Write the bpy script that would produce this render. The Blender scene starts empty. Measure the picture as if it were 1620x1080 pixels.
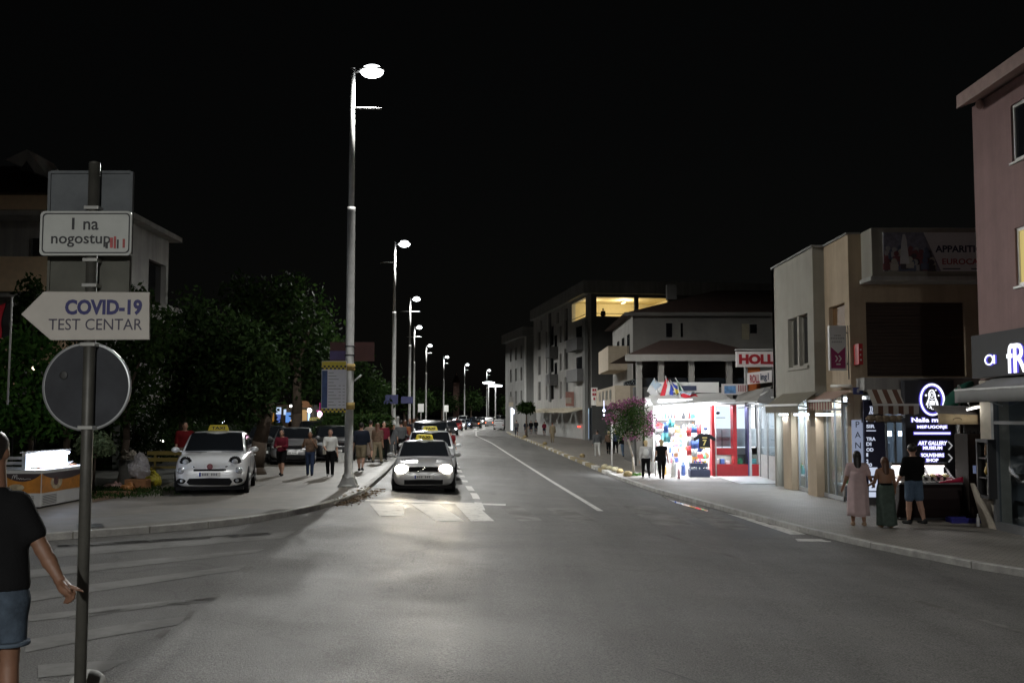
import bpy, bmesh, math, random
import numpy as np
from mathutils import Vector, Matrix

R = math.radians
random.seed(7)
RNG = np.random.default_rng(11)
SC = bpy.context.scene
COL = SC.collection

# ------------------------------------------------------------------ camera
F = 1650.0
HORIZON = 655.0
EYE = 2.17
PITCH = math.atan((HORIZON - 540) / F)
cam = bpy.data.cameras.new('camera')
cam.sensor_width = 36.0
cam.lens = F / 1620 * 36
cam.clip_start = 0.05
cam.clip_end = 4000
cam_o = bpy.data.objects.new('camera', cam)
COL.objects.link(cam_o)
cam_o.location = (0, 0, EYE)
cam_o.rotation_euler = (R(90) + PITCH, 0, 0)
SC.camera = cam_o

# ------------------------------------------------------------------ night sky
world = bpy.data.worlds.new('World')
SC.world = world
world.use_nodes = True
wn, wl = world.node_tree.nodes, world.node_tree.links
wn.clear()
sky = wn.new('ShaderNodeTexSky')
sky.sky_type = 'NISHITA'
sky.sun_disc = False
sky.sun_elevation = R(3)
sky.sun_rotation = R(200)
hsv = wn.new('ShaderNodeHueSaturation')
hsv.inputs['Saturation'].default_value = 0.25
bg = wn.new('ShaderNodeBackground')
bg.inputs['Strength'].default_value = 0.0009
wo = wn.new('ShaderNodeOutputWorld')
wl.new(sky.outputs[0], hsv.inputs['Color'])
wl.new(hsv.outputs[0], bg.inputs['Color'])
wl.new(bg.outputs[0], wo.inputs[0])

SC.view_settings.view_transform = 'Standard'
SC.view_settings.look = 'None'
SC.view_settings.exposure = 0.0
SC.view_settings.gamma = 1.0
SC.render.engine = 'CYCLES'
SC.cycles.use_denoising = True
SC.cycles.max_bounces = 6
SC.cycles.diffuse_bounces = 3
SC.cycles.glossy_bounces = 3
SC.cycles.transmission_bounces = 6
SC.cycles.transparent_max_bounces = 8
SC.cycles.sample_clamp_indirect = 3.0
SC.cycles.caustics_reflective = False
SC.cycles.caustics_refractive = False

# ------------------------------------------------------------------ picture <-> place
CAM = Vector((0, 0, EYE))
def ray(px, py):
    u, v = (px - 810) / F, (540 - py) / F
    return Vector((u, math.cos(PITCH) - v * math.sin(PITCH), math.sin(PITCH) + v * math.cos(PITCH)))
def P(px, py, Y):
    d = ray(px, py)
    return CAM + d * (Y / d.y)
def PXW(px, py, X):
    d = ray(px, py)
    return CAM + d * (X / d.x)

KL = [(-60, -21), (-20, 9.2), (-8.7, 17.5), (-8.2, 18.0), (-6.1, 19.7), (-4.95, 21.5), (-4.2, 24.8), (-3.97, 29.8), (-6.2, 61), (-8.1, 91),
      (-10.5, 120), (-11.6, 151), (-11, 181), (-8.7, 209), (-4.6, 236), (.8, 265), (10, 300), (45, 400), (90, 500)]
KR = [(60, -60), (26, 2), (14, 10.5), (10.6, 13.8), (8.4, 17.0), (6.75, 22.4), (5.93, 28.6), (4.55, 38.7), (3.6, 60), (1.75, 101), (-.9, 147),
      (-.6, 181), (1.6, 209), (5.6, 236), (11, 265), (20, 300), (55, 400), (100, 500)]
KLa, KRa = np.array(KL, float), np.array(KR, float)
def XL(Y): return float(np.interp(Y, KLa[:, 1], KLa[:, 0]))
def XR(Y): return float(np.interp(Y, KRa[:, 1], KRa[:, 0]))
def gnd(X, Y):
    a = XL(Y) if Y > 29.8 else -3.97
    b = XR(Y) if Y > 17 else 8.4
    s = min(1.0, max(0.0, (X - a) / (b - a)))
    return -0.5 * s
PAVE_L, PAVE_R = 0.12, -0.38
def top(X, Y):
    if X < XL(Y) and Y > -20: return PAVE_L
    if X > XR(Y): return PAVE_R
    if Y < 7.9 and -12 < X < -2.2: return 0.12
    return gnd(X, Y)
def G(px, py, road=False):
    z = 0.0
    d = ray(px, py)
    for _ in range(25):
        t = (z - EYE) / d.z
        p = CAM + d * t
        z = 0.5 * z + 0.5 * (gnd(p.x, p.y) if road else top(p.x, p.y))
    return Vector((p.x, p.y, z))

# ------------------------------------------------------------------ materials
MATS = {}
def mat(name, color, rough=0.6, metal=0.0, var=0.12, scale=4.0, bump=0.0, coat=0.0, spec=0.5, dirt=None, streak=0.0):
    if name in MATS: return MATS[name]
    m = bpy.data.materials.new(name)
    m.use_nodes = True
    nt = m.node_tree
    b = nt.nodes['Principled BSDF']
    b.inputs['Roughness'].default_value = rough
    b.inputs['Metallic'].default_value = metal
    b.inputs['Specular IOR Level'].default_value = spec
    if coat:
        b.inputs['Coat Weight'].default_value = coat
        b.inputs['Coat Roughness'].default_value = 0.16
    c = (*color, 1)
    if var > 0:
        tc = nt.nodes.new('ShaderNodeTexCoord')
        nz = nt.nodes.new('ShaderNodeTexNoise')
        nz.inputs['Scale'].default_value = scale
        nz.inputs['Detail'].default_value = 6
        nz.inputs['Roughness'].default_value = 0.65
        rp = nt.nodes.new('ShaderNodeValToRGB')
        rp.color_ramp.elements[0].position = 0.3
        rp.color_ramp.elements[1].position = 0.7
        lo = dirt if dirt else tuple(x * (1 - var) for x in color)
        rp.color_ramp.elements[0].color = (*lo, 1)
        rp.color_ramp.elements[1].color = (*[min(1, x * (1 + var)) for x in color], 1)
        nt.links.new(tc.outputs['Object'], nz.inputs['Vector'])
        nt.links.new(nz.outputs['Fac'], rp.inputs['Fac'])
        if streak:        # rain streaks and grime running down the wall
            mp = nt.nodes.new('ShaderNodeMapping'); mp.inputs['Scale'].default_value = (2.2, 2.2, .12)
            n3 = nt.nodes.new('ShaderNodeTexNoise'); n3.inputs['Scale'].default_value = 1.0; n3.inputs['Detail'].default_value = 9; n3.inputs['Roughness'].default_value = .7
            m3 = nt.nodes.new('ShaderNodeMapRange')
            for i, v in zip(('From Min', 'From Max', 'To Min', 'To Max'), (.35, .62, 1 - streak, 1.0)): m3.inputs[i].default_value = v
            ml = nt.nodes.new('ShaderNodeMixRGB'); ml.blend_type = 'MULTIPLY'; ml.inputs[0].default_value = 1
            nt.links.new(tc.outputs['Object'], mp.inputs[0]); nt.links.new(mp.outputs[0], n3.inputs['Vector']); nt.links.new(n3.outputs['Fac'], m3.inputs['Value'])
            nt.links.new(rp.outputs['Color'], ml.inputs[1]); nt.links.new(m3.outputs[0], ml.inputs[2]); nt.links.new(ml.outputs[0], b.inputs['Base Color'])
        else: nt.links.new(rp.outputs['Color'], b.inputs['Base Color'])
        if bump:
            bp = nt.nodes.new('ShaderNodeBump')
            bp.inputs['Strength'].default_value = bump
            bp.inputs['Distance'].default_value = 0.02
            n2 = nt.nodes.new('ShaderNodeTexNoise')
            n2.inputs['Scale'].default_value = scale * 9
            n2.inputs['Detail'].default_value = 4
            nt.links.new(tc.outputs['Object'], n2.inputs['Vector'])
            nt.links.new(n2.outputs['Fac'], bp.inputs['Height'])
            nt.links.new(bp.outputs['Normal'], b.inputs['Normal'])
    else:
        b.inputs['Base Color'].default_value = c
    MATS[name] = m
    return m

def emis(name, color, strength, sample=False):
    if name in MATS: return MATS[name]
    m = bpy.data.materials.new(name)
    m.use_nodes = True
    nt = m.node_tree
    nt.nodes.clear()
    e = nt.nodes.new('ShaderNodeEmission')
    e.inputs[0].default_value = (*color, 1)
    e.inputs[1].default_value = strength
    o = nt.nodes.new('ShaderNodeOutputMaterial')
    nt.links.new(e.outputs[0], o.inputs[0])
    m.cycles.emission_sampling = 'AUTO' if sample else 'NONE'
    MATS[name] = m
    return m

def glass_mat(name, tint=(0.8, 0.85, 0.88), alpha=0.25, rough=0.04):
    if name in MATS: return MATS[name]
    m = bpy.data.materials.new(name)
    m.use_nodes = True
    nt = m.node_tree
    nt.nodes.clear()
    t = nt.nodes.new('ShaderNodeBsdfTransparent')
    t.inputs[0].default_value = (*tint, 1)
    g = nt.nodes.new('ShaderNodeBsdfGlossy')
    g.inputs['Roughness'].default_value = rough
    lw = nt.nodes.new('ShaderNodeLayerWeight')
    lw.inputs['Blend'].default_value = 0.5
    pw = nt.nodes.new('ShaderNodeMath'); pw.operation = 'POWER'; pw.inputs[1].default_value = 5
    ma = nt.nodes.new('ShaderNodeMath'); ma.operation = 'MULTIPLY_ADD'; ma.inputs[1].default_value = .7; ma.inputs[2].default_value = .03
    mx = nt.nodes.new('ShaderNodeMixShader')
    o = nt.nodes.new('ShaderNodeOutputMaterial')
    nt.links.new(lw.outputs['Facing'], pw.inputs[0])
    nt.links.new(pw.outputs[0], ma.inputs[0])
    nt.links.new(ma.outputs[0], mx.inputs[0])
    nt.links.new(t.outputs[0], mx.inputs[1])
    nt.links.new(g.outputs[0], mx.inputs[2])
    nt.links.new(mx.outputs[0], o.inputs[0])
    MATS[name] = m
    return m

def paint_worn(name, paint, under, thr=0.45, scale=3.0):
    m = mat(name, paint, 0.72, var=0.1, scale=scale, spec=.1)
    rp = [n for n in m.node_tree.nodes if n.type == 'VALTORGB'][0]
    rp.color_ramp.elements[0].color = (*under, 1)
    rp.color_ramp.elements[0].position = thr - 0.09
    rp.color_ramp.elements[1].position = thr + 0.12
    nz = [n for n in m.node_tree.nodes if n.type == 'TEX_NOISE'][0]
    nz.inputs['Detail'].default_value = 10
    nz.inputs['Roughness'].default_value = 0.75
    return m

def leaf_mat(name, a, b, rough=0.5):
    if name in MATS: return MATS[name]
    m = bpy.data.materials.new(name)
    m.use_nodes = True
    nt = m.node_tree
    bs = nt.nodes['Principled BSDF']
    bs.inputs['Roughness'].default_value = .75
    bs.inputs['Specular IOR Level'].default_value = .12
    ge = nt.nodes.new('ShaderNodeNewGeometry')
    rp = nt.nodes.new('ShaderNodeValToRGB')
    rp.color_ramp.elements[0].color = (*a, 1)
    rp.color_ramp.elements[1].color = (*b, 1)
    nt.links.new(ge.outputs['Random Per Island'], rp.inputs['Fac'])
    nt.links.new(rp.outputs['Color'], bs.inputs['Base Color'])
    tr = nt.nodes.new('ShaderNodeBsdfTranslucent')
    nt.links.new(rp.outputs['Color'], tr.inputs['Color'])
    mx = nt.nodes.new('ShaderNodeMixShader')
    mx.inputs[0].default_value = 0.3
    out = nt.nodes['Material Output']
    nt.links.new(bs.outputs[0], mx.inputs[1])
    nt.links.new(tr.outputs[0], mx.inputs[2])
    nt.links.new(mx.outputs[0], out.inputs[0])
    MATS[name] = m
    return m

def brick_mat(name, c1, c2, mortar, bw, bh, rough=0.7, msize=0.012, bump=0.4, rot=0.0, patch=0.25):
    if name in MATS: return MATS[name]
    m = bpy.data.materials.new(name)
    m.use_nodes = True
    nt = m.node_tree
    b = nt.nodes['Principled BSDF']
    b.inputs['Roughness'].default_value = rough
    tc = nt.nodes.new('ShaderNodeTexCoord')
    mp = nt.nodes.new('ShaderNodeMapping')
    mp.inputs['Rotation'].default_value = (0, 0, rot)
    br = nt.nodes.new('ShaderNodeTexBrick')
    br.inputs['Color1'].default_value = (*c1, 1)
    br.inputs['Color2'].default_value = (*c2, 1)
    br.inputs['Mortar'].default_value = (*mortar, 1)
    br.inputs['Scale'].default_value = 1.0
    br.inputs['Mortar Size'].default_value = msize
    br.inputs['Brick Width'].default_value = bw
    br.inputs['Row Height'].default_value = bh
    nz = nt.nodes.new('ShaderNodeTexNoise')
    nz.inputs['Scale'].default_value = 0.5
    nz.inputs['Detail'].default_value = 8
    nz.inputs['Roughness'].default_value = 0.7
    mr = nt.nodes.new('ShaderNodeMapRange')
    mr.inputs['From Min'].default_value = 0.3
    mr.inputs['From Max'].default_value = 0.7
    mr.inputs['To Min'].default_value = 1 - patch
    mr.inputs['To Max'].default_value = 1 + patch
    mul = nt.nodes.new('ShaderNodeMixRGB')
    mul.blend_type = 'MULTIPLY'
    mul.inputs[0].default_value = 1
    nt.links.new(tc.outputs['Object'], mp.inputs[0])
    nt.links.new(mp.outputs[0], br.inputs['Vector'])
    nt.links.new(tc.outputs['Object'], nz.inputs['Vector'])
    nt.links.new(nz.outputs['Fac'], mr.inputs['Value'])
    nt.links.new(br.outputs['Color'], mul.inputs[1])
    nt.links.new(mr.outputs[0], mul.inputs[2])
    nt.links.new(mul.outputs[0], b.inputs['Base Color'])
    bp = nt.nodes.new('ShaderNodeBump')
    bp.inputs['Strength'].default_value = bump
    bp.inputs['Distance'].default_value = 0.01
    bp.invert = True
    nt.links.new(br.outputs['Fac'], bp.inputs['Height'])
    nt.links.new(bp.outputs['Normal'], b.inputs['Normal'])
    MATS[name] = m
    return m

# ------------------------------------------------------------------ scene tree helpers
WL = {}          # where a thing's local origin stands when its shapes are given in world metres
def tag(o, label=None, cat=None, group=None, kind=None):
    if label: o['label'] = label
    if cat: o['category'] = cat
    if group: o['group'] = group
    if kind: o['kind'] = kind
    return o
def empty(name, loc=(0, 0, 0), rz=0.0, world=True):
    o = bpy.data.objects.new(name, None)
    o.empty_display_size = 0.2
    COL.objects.link(o)
    o.location = loc
    o.rotation_euler = (0, 0, rz)
    WL[o] = Vector(loc) if world else Vector((0, 0, 0))
    return o
def link_mesh(name, me, m, parent=None):
    o = bpy.data.objects.new(name, me)
    COL.objects.link(o)
    for x in (m if isinstance(m, (list, tuple)) else [m]):
        me.materials.append(x)
    if parent is not None:
        o.parent = parent
        WL[o] = WL[parent]
    else:
        WL[o] = Vector((0, 0, 0))
    return o
def copy_tree(o, parent=None):
    c = o.copy()
    COL.objects.link(c)
    if parent is not None: c.parent = parent
    for ch in list(o.children): copy_tree(ch, c)
    return c

class MB:
    def __init__(s):
        s.v, s.f, s.mi, s.sm = [], [], [], []
        s.cur = 0
    def face(s, idx, smooth=False):
        s.f.append(tuple(idx)); s.mi.append(s.cur); s.sm.append(smooth)
    def add(s, pts):
        n = len(s.v)
        s.v.extend([tuple(p) for p in pts])
        return n
    def poly(s, pts):
        n = s.add(pts); s.face(range(n, n + len(pts))); return s
    def box(s, x0, x1, y0, y1, z0, z1):
        if x0 > x1: x0, x1 = x1, x0
        if y0 > y1: y0, y1 = y1, y0
        if z0 > z1: z0, z1 = z1, z0
        n = s.add([(x0, y0, z0), (x1, y0, z0), (x1, y1, z0), (x0, y1, z0), (x0, y0, z1), (x1, y0, z1), (x1, y1, z1), (x0, y1, z1)])
        for q in ((0, 3, 2, 1), (4, 5, 6, 7), (0, 1, 5, 4), (1, 2, 6, 5), (2, 3, 7, 6), (3, 0, 4, 7)):
            s.face([n + i for i in q])
        return s
    def hexa(s, b, t):            # 4 bottom points, 4 top points (counter-clockwise from above)
        n = s.add(list(b) + list(t))
        for q in ((0, 3, 2, 1), (4, 5, 6, 7), (0, 1, 5, 4), (1, 2, 6, 5), (2, 3, 7, 6), (3, 0, 4, 7)):
            s.face([n + i for i in q])
        return s
    def tube(s, a, b, r0, r1=None, n=10, smooth=True, caps=True):
        r1 = r0 if r1 is None else r1
        a, b = Vector(a), Vector(b)
        d = (b - a).normalized()
        u = d.orthogonal().normalized(); w = d.cross(u)
        k = s.add([a + (u * math.cos(2 * math.pi * i / n) + w * math.sin(2 * math.pi * i / n)) * r0 for i in range(n)])
        s.add([b + (u * math.cos(2 * math.pi * i / n) + w * math.sin(2 * math.pi * i / n)) * r1 for i in range(n)])
        for i in range(n):
            j = (i + 1) % n
            s.face((k + i, k + j, k + n + j, k + n + i), smooth)
        if caps:
            s.face([k + n - 1 - i for i in range(n)]); s.face([k + n + i for i in range(n)])
        return s
    def path(s, pts, r, n=8):
        for a, b in zip(pts[:-1], pts[1:]): s.tube(a, b, r, n=n)
        return s
    def lathe(s, prof, c=(0, 0, 0), axis='z', n=20, smooth=True, caps=True):
        rings = []
        for r, h in prof:
            ring = []
            for i in range(n):
                t = 2 * math.pi * i / n
                x, y = r * math.cos(t), r * math.sin(t)
                p = {'z': (x, y, h), 'x': (h, x, y), 'y': (x, h, -y)}[axis]
                ring.append((p[0] + c[0], p[1] + c[1], p[2] + c[2]))
            rings.append(s.add(ring))
        for a, b in zip(rings[:-1], rings[1:]):
            for i in range(n):
                j = (i + 1) % n
                s.face((a + i, a + j, b + j, b + i), smooth)
        if caps: s.face([rings[0] + n - 1 - i for i in range(n)]); s.face([rings[-1] + i for i in range(n)])
        return s
    def ball(s, c, r, nu=12, nv=8, rot=None):
        rx, ry, rz = (r, r, r) if not isinstance(r, (tuple, list)) else r
        c = Vector(c)
        def pt(x, y, z):
            p = Vector((x * rx, y * ry, z * rz))
            return c + (rot @ p if rot else p)
        t = s.add([pt(0, 0, 1)]); rings = []
        for j in range(1, nv):
            a = math.pi * j / nv
            rings.append(s.add([pt(math.sin(a) * math.cos(2 * math.pi * i / nu), math.sin(a) * math.sin(2 * math.pi * i / nu), math.cos(a)) for i in range(nu)]))
        bt = s.add([pt(0, 0, -1)])
        for i in range(nu):
            j = (i + 1) % nu
            s.face((t, rings[0] + i, rings[0] + j), True)
            for a, b in zip(rings[:-1], rings[1:]): s.face((a + i, b + i, b + j, a + j), True)
            s.face((rings[-1] + i, bt, rings[-1] + j), True)
        return s
    def prism(s, pts, off):       # flat polygon pushed along a vector
        off = Vector(off); n = len(pts)
        k = s.add(pts); s.add([Vector(p) + off for p in pts])
        s.face(range(k, k + n)); s.face([k + 2 * n - 1 - i for i in range(n)])
        for i in range(n):
            j = (i + 1) % n
            s.face((k + j, k + i, k + n + i, k + n + j))
        return s
    def loft(s, rings, smooth=True, caps=True):
        n = len(rings[0]); ks = [s.add(r) for r in rings]
        for a, b in zip(ks[:-1], ks[1:]):
            for i in range(n):
                j = (i + 1) % n
                s.face((a + i, a + j, b + j, b + i), smooth)
        if caps:
            s.face([ks[0] + n - 1 - i for i in range(n)]); s.face([ks[-1] + i for i in range(n)])
        return s
    def patch(s, fn, nu, nv, smooth=True):
        k = s.add([fn(i / nu, j / nv) for j in range(nv + 1) for i in range(nu + 1)])
        for j in range(nv):
            for i in range(nu):
                a = k + j * (nu + 1) + i
                s.face((a, a + 1, a + nu + 2, a + nu + 1), smooth)
        return s
    def build(s, name, m, parent=None, bevel=0.0, seg=2, thick=0.0, origin=True, fix=True, sharp=None):
        me = bpy.data.meshes.new(name)
        off = WL[parent] if parent is not None else Vector((0, 0, 0))
        vs = [Vector(p) - off for p in s.v]
        base = None
        if parent is None and origin:
            a = np.array(s.v, float)
            base = Vector(((a[:, 0].min() + a[:, 0].max()) / 2, (a[:, 1].min() + a[:, 1].max()) / 2, a[:, 2].min()))
            vs = [p - base for p in vs]
        me.from_pydata(vs, [], s.f)
        me.polygons.foreach_set('material_index', s.mi)
        me.polygons.foreach_set('use_smooth', s.sm)
        if bevel or thick or fix:
            bm = bmesh.new(); bm.from_mesh(me)
            if thick:
                bmesh.ops.solidify(bm, geom=bm.faces[:], thickness=thick)
            if fix: bmesh.ops.recalc_face_normals(bm, faces=bm.faces)
            if bevel:
                es = [e for e in bm.edges if len(e.link_faces) == 2 and e.calc_face_angle(0) > R(35)]
                bmesh.ops.bevel(bm, geom=es, offset=bevel, segments=seg, profile=0.5, affect='EDGES', clamp_overlap=True)
            bm.to_mesh(me); bm.free()
        if sharp is not None: me.set_sharp_from_angle(angle=R(sharp))
        me.update()
        o = link_mesh(name, me, m, parent)
        if base is not None:
            o.location = base
            WL[o] = base.copy()
        return o
def box_part(name, m, parent, x0, x1, y0, y1, z0, z1, bevel=0.0):
    return MB().box(x0, x1, y0, y1, z0, z1).build(name, m, parent, bevel=bevel)

def text(name, body, m, parent, loc, face='-y', width=None, height=None, depth=0.01, bold=0.0, align='CENTER', shear=0.0, narrow=None):
    cu = bpy.data.curves.new(name, 'FONT')
    cu.body = body
    cu.extrude = 0.5
    cu.offset = bold
    cu.shear = shear
    cu.align_x = 'CENTER'
    cu.resolution_u = 3
    o = bpy.data.objects.new(name + '_tmp', cu)
    COL.objects.link(o)
    me = bpy.data.meshes.new_from_object(o.evaluated_get(bpy.context.evaluated_depsgraph_get()))
    bpy.data.objects.remove(o)
    bpy.data.curves.remove(cu)
    n = len(me.vertices)
    co = np.empty(n * 3, np.float32); me.vertices.foreach_get('co', co); co = co.reshape(-1, 3)
    lo, hi = co.min(0), co.max(0)
    w, h = max(hi[0] - lo[0], 1e-6), max(hi[1] - lo[1], 1e-6)
    if width and height: sx, sy = width / w, height / h
    elif width: sx = sy = width / w
    else: sx = sy = height / h
    if narrow: sx *= narrow
    x = (co[:, 0] - (lo[0] + hi[0]) / 2) * sx
    if align == 'LEFT': x = (co[:, 0] - lo[0]) * sx
    y = (co[:, 1] - (lo[1] + hi[1]) / 2) * sy
    z = co[:, 2] * depth
    L = Vector(loc) - WL[parent]
    if face == '-y': q = np.stack([x + L.x, -z + L.y, y + L.z], 1)
    elif face == '+y': q = np.stack([-x + L.x, z + L.y, y + L.z], 1)
    elif face == '-x': q = np.stack([-z + L.x, -x + L.y, y + L.z], 1)
    elif face == '+x': q = np.stack([z + L.x, x + L.y, y + L.z], 1)
    me.vertices.foreach_set('co', q.astype(np.float32).ravel())
    me.update()
    me.name = name
    me.materials.clear()
    return link_mesh(name, me, m, parent)

def lamp_light(name, kind, parent, loc, energy, color=(1, 1, 1), size=0.3, angle=160, rot=(0, 0, 0), size_y=None, blend=0.4, wings=0, flip=False, spread=180):
    l = bpy.data.lights.new(name, kind)
    l.energy = energy
    l.color = color
    if kind == 'SPOT':
        l.spot_size = R(angle); l.spot_blend = blend; l.shadow_soft_size = size
    elif kind == 'AREA':
        l.size = size
        l.spread = R(spread)
        if size_y: l.shape = 'RECTANGLE'; l.size_y = size_y
    else:
        l.shadow_soft_size = size
    if wings:          # street optics: the beam is strongest well out to the sides
        l.use_nodes = True
        nt = l.node_tree
        em = nt.nodes['Emission']
        ge = nt.nodes.new('ShaderNodeNewGeometry')
        sx = nt.nodes.new('ShaderNodeSeparateXYZ')
        ab = nt.nodes.new('ShaderNodeMath'); ab.operation = 'ABSOLUTE'
        mr = nt.nodes.new('ShaderNodeFloatCurve')
        cz_ = mr.mapping.curves[0]
        cz_.points[0].location = (0, .02); cz_.points[1].location = (1, 0)
        for q in ((.16, .12), (.3, .8), (.45, 1.0), (.62, .6)): cz_.points.new(*q)
        mr.mapping.update()
        wg = nt.nodes.new('ShaderNodeMath'); wg.operation = 'MULTIPLY'; wg.inputs[1].default_value = wings
        nt.links.new(ge.outputs['Incoming'], sx.inputs[0])
        nt.links.new(sx.outputs['Z'], ab.inputs[0])
        nt.links.new(ab.outputs[0], mr.inputs['Value'])
        yy = nt.nodes.new('ShaderNodeMath'); yy.operation = 'MULTIPLY'
        gain = nt.nodes.new('ShaderNodeMath'); gain.operation = 'MULTIPLY_ADD'; gain.inputs[2].default_value = 1.0
        nt.links.new(sx.outputs['Y'], yy.inputs[0]); nt.links.new(sx.outputs['Y'], yy.inputs[1])
        nt.links.new(yy.outputs[0], gain.inputs[0]); nt.links.new(mr.outputs[0], wg.inputs[0]); nt.links.new(wg.outputs[0], gain.inputs[1])
        # little light goes back to the houses behind the pole, less across the street than along it
        mx = nt.nodes.new('ShaderNodeMapRange')
        cu_ = nt.nodes.new('ShaderNodeFloatCurve')
        for i, v in zip(('From Min', 'From Max', 'To Min', 'To Max'), (-1.0, 1.0, 0.0, 1.0)): mx.inputs[i].default_value = v
        cv = cu_.mapping.curves[0]
        pts = [(0, .05), (.2, .24), (.34, .78), (.5, .98), (.64, 1.45), (.8, 1.25), (1, .75)]
        if flip: pts = [(1 - a, b) for a, b in pts][::-1]
        cv.points[0].location = pts[0]; cv.points[1].location = pts[-1]
        for q in pts[1:-1]: cv.points.new(*q)
        cu_.mapping.update()
        fin = nt.nodes.new('ShaderNodeMath'); fin.operation = 'MULTIPLY'
        nt.links.new(sx.outputs['X'], mx.inputs['Value']); nt.links.new(mx.outputs[0], cu_.inputs['Value'])
        nt.links.new(gain.outputs[0], fin.inputs[0]); nt.links.new(cu_.outputs[0], fin.inputs[1])
        nt.links.new(fin.outputs[0], em.inputs['Strength'])
    o = bpy.data.objects.new(name, l)
    COL.objects.link(o)
    o.parent = parent
    o.location = Vector(loc) - WL[parent]
    o.rotation_euler = rot
    return o

# ---- smooth blended bodies: a distance field meshed with surface nets
def field(prims, X, Y, Z, k):
    d = None
    for p in prims:
        if p[0] == 'c':
            _, a, b, ra, rb, sq = (p + ((1, 1, 1),))[:6]
            a = np.array(a, float) / sq; b = np.array(b, float) / sq
            px, py, pz = X / sq[0] - a[0], Y / sq[1] - a[1], Z / sq[2] - a[2]
            ba = b - a
            t = np.clip((px * ba[0] + py * ba[1] + pz * ba[2]) / max(ba.dot(ba), 1e-9), 0, 1)
            e = (np.sqrt((px - t * ba[0]) ** 2 + (py - t * ba[1]) ** 2 + (pz - t * ba[2]) ** 2) - (ra + (rb - ra) * t)) * min(sq)
        else:
            _, c, r = p[:3]
            e = (np.sqrt(((X - c[0]) / r[0]) ** 2 + ((Y - c[1]) / r[1]) ** 2 + ((Z - c[2]) / r[2]) ** 2) - 1) * min(r)
        if d is None: d = e
        else:
            h = np.clip(0.5 + 0.5 * (d - e) / k, 0, 1)
            d = d * (1 - h) + e * h - k * h * (1 - h)
    return d
def blob(name, prims, m, parent, vox=0.02, k=0.02, cuts=(), crumple=None):
    lo, hi = np.full(3, 1e9), np.full(3, -1e9)
    for p in prims:
        if p[0] == 'c':
            sq = np.array((p + ((1, 1, 1),))[5])
            for q, r in ((p[1], p[3]), (p[2], p[4])):
                lo = np.minimum(lo, np.array(q) - r * sq); hi = np.maximum(hi, np.array(q) + r * sq)
        else:
            lo = np.minimum(lo, np.array(p[1]) - np.array(p[2])); hi = np.maximum(hi, np.array(p[1]) + np.array(p[2]))
    lo -= 2.5 * vox; hi += 2.5 * vox
    ax = [np.arange(lo[i], hi[i] + vox, vox) for i in range(3)]
    X, Y, Z = np.meshgrid(*ax, indexing='ij', sparse=True)
    D = field(prims, X, Y, Z, k) + 0 * (X + Y + Z)
    for pt, nrm in cuts:
        D = np.maximum(D, (X - pt[0]) * nrm[0] + (Y - pt[1]) * nrm[1] + (Z - pt[2]) * nrm[2])
    S = D < 0
    n = D.shape
    cells = np.zeros((n[0] - 1, n[1] - 1, n[2] - 1), int)
    for i in (0, 1):
        for j in (0, 1):
            for l in (0, 1):
                cells += S[i:n[0] - 1 + i, j:n[1] - 1 + j, l:n[2] - 1 + l]
    act = (cells > 0) & (cells < 8)
    idx = np.full(act.shape, -1, int)
    ci = np.argwhere(act)
    idx[act] = np.arange(len(ci))
    acc = np.zeros((len(ci), 3)); cnt = np.zeros(len(ci))
    corners = [(i, j, l) for i in (0, 1) for j in (0, 1) for l in (0, 1)]
    for a in corners:
        for ax_ in range(3):
            if a[ax_] == 1: continue
            b = list(a); b[ax_] = 1
            pa, pb = ci + a, ci + b
            da, db = D[pa[:, 0], pa[:, 1], pa[:, 2]], D[pb[:, 0], pb[:, 1], pb[:, 2]]
            cr = (da < 0) != (db < 0)
            t = np.where(cr, da / np.where(da - db == 0, 1, da - db), 0)
            pos = np.array(a, float)[None, :].repeat(len(ci), 0)
            pos[:, ax_] += t
            acc[cr] += pos[cr]; cnt[cr] += 1
    vs = lo + (ci + acc / np.maximum(cnt, 1)[:, None]) * vox
    quads = []
    for ax_ in range(3):
        sl = [slice(None)] * 3; s2 = [slice(None)] * 3
        sl[ax_] = slice(0, n[ax_] - 1); s2[ax_] = slice(1, n[ax_])
        A, B = S[tuple(sl)], S[tuple(s2)]
        e = np.argwhere(A != B)
        o1, o2 = [x for x in range(3) if x != ax_]
        e = e[(e[:, o1] > 0) & (e[:, o2] > 0) & (e[:, o1] < n[o1] - 1) & (e[:, o2] < n[o2] - 1)]
        d1 = np.zeros(3, int); d1[o1] = 1
        d2 = np.zeros(3, int); d2[o2] = 1
        g = lambda q: idx[q[:, 0], q[:, 1], q[:, 2]]
        q = np.stack([g(e - d1 - d2), g(e - d2), g(e), g(e - d1)], 1)
        ins = A[e[:, 0], e[:, 1], e[:, 2]]
        flip = ins if ax_ != 1 else ~ins
        q[~flip] = q[~flip][:, ::-1]
        quads.append(q)
    if crumple:
        from mathutils import noise as nz_
        for i_ in range(len(vs)):
            v_ = Vector(vs[i_]) * (3.2 / crumple[1])
            vs[i_] += np.array(nz_.noise_vector(v_)) * crumple[0] + np.array(nz_.noise_vector(v_ * 2.7)) * crumple[0] * .5
    q = np.concatenate(quads)
    q = q[(q >= 0).all(1)]
    me = bpy.data.meshes.new(name)
    off = np.array(WL[parent]) if parent is not None else 0
    me.from_pydata((vs - off).tolist(), [], q.tolist())
    me.polygons.foreach_set('use_smooth', [True] * len(me.polygons))
    me.update()
    return link_mesh(name, me, m, parent)

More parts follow.
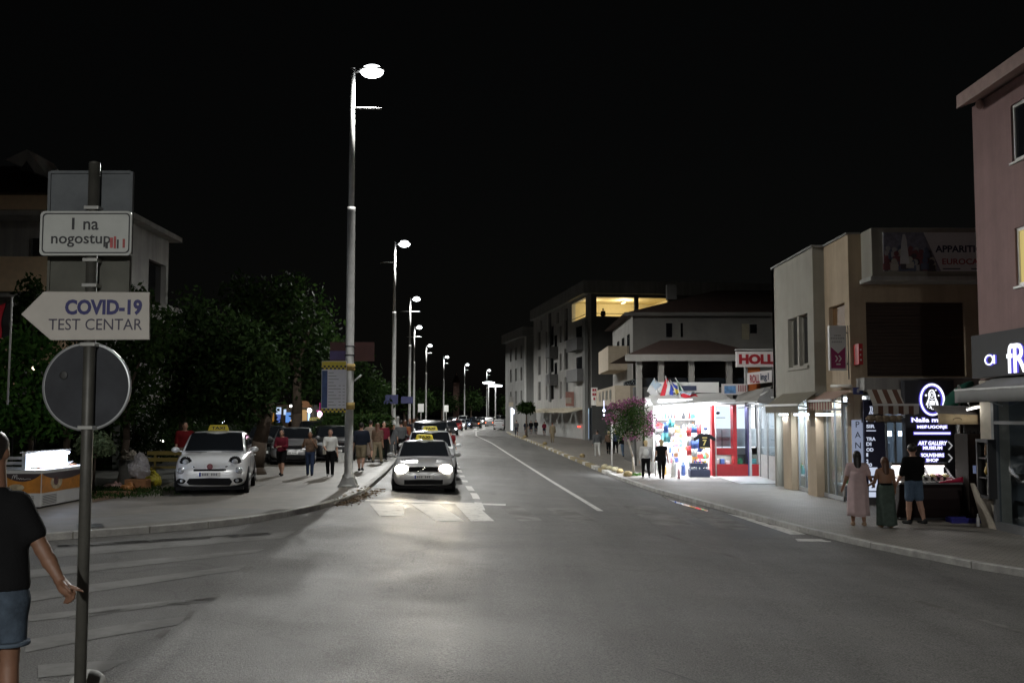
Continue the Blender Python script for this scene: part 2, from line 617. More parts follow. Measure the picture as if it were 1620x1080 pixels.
# ------------------------------------------------------------------ the ground
def asphalt():
    m = bpy.data.materials.new('asphalt')
    m.use_nodes = True
    nt = m.node_tree; N, L = nt.nodes, nt.links
    b = N['Principled BSDF']
    tc = N.new('ShaderNodeTexCoord')
    def noise(sc, det=6, rough=0.6, vec=None):
        n = N.new('ShaderNodeTexNoise')
        n.inputs['Scale'].default_value = sc; n.inputs['Detail'].default_value = det; n.inputs['Roughness'].default_value = rough
        L.new(vec or tc.outputs['Object'], n.inputs['Vector'])
        return n.outputs['Fac']
    def rng(x, a, b_, lo, hi):
        r = N.new('ShaderNodeMapRange')
        for i, v in zip(('From Min', 'From Max', 'To Min', 'To Max'), (a, b_, lo, hi)): r.inputs[i].default_value = v
        L.new(x, r.inputs['Value']); return r.outputs[0]
    def mul(a, b_):
        q = N.new('ShaderNodeMath'); q.operation = 'MULTIPLY'; L.new(a, q.inputs[0]); L.new(b_, q.inputs[1]); return q.outputs[0]
    mp = N.new('ShaderNodeMapping')
    mp.inputs['Rotation'].default_value = (0, 0, R(-5)); mp.inputs['Scale'].default_value = (1.3, 0.06, 1)
    L.new(tc.outputs['Object'], mp.inputs[0])
    tracks = rng(noise(1.0, 3, 0.5, mp.outputs[0]), 0.3, 0.7, 0.82, 1.16)        # worn wheel tracks along the road
    blot = rng(noise(0.35, 8, 0.7), 0.3, 0.7, 0.84, 1.13)
    grain = rng(noise(48, 5, 0.8), 0.4, 0.6, 0.5, 1.55)
    f = mul(mul(tracks, blot), grain)
    c = N.new('ShaderNodeMixRGB'); c.blend_type = 'MULTIPLY'; c.inputs[0].default_value = 1
    c.inputs[1].default_value = (0.122, 0.119, 0.113, 1)
    L.new(f, c.inputs[2]); 
    # tarred cracks
    vo = N.new('ShaderNodeTexVoronoi'); vo.feature = 'DISTANCE_TO_EDGE'; vo.inputs['Scale'].default_value = 0.1
    wv = N.new('ShaderNodeTexNoise'); wv.inputs['Scale'].default_value = 0.9; wv.inputs['Detail'].default_value = 6
    L.new(tc.outputs['Object'], wv.inputs['Vector'])
    ad = N.new('ShaderNodeVectorMath'); ad.operation = 'MULTIPLY_ADD'; ad.inputs[1].default_value = (1.6, 1.6, 0)
    L.new(wv.outputs['Color'], ad.inputs[0]); L.new(tc.outputs['Object'], ad.inputs[2])
    L.new(ad.outputs[0], vo.inputs['Vector'])
    ck = rng(vo.outputs['Distance'], 0.0, 0.003, 0.72, 1.0)
    c2 = N.new('ShaderNodeMixRGB'); c2.blend_type = 'MULTIPLY'; c2.inputs[0].default_value = 1
    L.new(c.outputs[0], c2.inputs[1]); L.new(ck, c2.inputs[2])
    L.new(c2.outputs[0], b.inputs['Base Color'])
    L.new(rng(noise(0.5, 6, 0.7), 0.3, 0.7, 0.5, 0.7), b.inputs['Roughness'])
    b.inputs['Specular IOR Level'].default_value = 0.1
    bp = N.new('ShaderNodeBump'); bp.inputs['Strength'].default_value = 0.8; bp.inputs['Distance'].default_value = 0.012
    L.new(noise(55, 4, 0.7), bp.inputs['Height']); L.new(bp.outputs[0], b.inputs['Normal'])
    return m
ASPH = asphalt()
def sheet(name, xs, ys, zf, m, **k):
    vs = [(x, y, zf(x, y)) for y in ys for x in xs]
    n = len(xs)
    fs = [(j * n + i, j * n + i + 1, (j + 1) * n + i + 1, (j + 1) * n + i) for j in range(len(ys) - 1) for i in range(n - 1)]
    me = bpy.data.meshes.new(name); me.from_pydata(vs, [], fs)
    me.polygons.foreach_set('use_smooth', [True] * len(fs)); me.update()
    o = link_mesh(name, me, m)
    return tag(o, **k)
xs = list(np.arange(-20, 20, 0.5)); xs = [-2500, -600, -200, -90, -50, -30] + xs + [20, 30, 50, 90, 150, 300, 700, 2500]
ys = [-1500, -400, -150, -60] + list(np.arange(-30, 70, 1.0)) + list(np.arange(70, 330, 4.0)) + [330, 360, 400, 450, 520, 700, 1200, 3000]
sheet('ground', xs, ys, gnd, ASPH, label='grey worn asphalt of the street and its crossing', cat='road', kind='structure')

PAV_L = brick_mat('left_paving', (.155, .14, .116), (.128, .115, .097), (.083, .076, .066), 0.4, 0.4, 0.62, 0.006, 0.25, 0.3, 0.3)
PAV_R = brick_mat('small_pavers', (.18, .163, .143), (.22, .2, .172), (.09, .082, .07), 0.21, 0.105, 0.6, 0.009, 0.6, 0.6, 0.25)
KERB = mat('kerb_concrete', (.33, .32, .3), 0.75, var=0.35, scale=3, bump=0.3)
KERB_Y = mat('kerb_yellow', (.26, .2, .08), 0.6, var=0.4, scale=3)
KERB_W = mat('kerb_white', (.55, .54, .5), 0.6, var=0.3, scale=3)

def dense(pts, step):
    out = []
    for (a, b), (c, d) in zip(pts[:-1], pts[1:]):
        n = max(1, int(math.hypot(c - a, d - b) / step))
        out += [(a + (c - a) * i / n, b + (d - b) * i / n) for i in range(n)]
    return out + [pts[-1]]
def smooth_line(pts, it=2):
    for _ in range(it):
        q = [pts[0]]
        for (a, b), (c, d) in zip(pts[:-1], pts[1:]):
            q += [(a * .75 + c * .25, b * .75 + d * .25), (a * .25 + c * .75, b * .25 + d * .75)]
        pts = q + [pts[-1]]
    return pts
def pavement(name, line, far, z, m, label):
    b = MB()
    L2 = smooth_line(line, 1)
    for (x0, y0), (x1, y1) in zip(L2[:-1], L2[1:]):
        b.poly([(x0, y0, z), (x1, y1, z), (far, y1, z), (far, y0, z)])
        b.poly([(x0, y0, z - .6), (x1, y1, z - .6), (x1, y1, z), (x0, y0, z)])
    o = b.build(name, m, origin=False, fix=False)
    return tag(o, label, 'pavement', kind='structure')
pavement('pavement', KL, -400, PAVE_L, PAV_L, 'wide pale paved forecourt on the taxi side of the street')
pavement('pavement', KR, 400, PAVE_R, PAV_R, 'dark paver sidewalk in front of the lit shops')
def kerb(name, line, z, side, m, label, y0=-30, y1=400, lift=0.006, w=0.16):
    b = MB()
    L2 = [p for p in dense(smooth_line(line, 1), 2.0) if y0 <= p[1] <= y1]
    for (xa, ya), (xb, yb) in zip(L2[:-1], L2[1:]):
        t = Vector((xb - xa, yb - ya, 0)); 
        if t.length < .05: continue
        t.normalize(); n = Vector((-t.y, t.x, 0)) * side
        A, B = Vector((xa, ya, 0)) - n * .012, Vector((xb, yb, 0)) - n * .012
        j = t * .008
        b.hexa([(A + j).to_tuple()[:2] + (z - .5,), (B - j).to_tuple()[:2] + (z - .5,), (B - j + n * w).to_tuple()[:2] + (z - .5,), (A + j + n * w).to_tuple()[:2] + (z - .5,)],
               [(A + j).to_tuple()[:2] + (z + lift,), (B - j).to_tuple()[:2] + (z + lift,), (B - j + n * w).to_tuple()[:2] + (z + lift,), (A + j + n * w).to_tuple()[:2] + (z + lift,)])
    return tag(b.build(name, m, bevel=.012, seg=1), label, 'kerb', kind='structure')
kerb('kerb', KL, PAVE_L, 1, KERB, 'pale concrete kerb curving round the taxi corner', 5, 200)
kerb('kerb', KR, PAVE_R, -1, KERB, 'dark concrete kerb along the shop side of the street', 0, 200)
# painted stretches of the far kerb on the shop side
b1, b2 = MB(), MB()
k = 0
for (xa, ya), (xb, yb) in zip(dense(smooth_line(KR, 1), 1.2)[:-1], dense(smooth_line(KR, 1), 1.2)[1:]):
    if not 46 < ya < 175: continue
    k += 1
    b = (b1, b2, b1)[k % 3]
    if k % 7 == 3: continue
    b.hexa([(xa - .03, ya, -.6), (xb - .03, yb, -.6), (xb + .24, yb, -.6), (xa + .24, ya, -.6)], [(xa - .03, ya, -.34), (xb - .03, yb, -.34), (xb + .24, yb, -.34), (xa + .24, ya, -.34)])
tag(b1.build('kerb_paint', KERB_Y), 'worn yellow painted stretches of the far kerb', 'kerb paint', kind='structure')
tag(b2.build('kerb_paint', KERB_W), 'worn white painted stretches of the far kerb', 'kerb paint', kind='structure')
# pavement corner the photographer's side
MBn = MB().box(-12, -2.2, -6, 7.9, -.3, .12)
tag(MBn.build('pavement', PAV_L, bevel=.02), 'paved corner under the sign post', 'pavement', kind='structure')
# darker and lighter bands laid in the forecourt
def band(name, pix, m, label, lift=.004, road=False, kind='structure', sub=6):
    b = MB()
    pts = [G(x, y, road) for x, y in pix]
    def at(u, v):
        a = pts[0].lerp(pts[1], u); c = pts[3].lerp(pts[2], u)
        p = a.lerp(c, v)
        p.z = (gnd(p.x, p.y) if road else top(p.x, p.y)) + lift
        return p
    b.patch(at, sub, 2, smooth=False)
    return tag(b.build(name, m, fix=False), label, 'pavement' if not road else 'road marking', kind=kind)
BAND_D = mat('forecourt_asphalt', (.14, .135, .125), 0.65, var=0.25, scale=2.0, bump=0.2)
band('pavement_band', [(60, 827), (330, 803), (460, 815), (60, 851)], BAND_D, 'darker asphalt band along the curved kerb', .004, sub=14)
band('manhole_cover', [(120, 829), (160, 828), (166, 834), (122, 835)], mat('manhole_iron', (.05, .05, .05), 0.5, .6), 'dark manhole cover in the asphalt band', .009)

# ------------------------------------------------------------------ road markings
PAINT = paint_worn('road_paint', (.52, .51, .49), (.135, .131, .124), .38, 4)
PAINT_O = paint_worn('road_paint_faded', (.2, .196, .186), (.106, .101, .094), .52, 1.2)
PAINT_Y = paint_worn('road_paint_pale', (.2, .197, .19), (.128, .125, .119), .43, .9)
def quads(name, qs, m, label, lift=.005, sub=8):
    b = MB()
    for q in qs:
        pts = [G(x, y, True) for x, y in q]
        def at(u, v, pts=pts):
            p = pts[0].lerp(pts[1], u).lerp(pts[3].lerp(pts[2], u), v)
            p.z = gnd(p.x, p.y) + lift
            return p
        b.patch(at, sub, 2, smooth=False)
    return tag(b.build(name, m, fix=False), label, 'road marking', kind='structure')
def ground_line(name, pts, w, m, label, lift=.005, dashes=None, kind='structure'):
    """pts: ground points (X,Y); dashes: (on, off) in metres"""
    b = MB()
    seg = dense(pts, 1.0)
    run = 0
    for (xa, ya), (xb, yb) in zip(seg[:-1], seg[1:]):
        t = Vector((xb - xa, yb - ya, 0)); l = t.length
        if l < 1e-4: continue
        t /= l; n = Vector((-t.y, t.x, 0)) * (w / 2)
        on = dashes is None or (run % (dashes[0] + dashes[1])) < dashes[0]
        run += l
        if not on: continue
        q = [Vector((xa, ya, 0)) - n, Vector((xb, yb, 0)) - n, Vector((xb, yb, 0)) + n, Vector((xa, ya, 0)) + n]
        b.poly([(p.x, p.y, gnd(p.x, p.y) + lift) for p in q])
    return tag(b.build(name, m, fix=False), label, 'road marking', kind=kind)
cross = []
for i, (tx0, tx1, bx0, bx1) in enumerate([(585, 637, 601, 640), (650, 695, 690, 735), (720, 752, 745, 782)]):
    cross.append([(tx0, 797), (tx1, 797), (bx1, 824 if i else 816), (bx0, 824 if i else 816)])
quads('crosswalk', cross, PAINT, 'white crosswalk bars in front of the lit taxi')
quads('crosswalk', [[(785, 799), (822, 800), (860, 824), (822, 824)], [(862, 803), (900, 804), (948, 826), (905, 826)], [(985, 800), (1035, 800), (1100, 832), (1040, 832)],
                    [(1075, 805), (1120, 805), (1195, 838), (1140, 838)]], PAINT_O, 'faded crosswalk bars across the middle of the street')
quads('stop_line', [[(578, 790), (800, 797), (800, 799.5), (578, 792.5)]], PAINT, 'thin white stop line before the crosswalk')
quads('edge_line', [[(1150, 812), (1205, 822), (1275, 845), (1250, 845)], [(1258, 852), (1308, 853), (1316, 857), (1262, 856)]], PAINT, 'white patch of edge line by the shop kerb')
def rd(s, Y): return (XL(Y) + s, Y)
c1 = [G(950, 808, True), G(800, 715, True)]
ground_line('lane_line', [(c1[0].x, c1[0].y), (c1[1].x, c1[1].y), rd(6.3, 90), rd(6.4, 120), rd(6.4, 150), rd(6.4, 181), rd(6.4, 209), rd(6.4, 236)], .16, PAINT, 'solid white centre line running up the street')
ground_line('lane_line', [(-.75, 25.6), (-1.05, 30), (-1.6, 36), (-2.4, 46), (-3.4, 60), rd(2.9, 75), rd(2.9, 91), rd(2.9, 120)], .2, PAINT, 'dashed lane line beside the taxi rank', dashes=(1.6, 1.6))
g1 = [G(x, y, True) for x, y in [(1045, 843), (1120, 868), (1200, 893), (1320, 920), (1450, 950), (1620, 1000)]]
ground_line('lane_line', [(p.x, p.y) for p in g1], .14, PAINT_O, 'faded guide line sweeping across the junction', dashes=(4, 3))
quads('dashed_line', [[(243, 1008), (256, 1008), (270, 996), (258, 996)], [(290, 980), (298, 980), (309, 966), (300, 966)], [(326, 951), (336, 951), (346, 939), (337, 939)],
                      [(357, 927), (364, 927), (373, 918), (366, 918)], [(385, 905), (391, 905), (402, 896), (396, 896)]], PAINT_O, 'short worn dashes across the mouth of the side street')
quads('side_crosswalk', [[(92, 861), (470, 839), (448, 851), (78, 882)], [(40, 902), (420, 868), (404, 874), (40, 915)], [(36, 938), (392, 893), (376, 902), (30, 954)],
                         [(30, 975), (345, 944), (330, 952), (30, 985)], [(40, 1012), (300, 974), (282, 988), (40, 1032)], [(60, 1052), (205, 1043), (165, 1062), (60, 1072)]],
      PAINT_Y, 'faded broad crosswalk bars over the side street')
quads('side_edge_line', [[(60, 864), (478, 839), (470, 844), (90, 868)], [(110, 974), (350, 943), (346, 948), (110, 979)]], PAINT_O, 'worn edge lines of the side street crossing')
TAR = mat('tar_seam', (.03, .029, .028), .6, var=.3, scale=6)
for pxs, w_ in (([(470, 838), (520, 829), (580, 827), (650, 833), (720, 841), (800, 846), (870, 843)], .09), ([(1040, 1058), (1075, 1068), (1110, 1082)], .03), ([(700, 870), (860, 858), (1010, 864)], .05)):
    pp = [G(x, y, True) for x, y in pxs]
    ground_line('tar_seam', smooth_line([(p.x, p.y) for p in pp], 2), w_, TAR, 'dark tarred seam snaking over the asphalt', .0045)
quads('asphalt_patch', [[(1085, 822), (1160, 815), (1255, 845), (1170, 852)]], mat('patch_asphalt', (.055, .053, .05), .6, var=.3, scale=8), 'darker repaired patch of asphalt on the shop side', .003)
GUT = mat('leaf_litter', (.13, .08, .035), .9, var=.5, scale=12)
gl0 = empty('leaf_litter', G(560, 795)); tag(gl0, 'dry leaves and dust heaped along the curved kerb', 'leaf litter', kind='stuff')
_lb = []
for q in range(26):
    p_ = G(533 + q * 2.6, 800 - q * 1.05 + (q % 3)); _lb.append(p_)
_g = np.random.default_rng(77); _v = []; _f = []
for q in range(520):
    c_ = _lb[_g.integers(len(_lb))]; x_, y_ = c_.x + _g.normal() * .12 + .08, c_.y + _g.normal() * .12 - .05
    a_ = _g.random() * 6.3; s_ = .03 + .035 * _g.random(); z_ = top(x_, y_) + .012 + .03 * _g.random()
    k_ = len(_v)
    _v += [(x_ + s_ * math.cos(a_), y_ + s_ * math.sin(a_), z_), (x_ - s_ * .4 * math.sin(a_), y_ + s_ * .4 * math.cos(a_), z_ + .02), (x_ - s_ * math.cos(a_), y_ - s_ * math.sin(a_), z_ + .01), (x_ + s_ * .4 * math.sin(a_), y_ - s_ * .4 * math.cos(a_), z_)]
    _f.append((k_, k_ + 1, k_ + 2, k_ + 3))
_me = bpy.data.meshes.new('leaves'); _me.from_pydata([tuple(Vector(v) - WL[gl0]) for v in _v], [], _f); link_mesh('leaves', _me, GUT, gl0)
# rain water standing along the shop kerb
WATER = mat('puddle_water', (.01, .011, .014), .03, var=0, spec=1.0)
b = MB()
pp = [G(x, y, True) for x, y in [(1045, 784), (1068, 788), (1100, 796), (1122, 805), (1120, 809), (1098, 804), (1070, 796)]]
b.poly([(p.x, p.y, gnd(p.x, p.y) + .012) for p in pp])
tag(b.build('puddle', WATER, fix=False), 'wet strip reflecting shop light beside the kerb', 'puddle', kind='structure')

# ------------------------------------------------------------------ street lamps
GALV = mat('galvanised_steel', (.46, .46, .45), 0.5, 0.15, var=0.15, scale=6)
GALV_D = mat('weathered_steel', (.3, .3, .29), 0.5, 0.4, var=0.25, scale=5)
LED = emis('lamp_glow', (.95, .98, 1.0), 9)
LAMP_H = 12.1
def street_lamp(x, y, z, label, power, bars=(1,), dirx=1.0, h=LAMP_H - .12, yellow=False, s=1.0):
    t = empty('street_lamp', (x, y, z))
    tag(t, label, 'street lamp', 'tall street lamps along the kerb')
    m = MB().lathe([(.3, 0), (.3, .06), (.17, .08), (.16, .35), (.125, .37), (.115, h * .66), (.118, h * .66 + .1)], (x, y, z), n=16)
    m.tube((x, y, z + h * .66 + .08), (x, y, z + h + .1), .085, .07, n=12)
    m.lathe([(.072, h + .1), (.06, h + .15), (.0, h + .16)], (x, y, z), n=10)
    m.build('pole', GALV, t)
    MB().hexa([(x - .27, y - .27, z), (x + .27, y - .27, z), (x + .27, y + .27, z), (x - .27, y + .27, z)],
              [(x - .15, y - .15, z + .28), (x + .15, y - .15, z + .28), (x + .15, y + .15, z + .28), (x - .15, y + .15, z + .28)]).build('base', GALV_D, t)
    for bdir in bars:
        zb = z + h - 1.05 - (0.0 if bdir > 0 else 0.0)
        MB().tube((x, y, zb), (x + .86 * bdir, y, zb - .02), .028, n=8).build('banner_arm', GALV, t)
    MB().tube((x, y, z + h), (x + .28 * dirx, y, z + h + .05), .04, n=8).build('arm', GALV, t)
    hx = x + .56 * dirx
    hd = MB().ball((hx, y, z + h + .09), (.4, .19, .085), 16, 8).build('lamp_head', GALV, t)
    MB().ball((hx, y, z + h + .03), (.34 * s, .2 * s, .2 * s), 16, 8).build('lamp_lens', LED, hd)
    lamp_light('lamp_light', 'SPOT', hd, (hx, y, z + h - .14), power, (1.0, .995, .955), .22, 176, blend=.18, wings=4.6, flip=dirx < 0)
    return t
POWER = 5500
lamp_px = [(553, 105, 'tallest in view, beside the taxi price board'), (623, 385, 'second along the taxi kerb, with a blue plate'), (648, 473, 'third along the kerb, with bars on both sides'),
           (655, 518, 'fourth along the taxi kerb'), (674, 547, 'fifth along the taxi kerb'), (702, 565, 'sixth along the taxi kerb'), (735, 577, 'seventh, where the street bends'),
           (770, 586, 'eighth, behind the twin flat lamps'), (807, 594, 'ninth, against the far building')]
LAMPS = []
for i, (bx, ty, note) in enumerate(lamp_px):
    Y = (LAMP_H - EYE) * F / (HORIZON - ty)
    X = (bx - 810) / F * Y
    bars = {0: (1,), 1: (-1,), 2: (1, -1), 3: (1, -1)}.get(i, (1,))
    LAMPS.append(street_lamp(X, Y, PAVE_L, 'grey steel street lamp on, ' + note, POWER if i < 6 else POWER * .8, bars))
# the row goes on behind the photographer
street_lamp(1.2, -33, 0.0, 'grey steel street lamp behind the crossing, on', POWER * 3.7, (1,), -1)
def flat_lamp(px, py, Y, label):
    t0 = P(px, py, Y)
    x, y, zt = t0
    t = empty('forecourt_lamp', (x, y, 0))
    tag(t, label, 'street lamp', 'flat forecourt lamps far up the street')
    MB().tube((x, y, 0), (x, y, zt), .14, .1, n=8).build('pole', GALV, t)
    MB().ball((x, y, zt + .1), (1.3, .5, .22), 14, 6).build('lamp_lens', LED, t)
    return t
flat_lamp(773, 606, 215, 'flat wide lamp glowing white, on the shorter pole of two far up the street')
flat_lamp(784, 611, 196, 'broader flat white lamp, in front of the other far up the street')
flat_lamp(812, 608, 240, 'small distant lamp beside the corner of the far building')

# ------------------------------------------------------------------ buildings on the shop side
Z0 = PAVE_R
PINK = mat('pink_render', (.27, .17, .162), 0.85, var=.12, scale=1.2, bump=.12, streak=.16)
CREAM = mat('cream_render', (.29, .275, .235), 0.85, var=.1, scale=1.0, bump=.1, streak=.1)
BROWN = mat('tan_render', (.44, .345, .24), 0.85, var=.12, scale=1.0, bump=.1, streak=.2)
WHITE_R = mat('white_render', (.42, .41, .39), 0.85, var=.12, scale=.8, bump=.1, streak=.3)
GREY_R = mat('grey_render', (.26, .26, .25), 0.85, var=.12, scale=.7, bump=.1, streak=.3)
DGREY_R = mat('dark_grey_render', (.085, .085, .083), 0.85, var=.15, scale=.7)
DARK_M = mat('dark_metal', (.03, .03, .032), 0.4, .3, var=.1)
MID_M = mat('grey_metal', (.16, .165, .17), 0.4, .3, var=.1)
WHITE_P = mat('white_plastic', (.72, .72, .7), 0.35, var=.04)
TILE_D = mat('dark_roof_tiles', (.06, .03, .022), 0.8, var=.35, scale=3, bump=.5)
GLASS = glass_mat('shop_glass')
GLASS_D = mat('dark_window_glass', (.012, .013, .016), 0.08, var=0, spec=.6)
SHUT = mat('brown_shutter', (.04, .021, .012), 0.6, var=.15, scale=2)
FLOOR_T = mat('shop_floor_tiles', (.5, .49, .46), 0.25, var=.06, scale=5)
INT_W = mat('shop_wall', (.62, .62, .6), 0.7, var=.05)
TUBE = emis('tube_light', (.86, .93, 1.0), 3)
TUBE_S = emis('shop_ceiling_light', (.85, .92, 1.0), 9)
SIGN_W = emis('sign_glow', (.93, .95, 1.0), 1.7)
SIGN_B = emis('sign_halo', (.16, .13, .9), .75)

def window(parent, face, a0, a1, z0, z1, plane, mf, mg, depth=.1, bars=(), sill=True, mats=None, glow=None):
    """window on a wall: face '-x' (wall plane X=plane, a along Y) or '-y' (wall plane Y=plane, a along X)"""
    w = .07
    def bx(mb, p0, p1, q0, q1, d0, d1):
        if face == '-x': mb.box(plane + d0, plane + d1, p0, p1, q0, q1)
        else: mb.box(p0, p1, plane + d0, plane + d1, q0, q1)
    m = MB()
    bx(m, a0, a1, z0, z0 + w, -.015, depth); bx(m, a0, a1, z1 - w, z1, -.015, depth)
    bx(m, a0, a0 + w, z0 + w, z1 - w, -.014, depth); bx(m, a1 - w, a1, z0 + w, z1 - w, -.014, depth)
    for k in bars:
        a = a0 + (a1 - a0) * k
        bx(m, a - w / 2, a + w / 2, z0 + w, z1 - w, -.013, depth)
    o = m.build('window', mf, parent)
    g = MB(); bx(g, a0 + w, a1 - w, z0 + w, z1 - w, .02, .04)
    g.build('pane', glow or mg, o)
    if sill:
        s = MB(); bx(s, a0 - .07, a1 + .07, z0 - .05, z0, -.1, depth)
        s.build('sill', mats or WHITE_R, o, bevel=.006)
    return o

def wall_x(name, X0, X1, y0, y1, z0, z1, holes, m, parent):
    """wall whose faces look along X, pierced by (ya, yb, za, zb) openings"""
    b = MB()
    ys = sorted({y0, y1, *[h[0] for h in holes], *[h[1] for h in holes]})
    for a, c in zip(ys[:-1], ys[1:]):
        hs = sorted([(h[2], h[3]) for h in holes if h[0] <= a + 1e-6 and h[1] >= c - 1e-6])
        z = z0
        for h in hs:
            if h[0] > z: b.box(X0, X1, a, c, z, h[0])
            z = h[1]
        if z < z1: b.box(X0, X1, a, c, z, z1)
    return b.build(name, m, parent)
def wall_y(name, Y0, Y1, x0, x1, z0, z1, holes, m, parent):
    b = MB()
    xs_ = sorted({x0, x1, *[h[0] for h in holes], *[h[1] for h in holes]})
    for a, c in zip(xs_[:-1], xs_[1:]):
        hs = sorted([(h[2], h[3]) for h in holes if h[0] <= a + 1e-6 and h[1] >= c - 1e-6])
        z = z0
        for h in hs:
            if h[0] > z: b.box(a, c, Y0, Y1, z, h[0])
            z = h[1]
        if z < z1: b.box(a, c, Y0, Y1, z, z1)
    return b.build(name, m, parent)

# ---- A: the pink house at the edge of the picture
A = empty('pink_house', (14, 16, Z0))
tag(A, 'pink rendered house with a lit yellow window over a dark lettered shop sign', 'house')
AX = 10.8
AYW = PXW(1601, 250, AX).y
hol = [(19.0, AYW, PXW(1601, 258, AX).z, PXW(1601, 166, AX).z), (19.0, AYW, PXW(1601, 455, AX).z, PXW(1601, 363, AX).z)]
AYE = PXW(1551, 600, AX).y
wall_x('wall', AX, AX + .3, 6, AYE, 2.95, 9.35, hol, PINK, A)
w2 = MB().box(AX + .3, 20, AYE - .3, AYE, Z0, 9.35)
w2.build('wall', PINK, A)
ya = PXW(1601, 250, AX).y
window(A, '-x', 19.0, ya, hol[0][2], hol[0][3], AX + .06, WHITE_P, GLASS_D, bars=(.5,), mats=WHITE_P)
WARM = emis('warm_window', (1.0, .8, .3), .55)
wl_ = window(A, '-x', 19.0, ya, hol[1][2], hol[1][3], AX + .06, WHITE_P, GLASS_D, bars=(.5,), mats=WHITE_P, glow=WARM)
wl_['label'] = 'window glowing yellow'
EAVE = mat('painted_eave', (.42, .3, .27), 0.8, var=.12)
ex = 10.28; yz = PXW(1513, 160, ex)
eb, et = yz.z - .18, yz.z + .12
rf = MB()
rf.hexa([(ex, 4, eb), (22, 4, eb + 4.2), (22, yz.y, eb + 4.2), (ex, yz.y, eb)], [(ex, 4, et), (22, 4, et + 4.2), (22, yz.y, et + 4.2), (ex, yz.y, et)])
roof = rf.build('roof', EAVE, A)
MB().ball((ex + .42, yz.y - .25, eb + .02), (.09, .09, .12)).build('gutter_outlet', EAVE, roof)
# ground floor: pier, shop window
wall_x('pier', AX - .03, AX + .35, PXW(1576, 800, AX).y, AYE + .01, Z0, 2.94, [], mat('shop_pier', (.42, .38, .31), .8, var=.12), A)
py0 = PXW(1576, 800, AX).y
fr = MB()
for y in (py0 - .13, 20.9, 18.6): fr.box(AX - .06, AX + .06, y, y + .13, Z0, 2.75)
fr.box(AX - .06, AX + .06, 15, py0, 2.6, 2.93); fr.box(AX - .055, AX + .055, 15, py0, 1.95, 2.02); fr.box(AX - .055, AX + .055, 15, py0, Z0, Z0 + .18)
fr.build('shopfront_frame', MID_M, A)
MB().box(AX + .01, AX + .03, 15, py0 - .02, Z0 + .1, 2.6).build('shopfront_glass', GLASS, A)
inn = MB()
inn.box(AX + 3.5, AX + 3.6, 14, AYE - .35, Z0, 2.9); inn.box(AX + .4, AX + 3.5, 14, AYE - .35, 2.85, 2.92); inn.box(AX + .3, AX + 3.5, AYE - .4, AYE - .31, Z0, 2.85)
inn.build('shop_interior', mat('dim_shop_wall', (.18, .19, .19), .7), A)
for k in range(3):
    s = MB()
    s.box(AX + .5, AX + 3.2, AYE - .8, AYE - .42, .2 + k * .62, .24 + k * .62)
    s.build('shelf', MID_M, A)
MB().box(AX + .8, AX + 2.6, 21.5, 21.62, 2.7, 2.76).build('ceiling_light', emis('dim_tube', (.9, .95, 1.), 3), A)
lamp_light('shop_light', 'AREA', A, (AX + 1.8, 21, 2.6), 9, (.9, .95, 1), 1.2)
# dark fascia sign with fish and letters
fs = empty('shop_sign', (10.55, 22, 2.95))
tag(fs, 'dark shop sign with a glowing white fish and tall letters', 'shop sign')
fe = PXW(1537, 570, 10.5).y
MB().box(10.5, 10.79, 14, fe, 2.98, 3.95).build('sign_board', mat('anthracite_panel', (.012, .012, .015), .7, var=.1), fs, bevel=.01)
def fish(parent, x, y, z, s):
    p1 = [Vector((x, y - s * (math.cos(t) * .62 - .1), z + s * .34 * math.sin(t))) for t in np.linspace(.55, 2 * math.pi - .55, 22)]
    up = [p1[0], Vector((x, y - s * .75, z - s * .3))]
    dn = [p1[-1], Vector((x, y - s * .75, z + s * .3))]
    for nm, mm, r, dx in (('fish_glow', SIGN_B, .05, .012), ('fish_emblem', SIGN_W, .026, -.02)):
        b = MB()
        for pl in (p1, up, dn): b.path([q + Vector((dx, 0, 0)) for q in pl], r * s * 2.1, 6)
        b.tube(up[1] + Vector((dx, 0, 0)), dn[1] + Vector((dx, 0, 0)), r * s * 2.1, n=6)
        b.build(nm, mm, parent)
fy = PXW(1567, 569, 10.48)
fish(fs, 10.48, fy.y, fy.z, .3)
for nm, mm, bo, dx in (('lettering_glow', SIGN_B, .05, -.004), ('lettering', SIGN_W, .012, -.03)):
    lt = PXW(1597, 567, 10.47)
    text(nm, 'fRI', mm, fs, (10.495 + dx, lt.y - .38, lt.z), '-x', width=.98, height=.62, depth=.012, bold=bo)
# grey awning under it
aw = empty('shop_awning', (10, 22, 2.5))
tag(aw, 'plain grey fabric awning under the dark fish sign', 'awning')
AWG = mat('grey_awning_cloth', (.17, .17, .165), .8, var=.1, scale=2)
aye = PXW(1510, 620, 9.75).y
a_ = MB()
a_.patch(lambda u, v: (10.62 - .87 * v, 14 + (aye - 14) * u, 2.97 - .27 * v - .05 * math.sin(math.pi * v)), 4, 6)
a_.build('cloth', AWG, aw, thick=.012)
a_ = MB()
a_.patch(lambda u, v: (9.745 + .01 * math.sin(u * 40), 14 + (aye - 14) * u, 2.69 - .27 * v), 40, 2)
a_.build('valance', AWG, aw, thick=.01)
MB().tube((9.76, 14, 2.695), (9.76, aye, 2.695), .025).tube((9.78, aye - .1, 2.69), (10.75, aye - .1, 2.35), .018).build('frame_bar', GALV, aw)

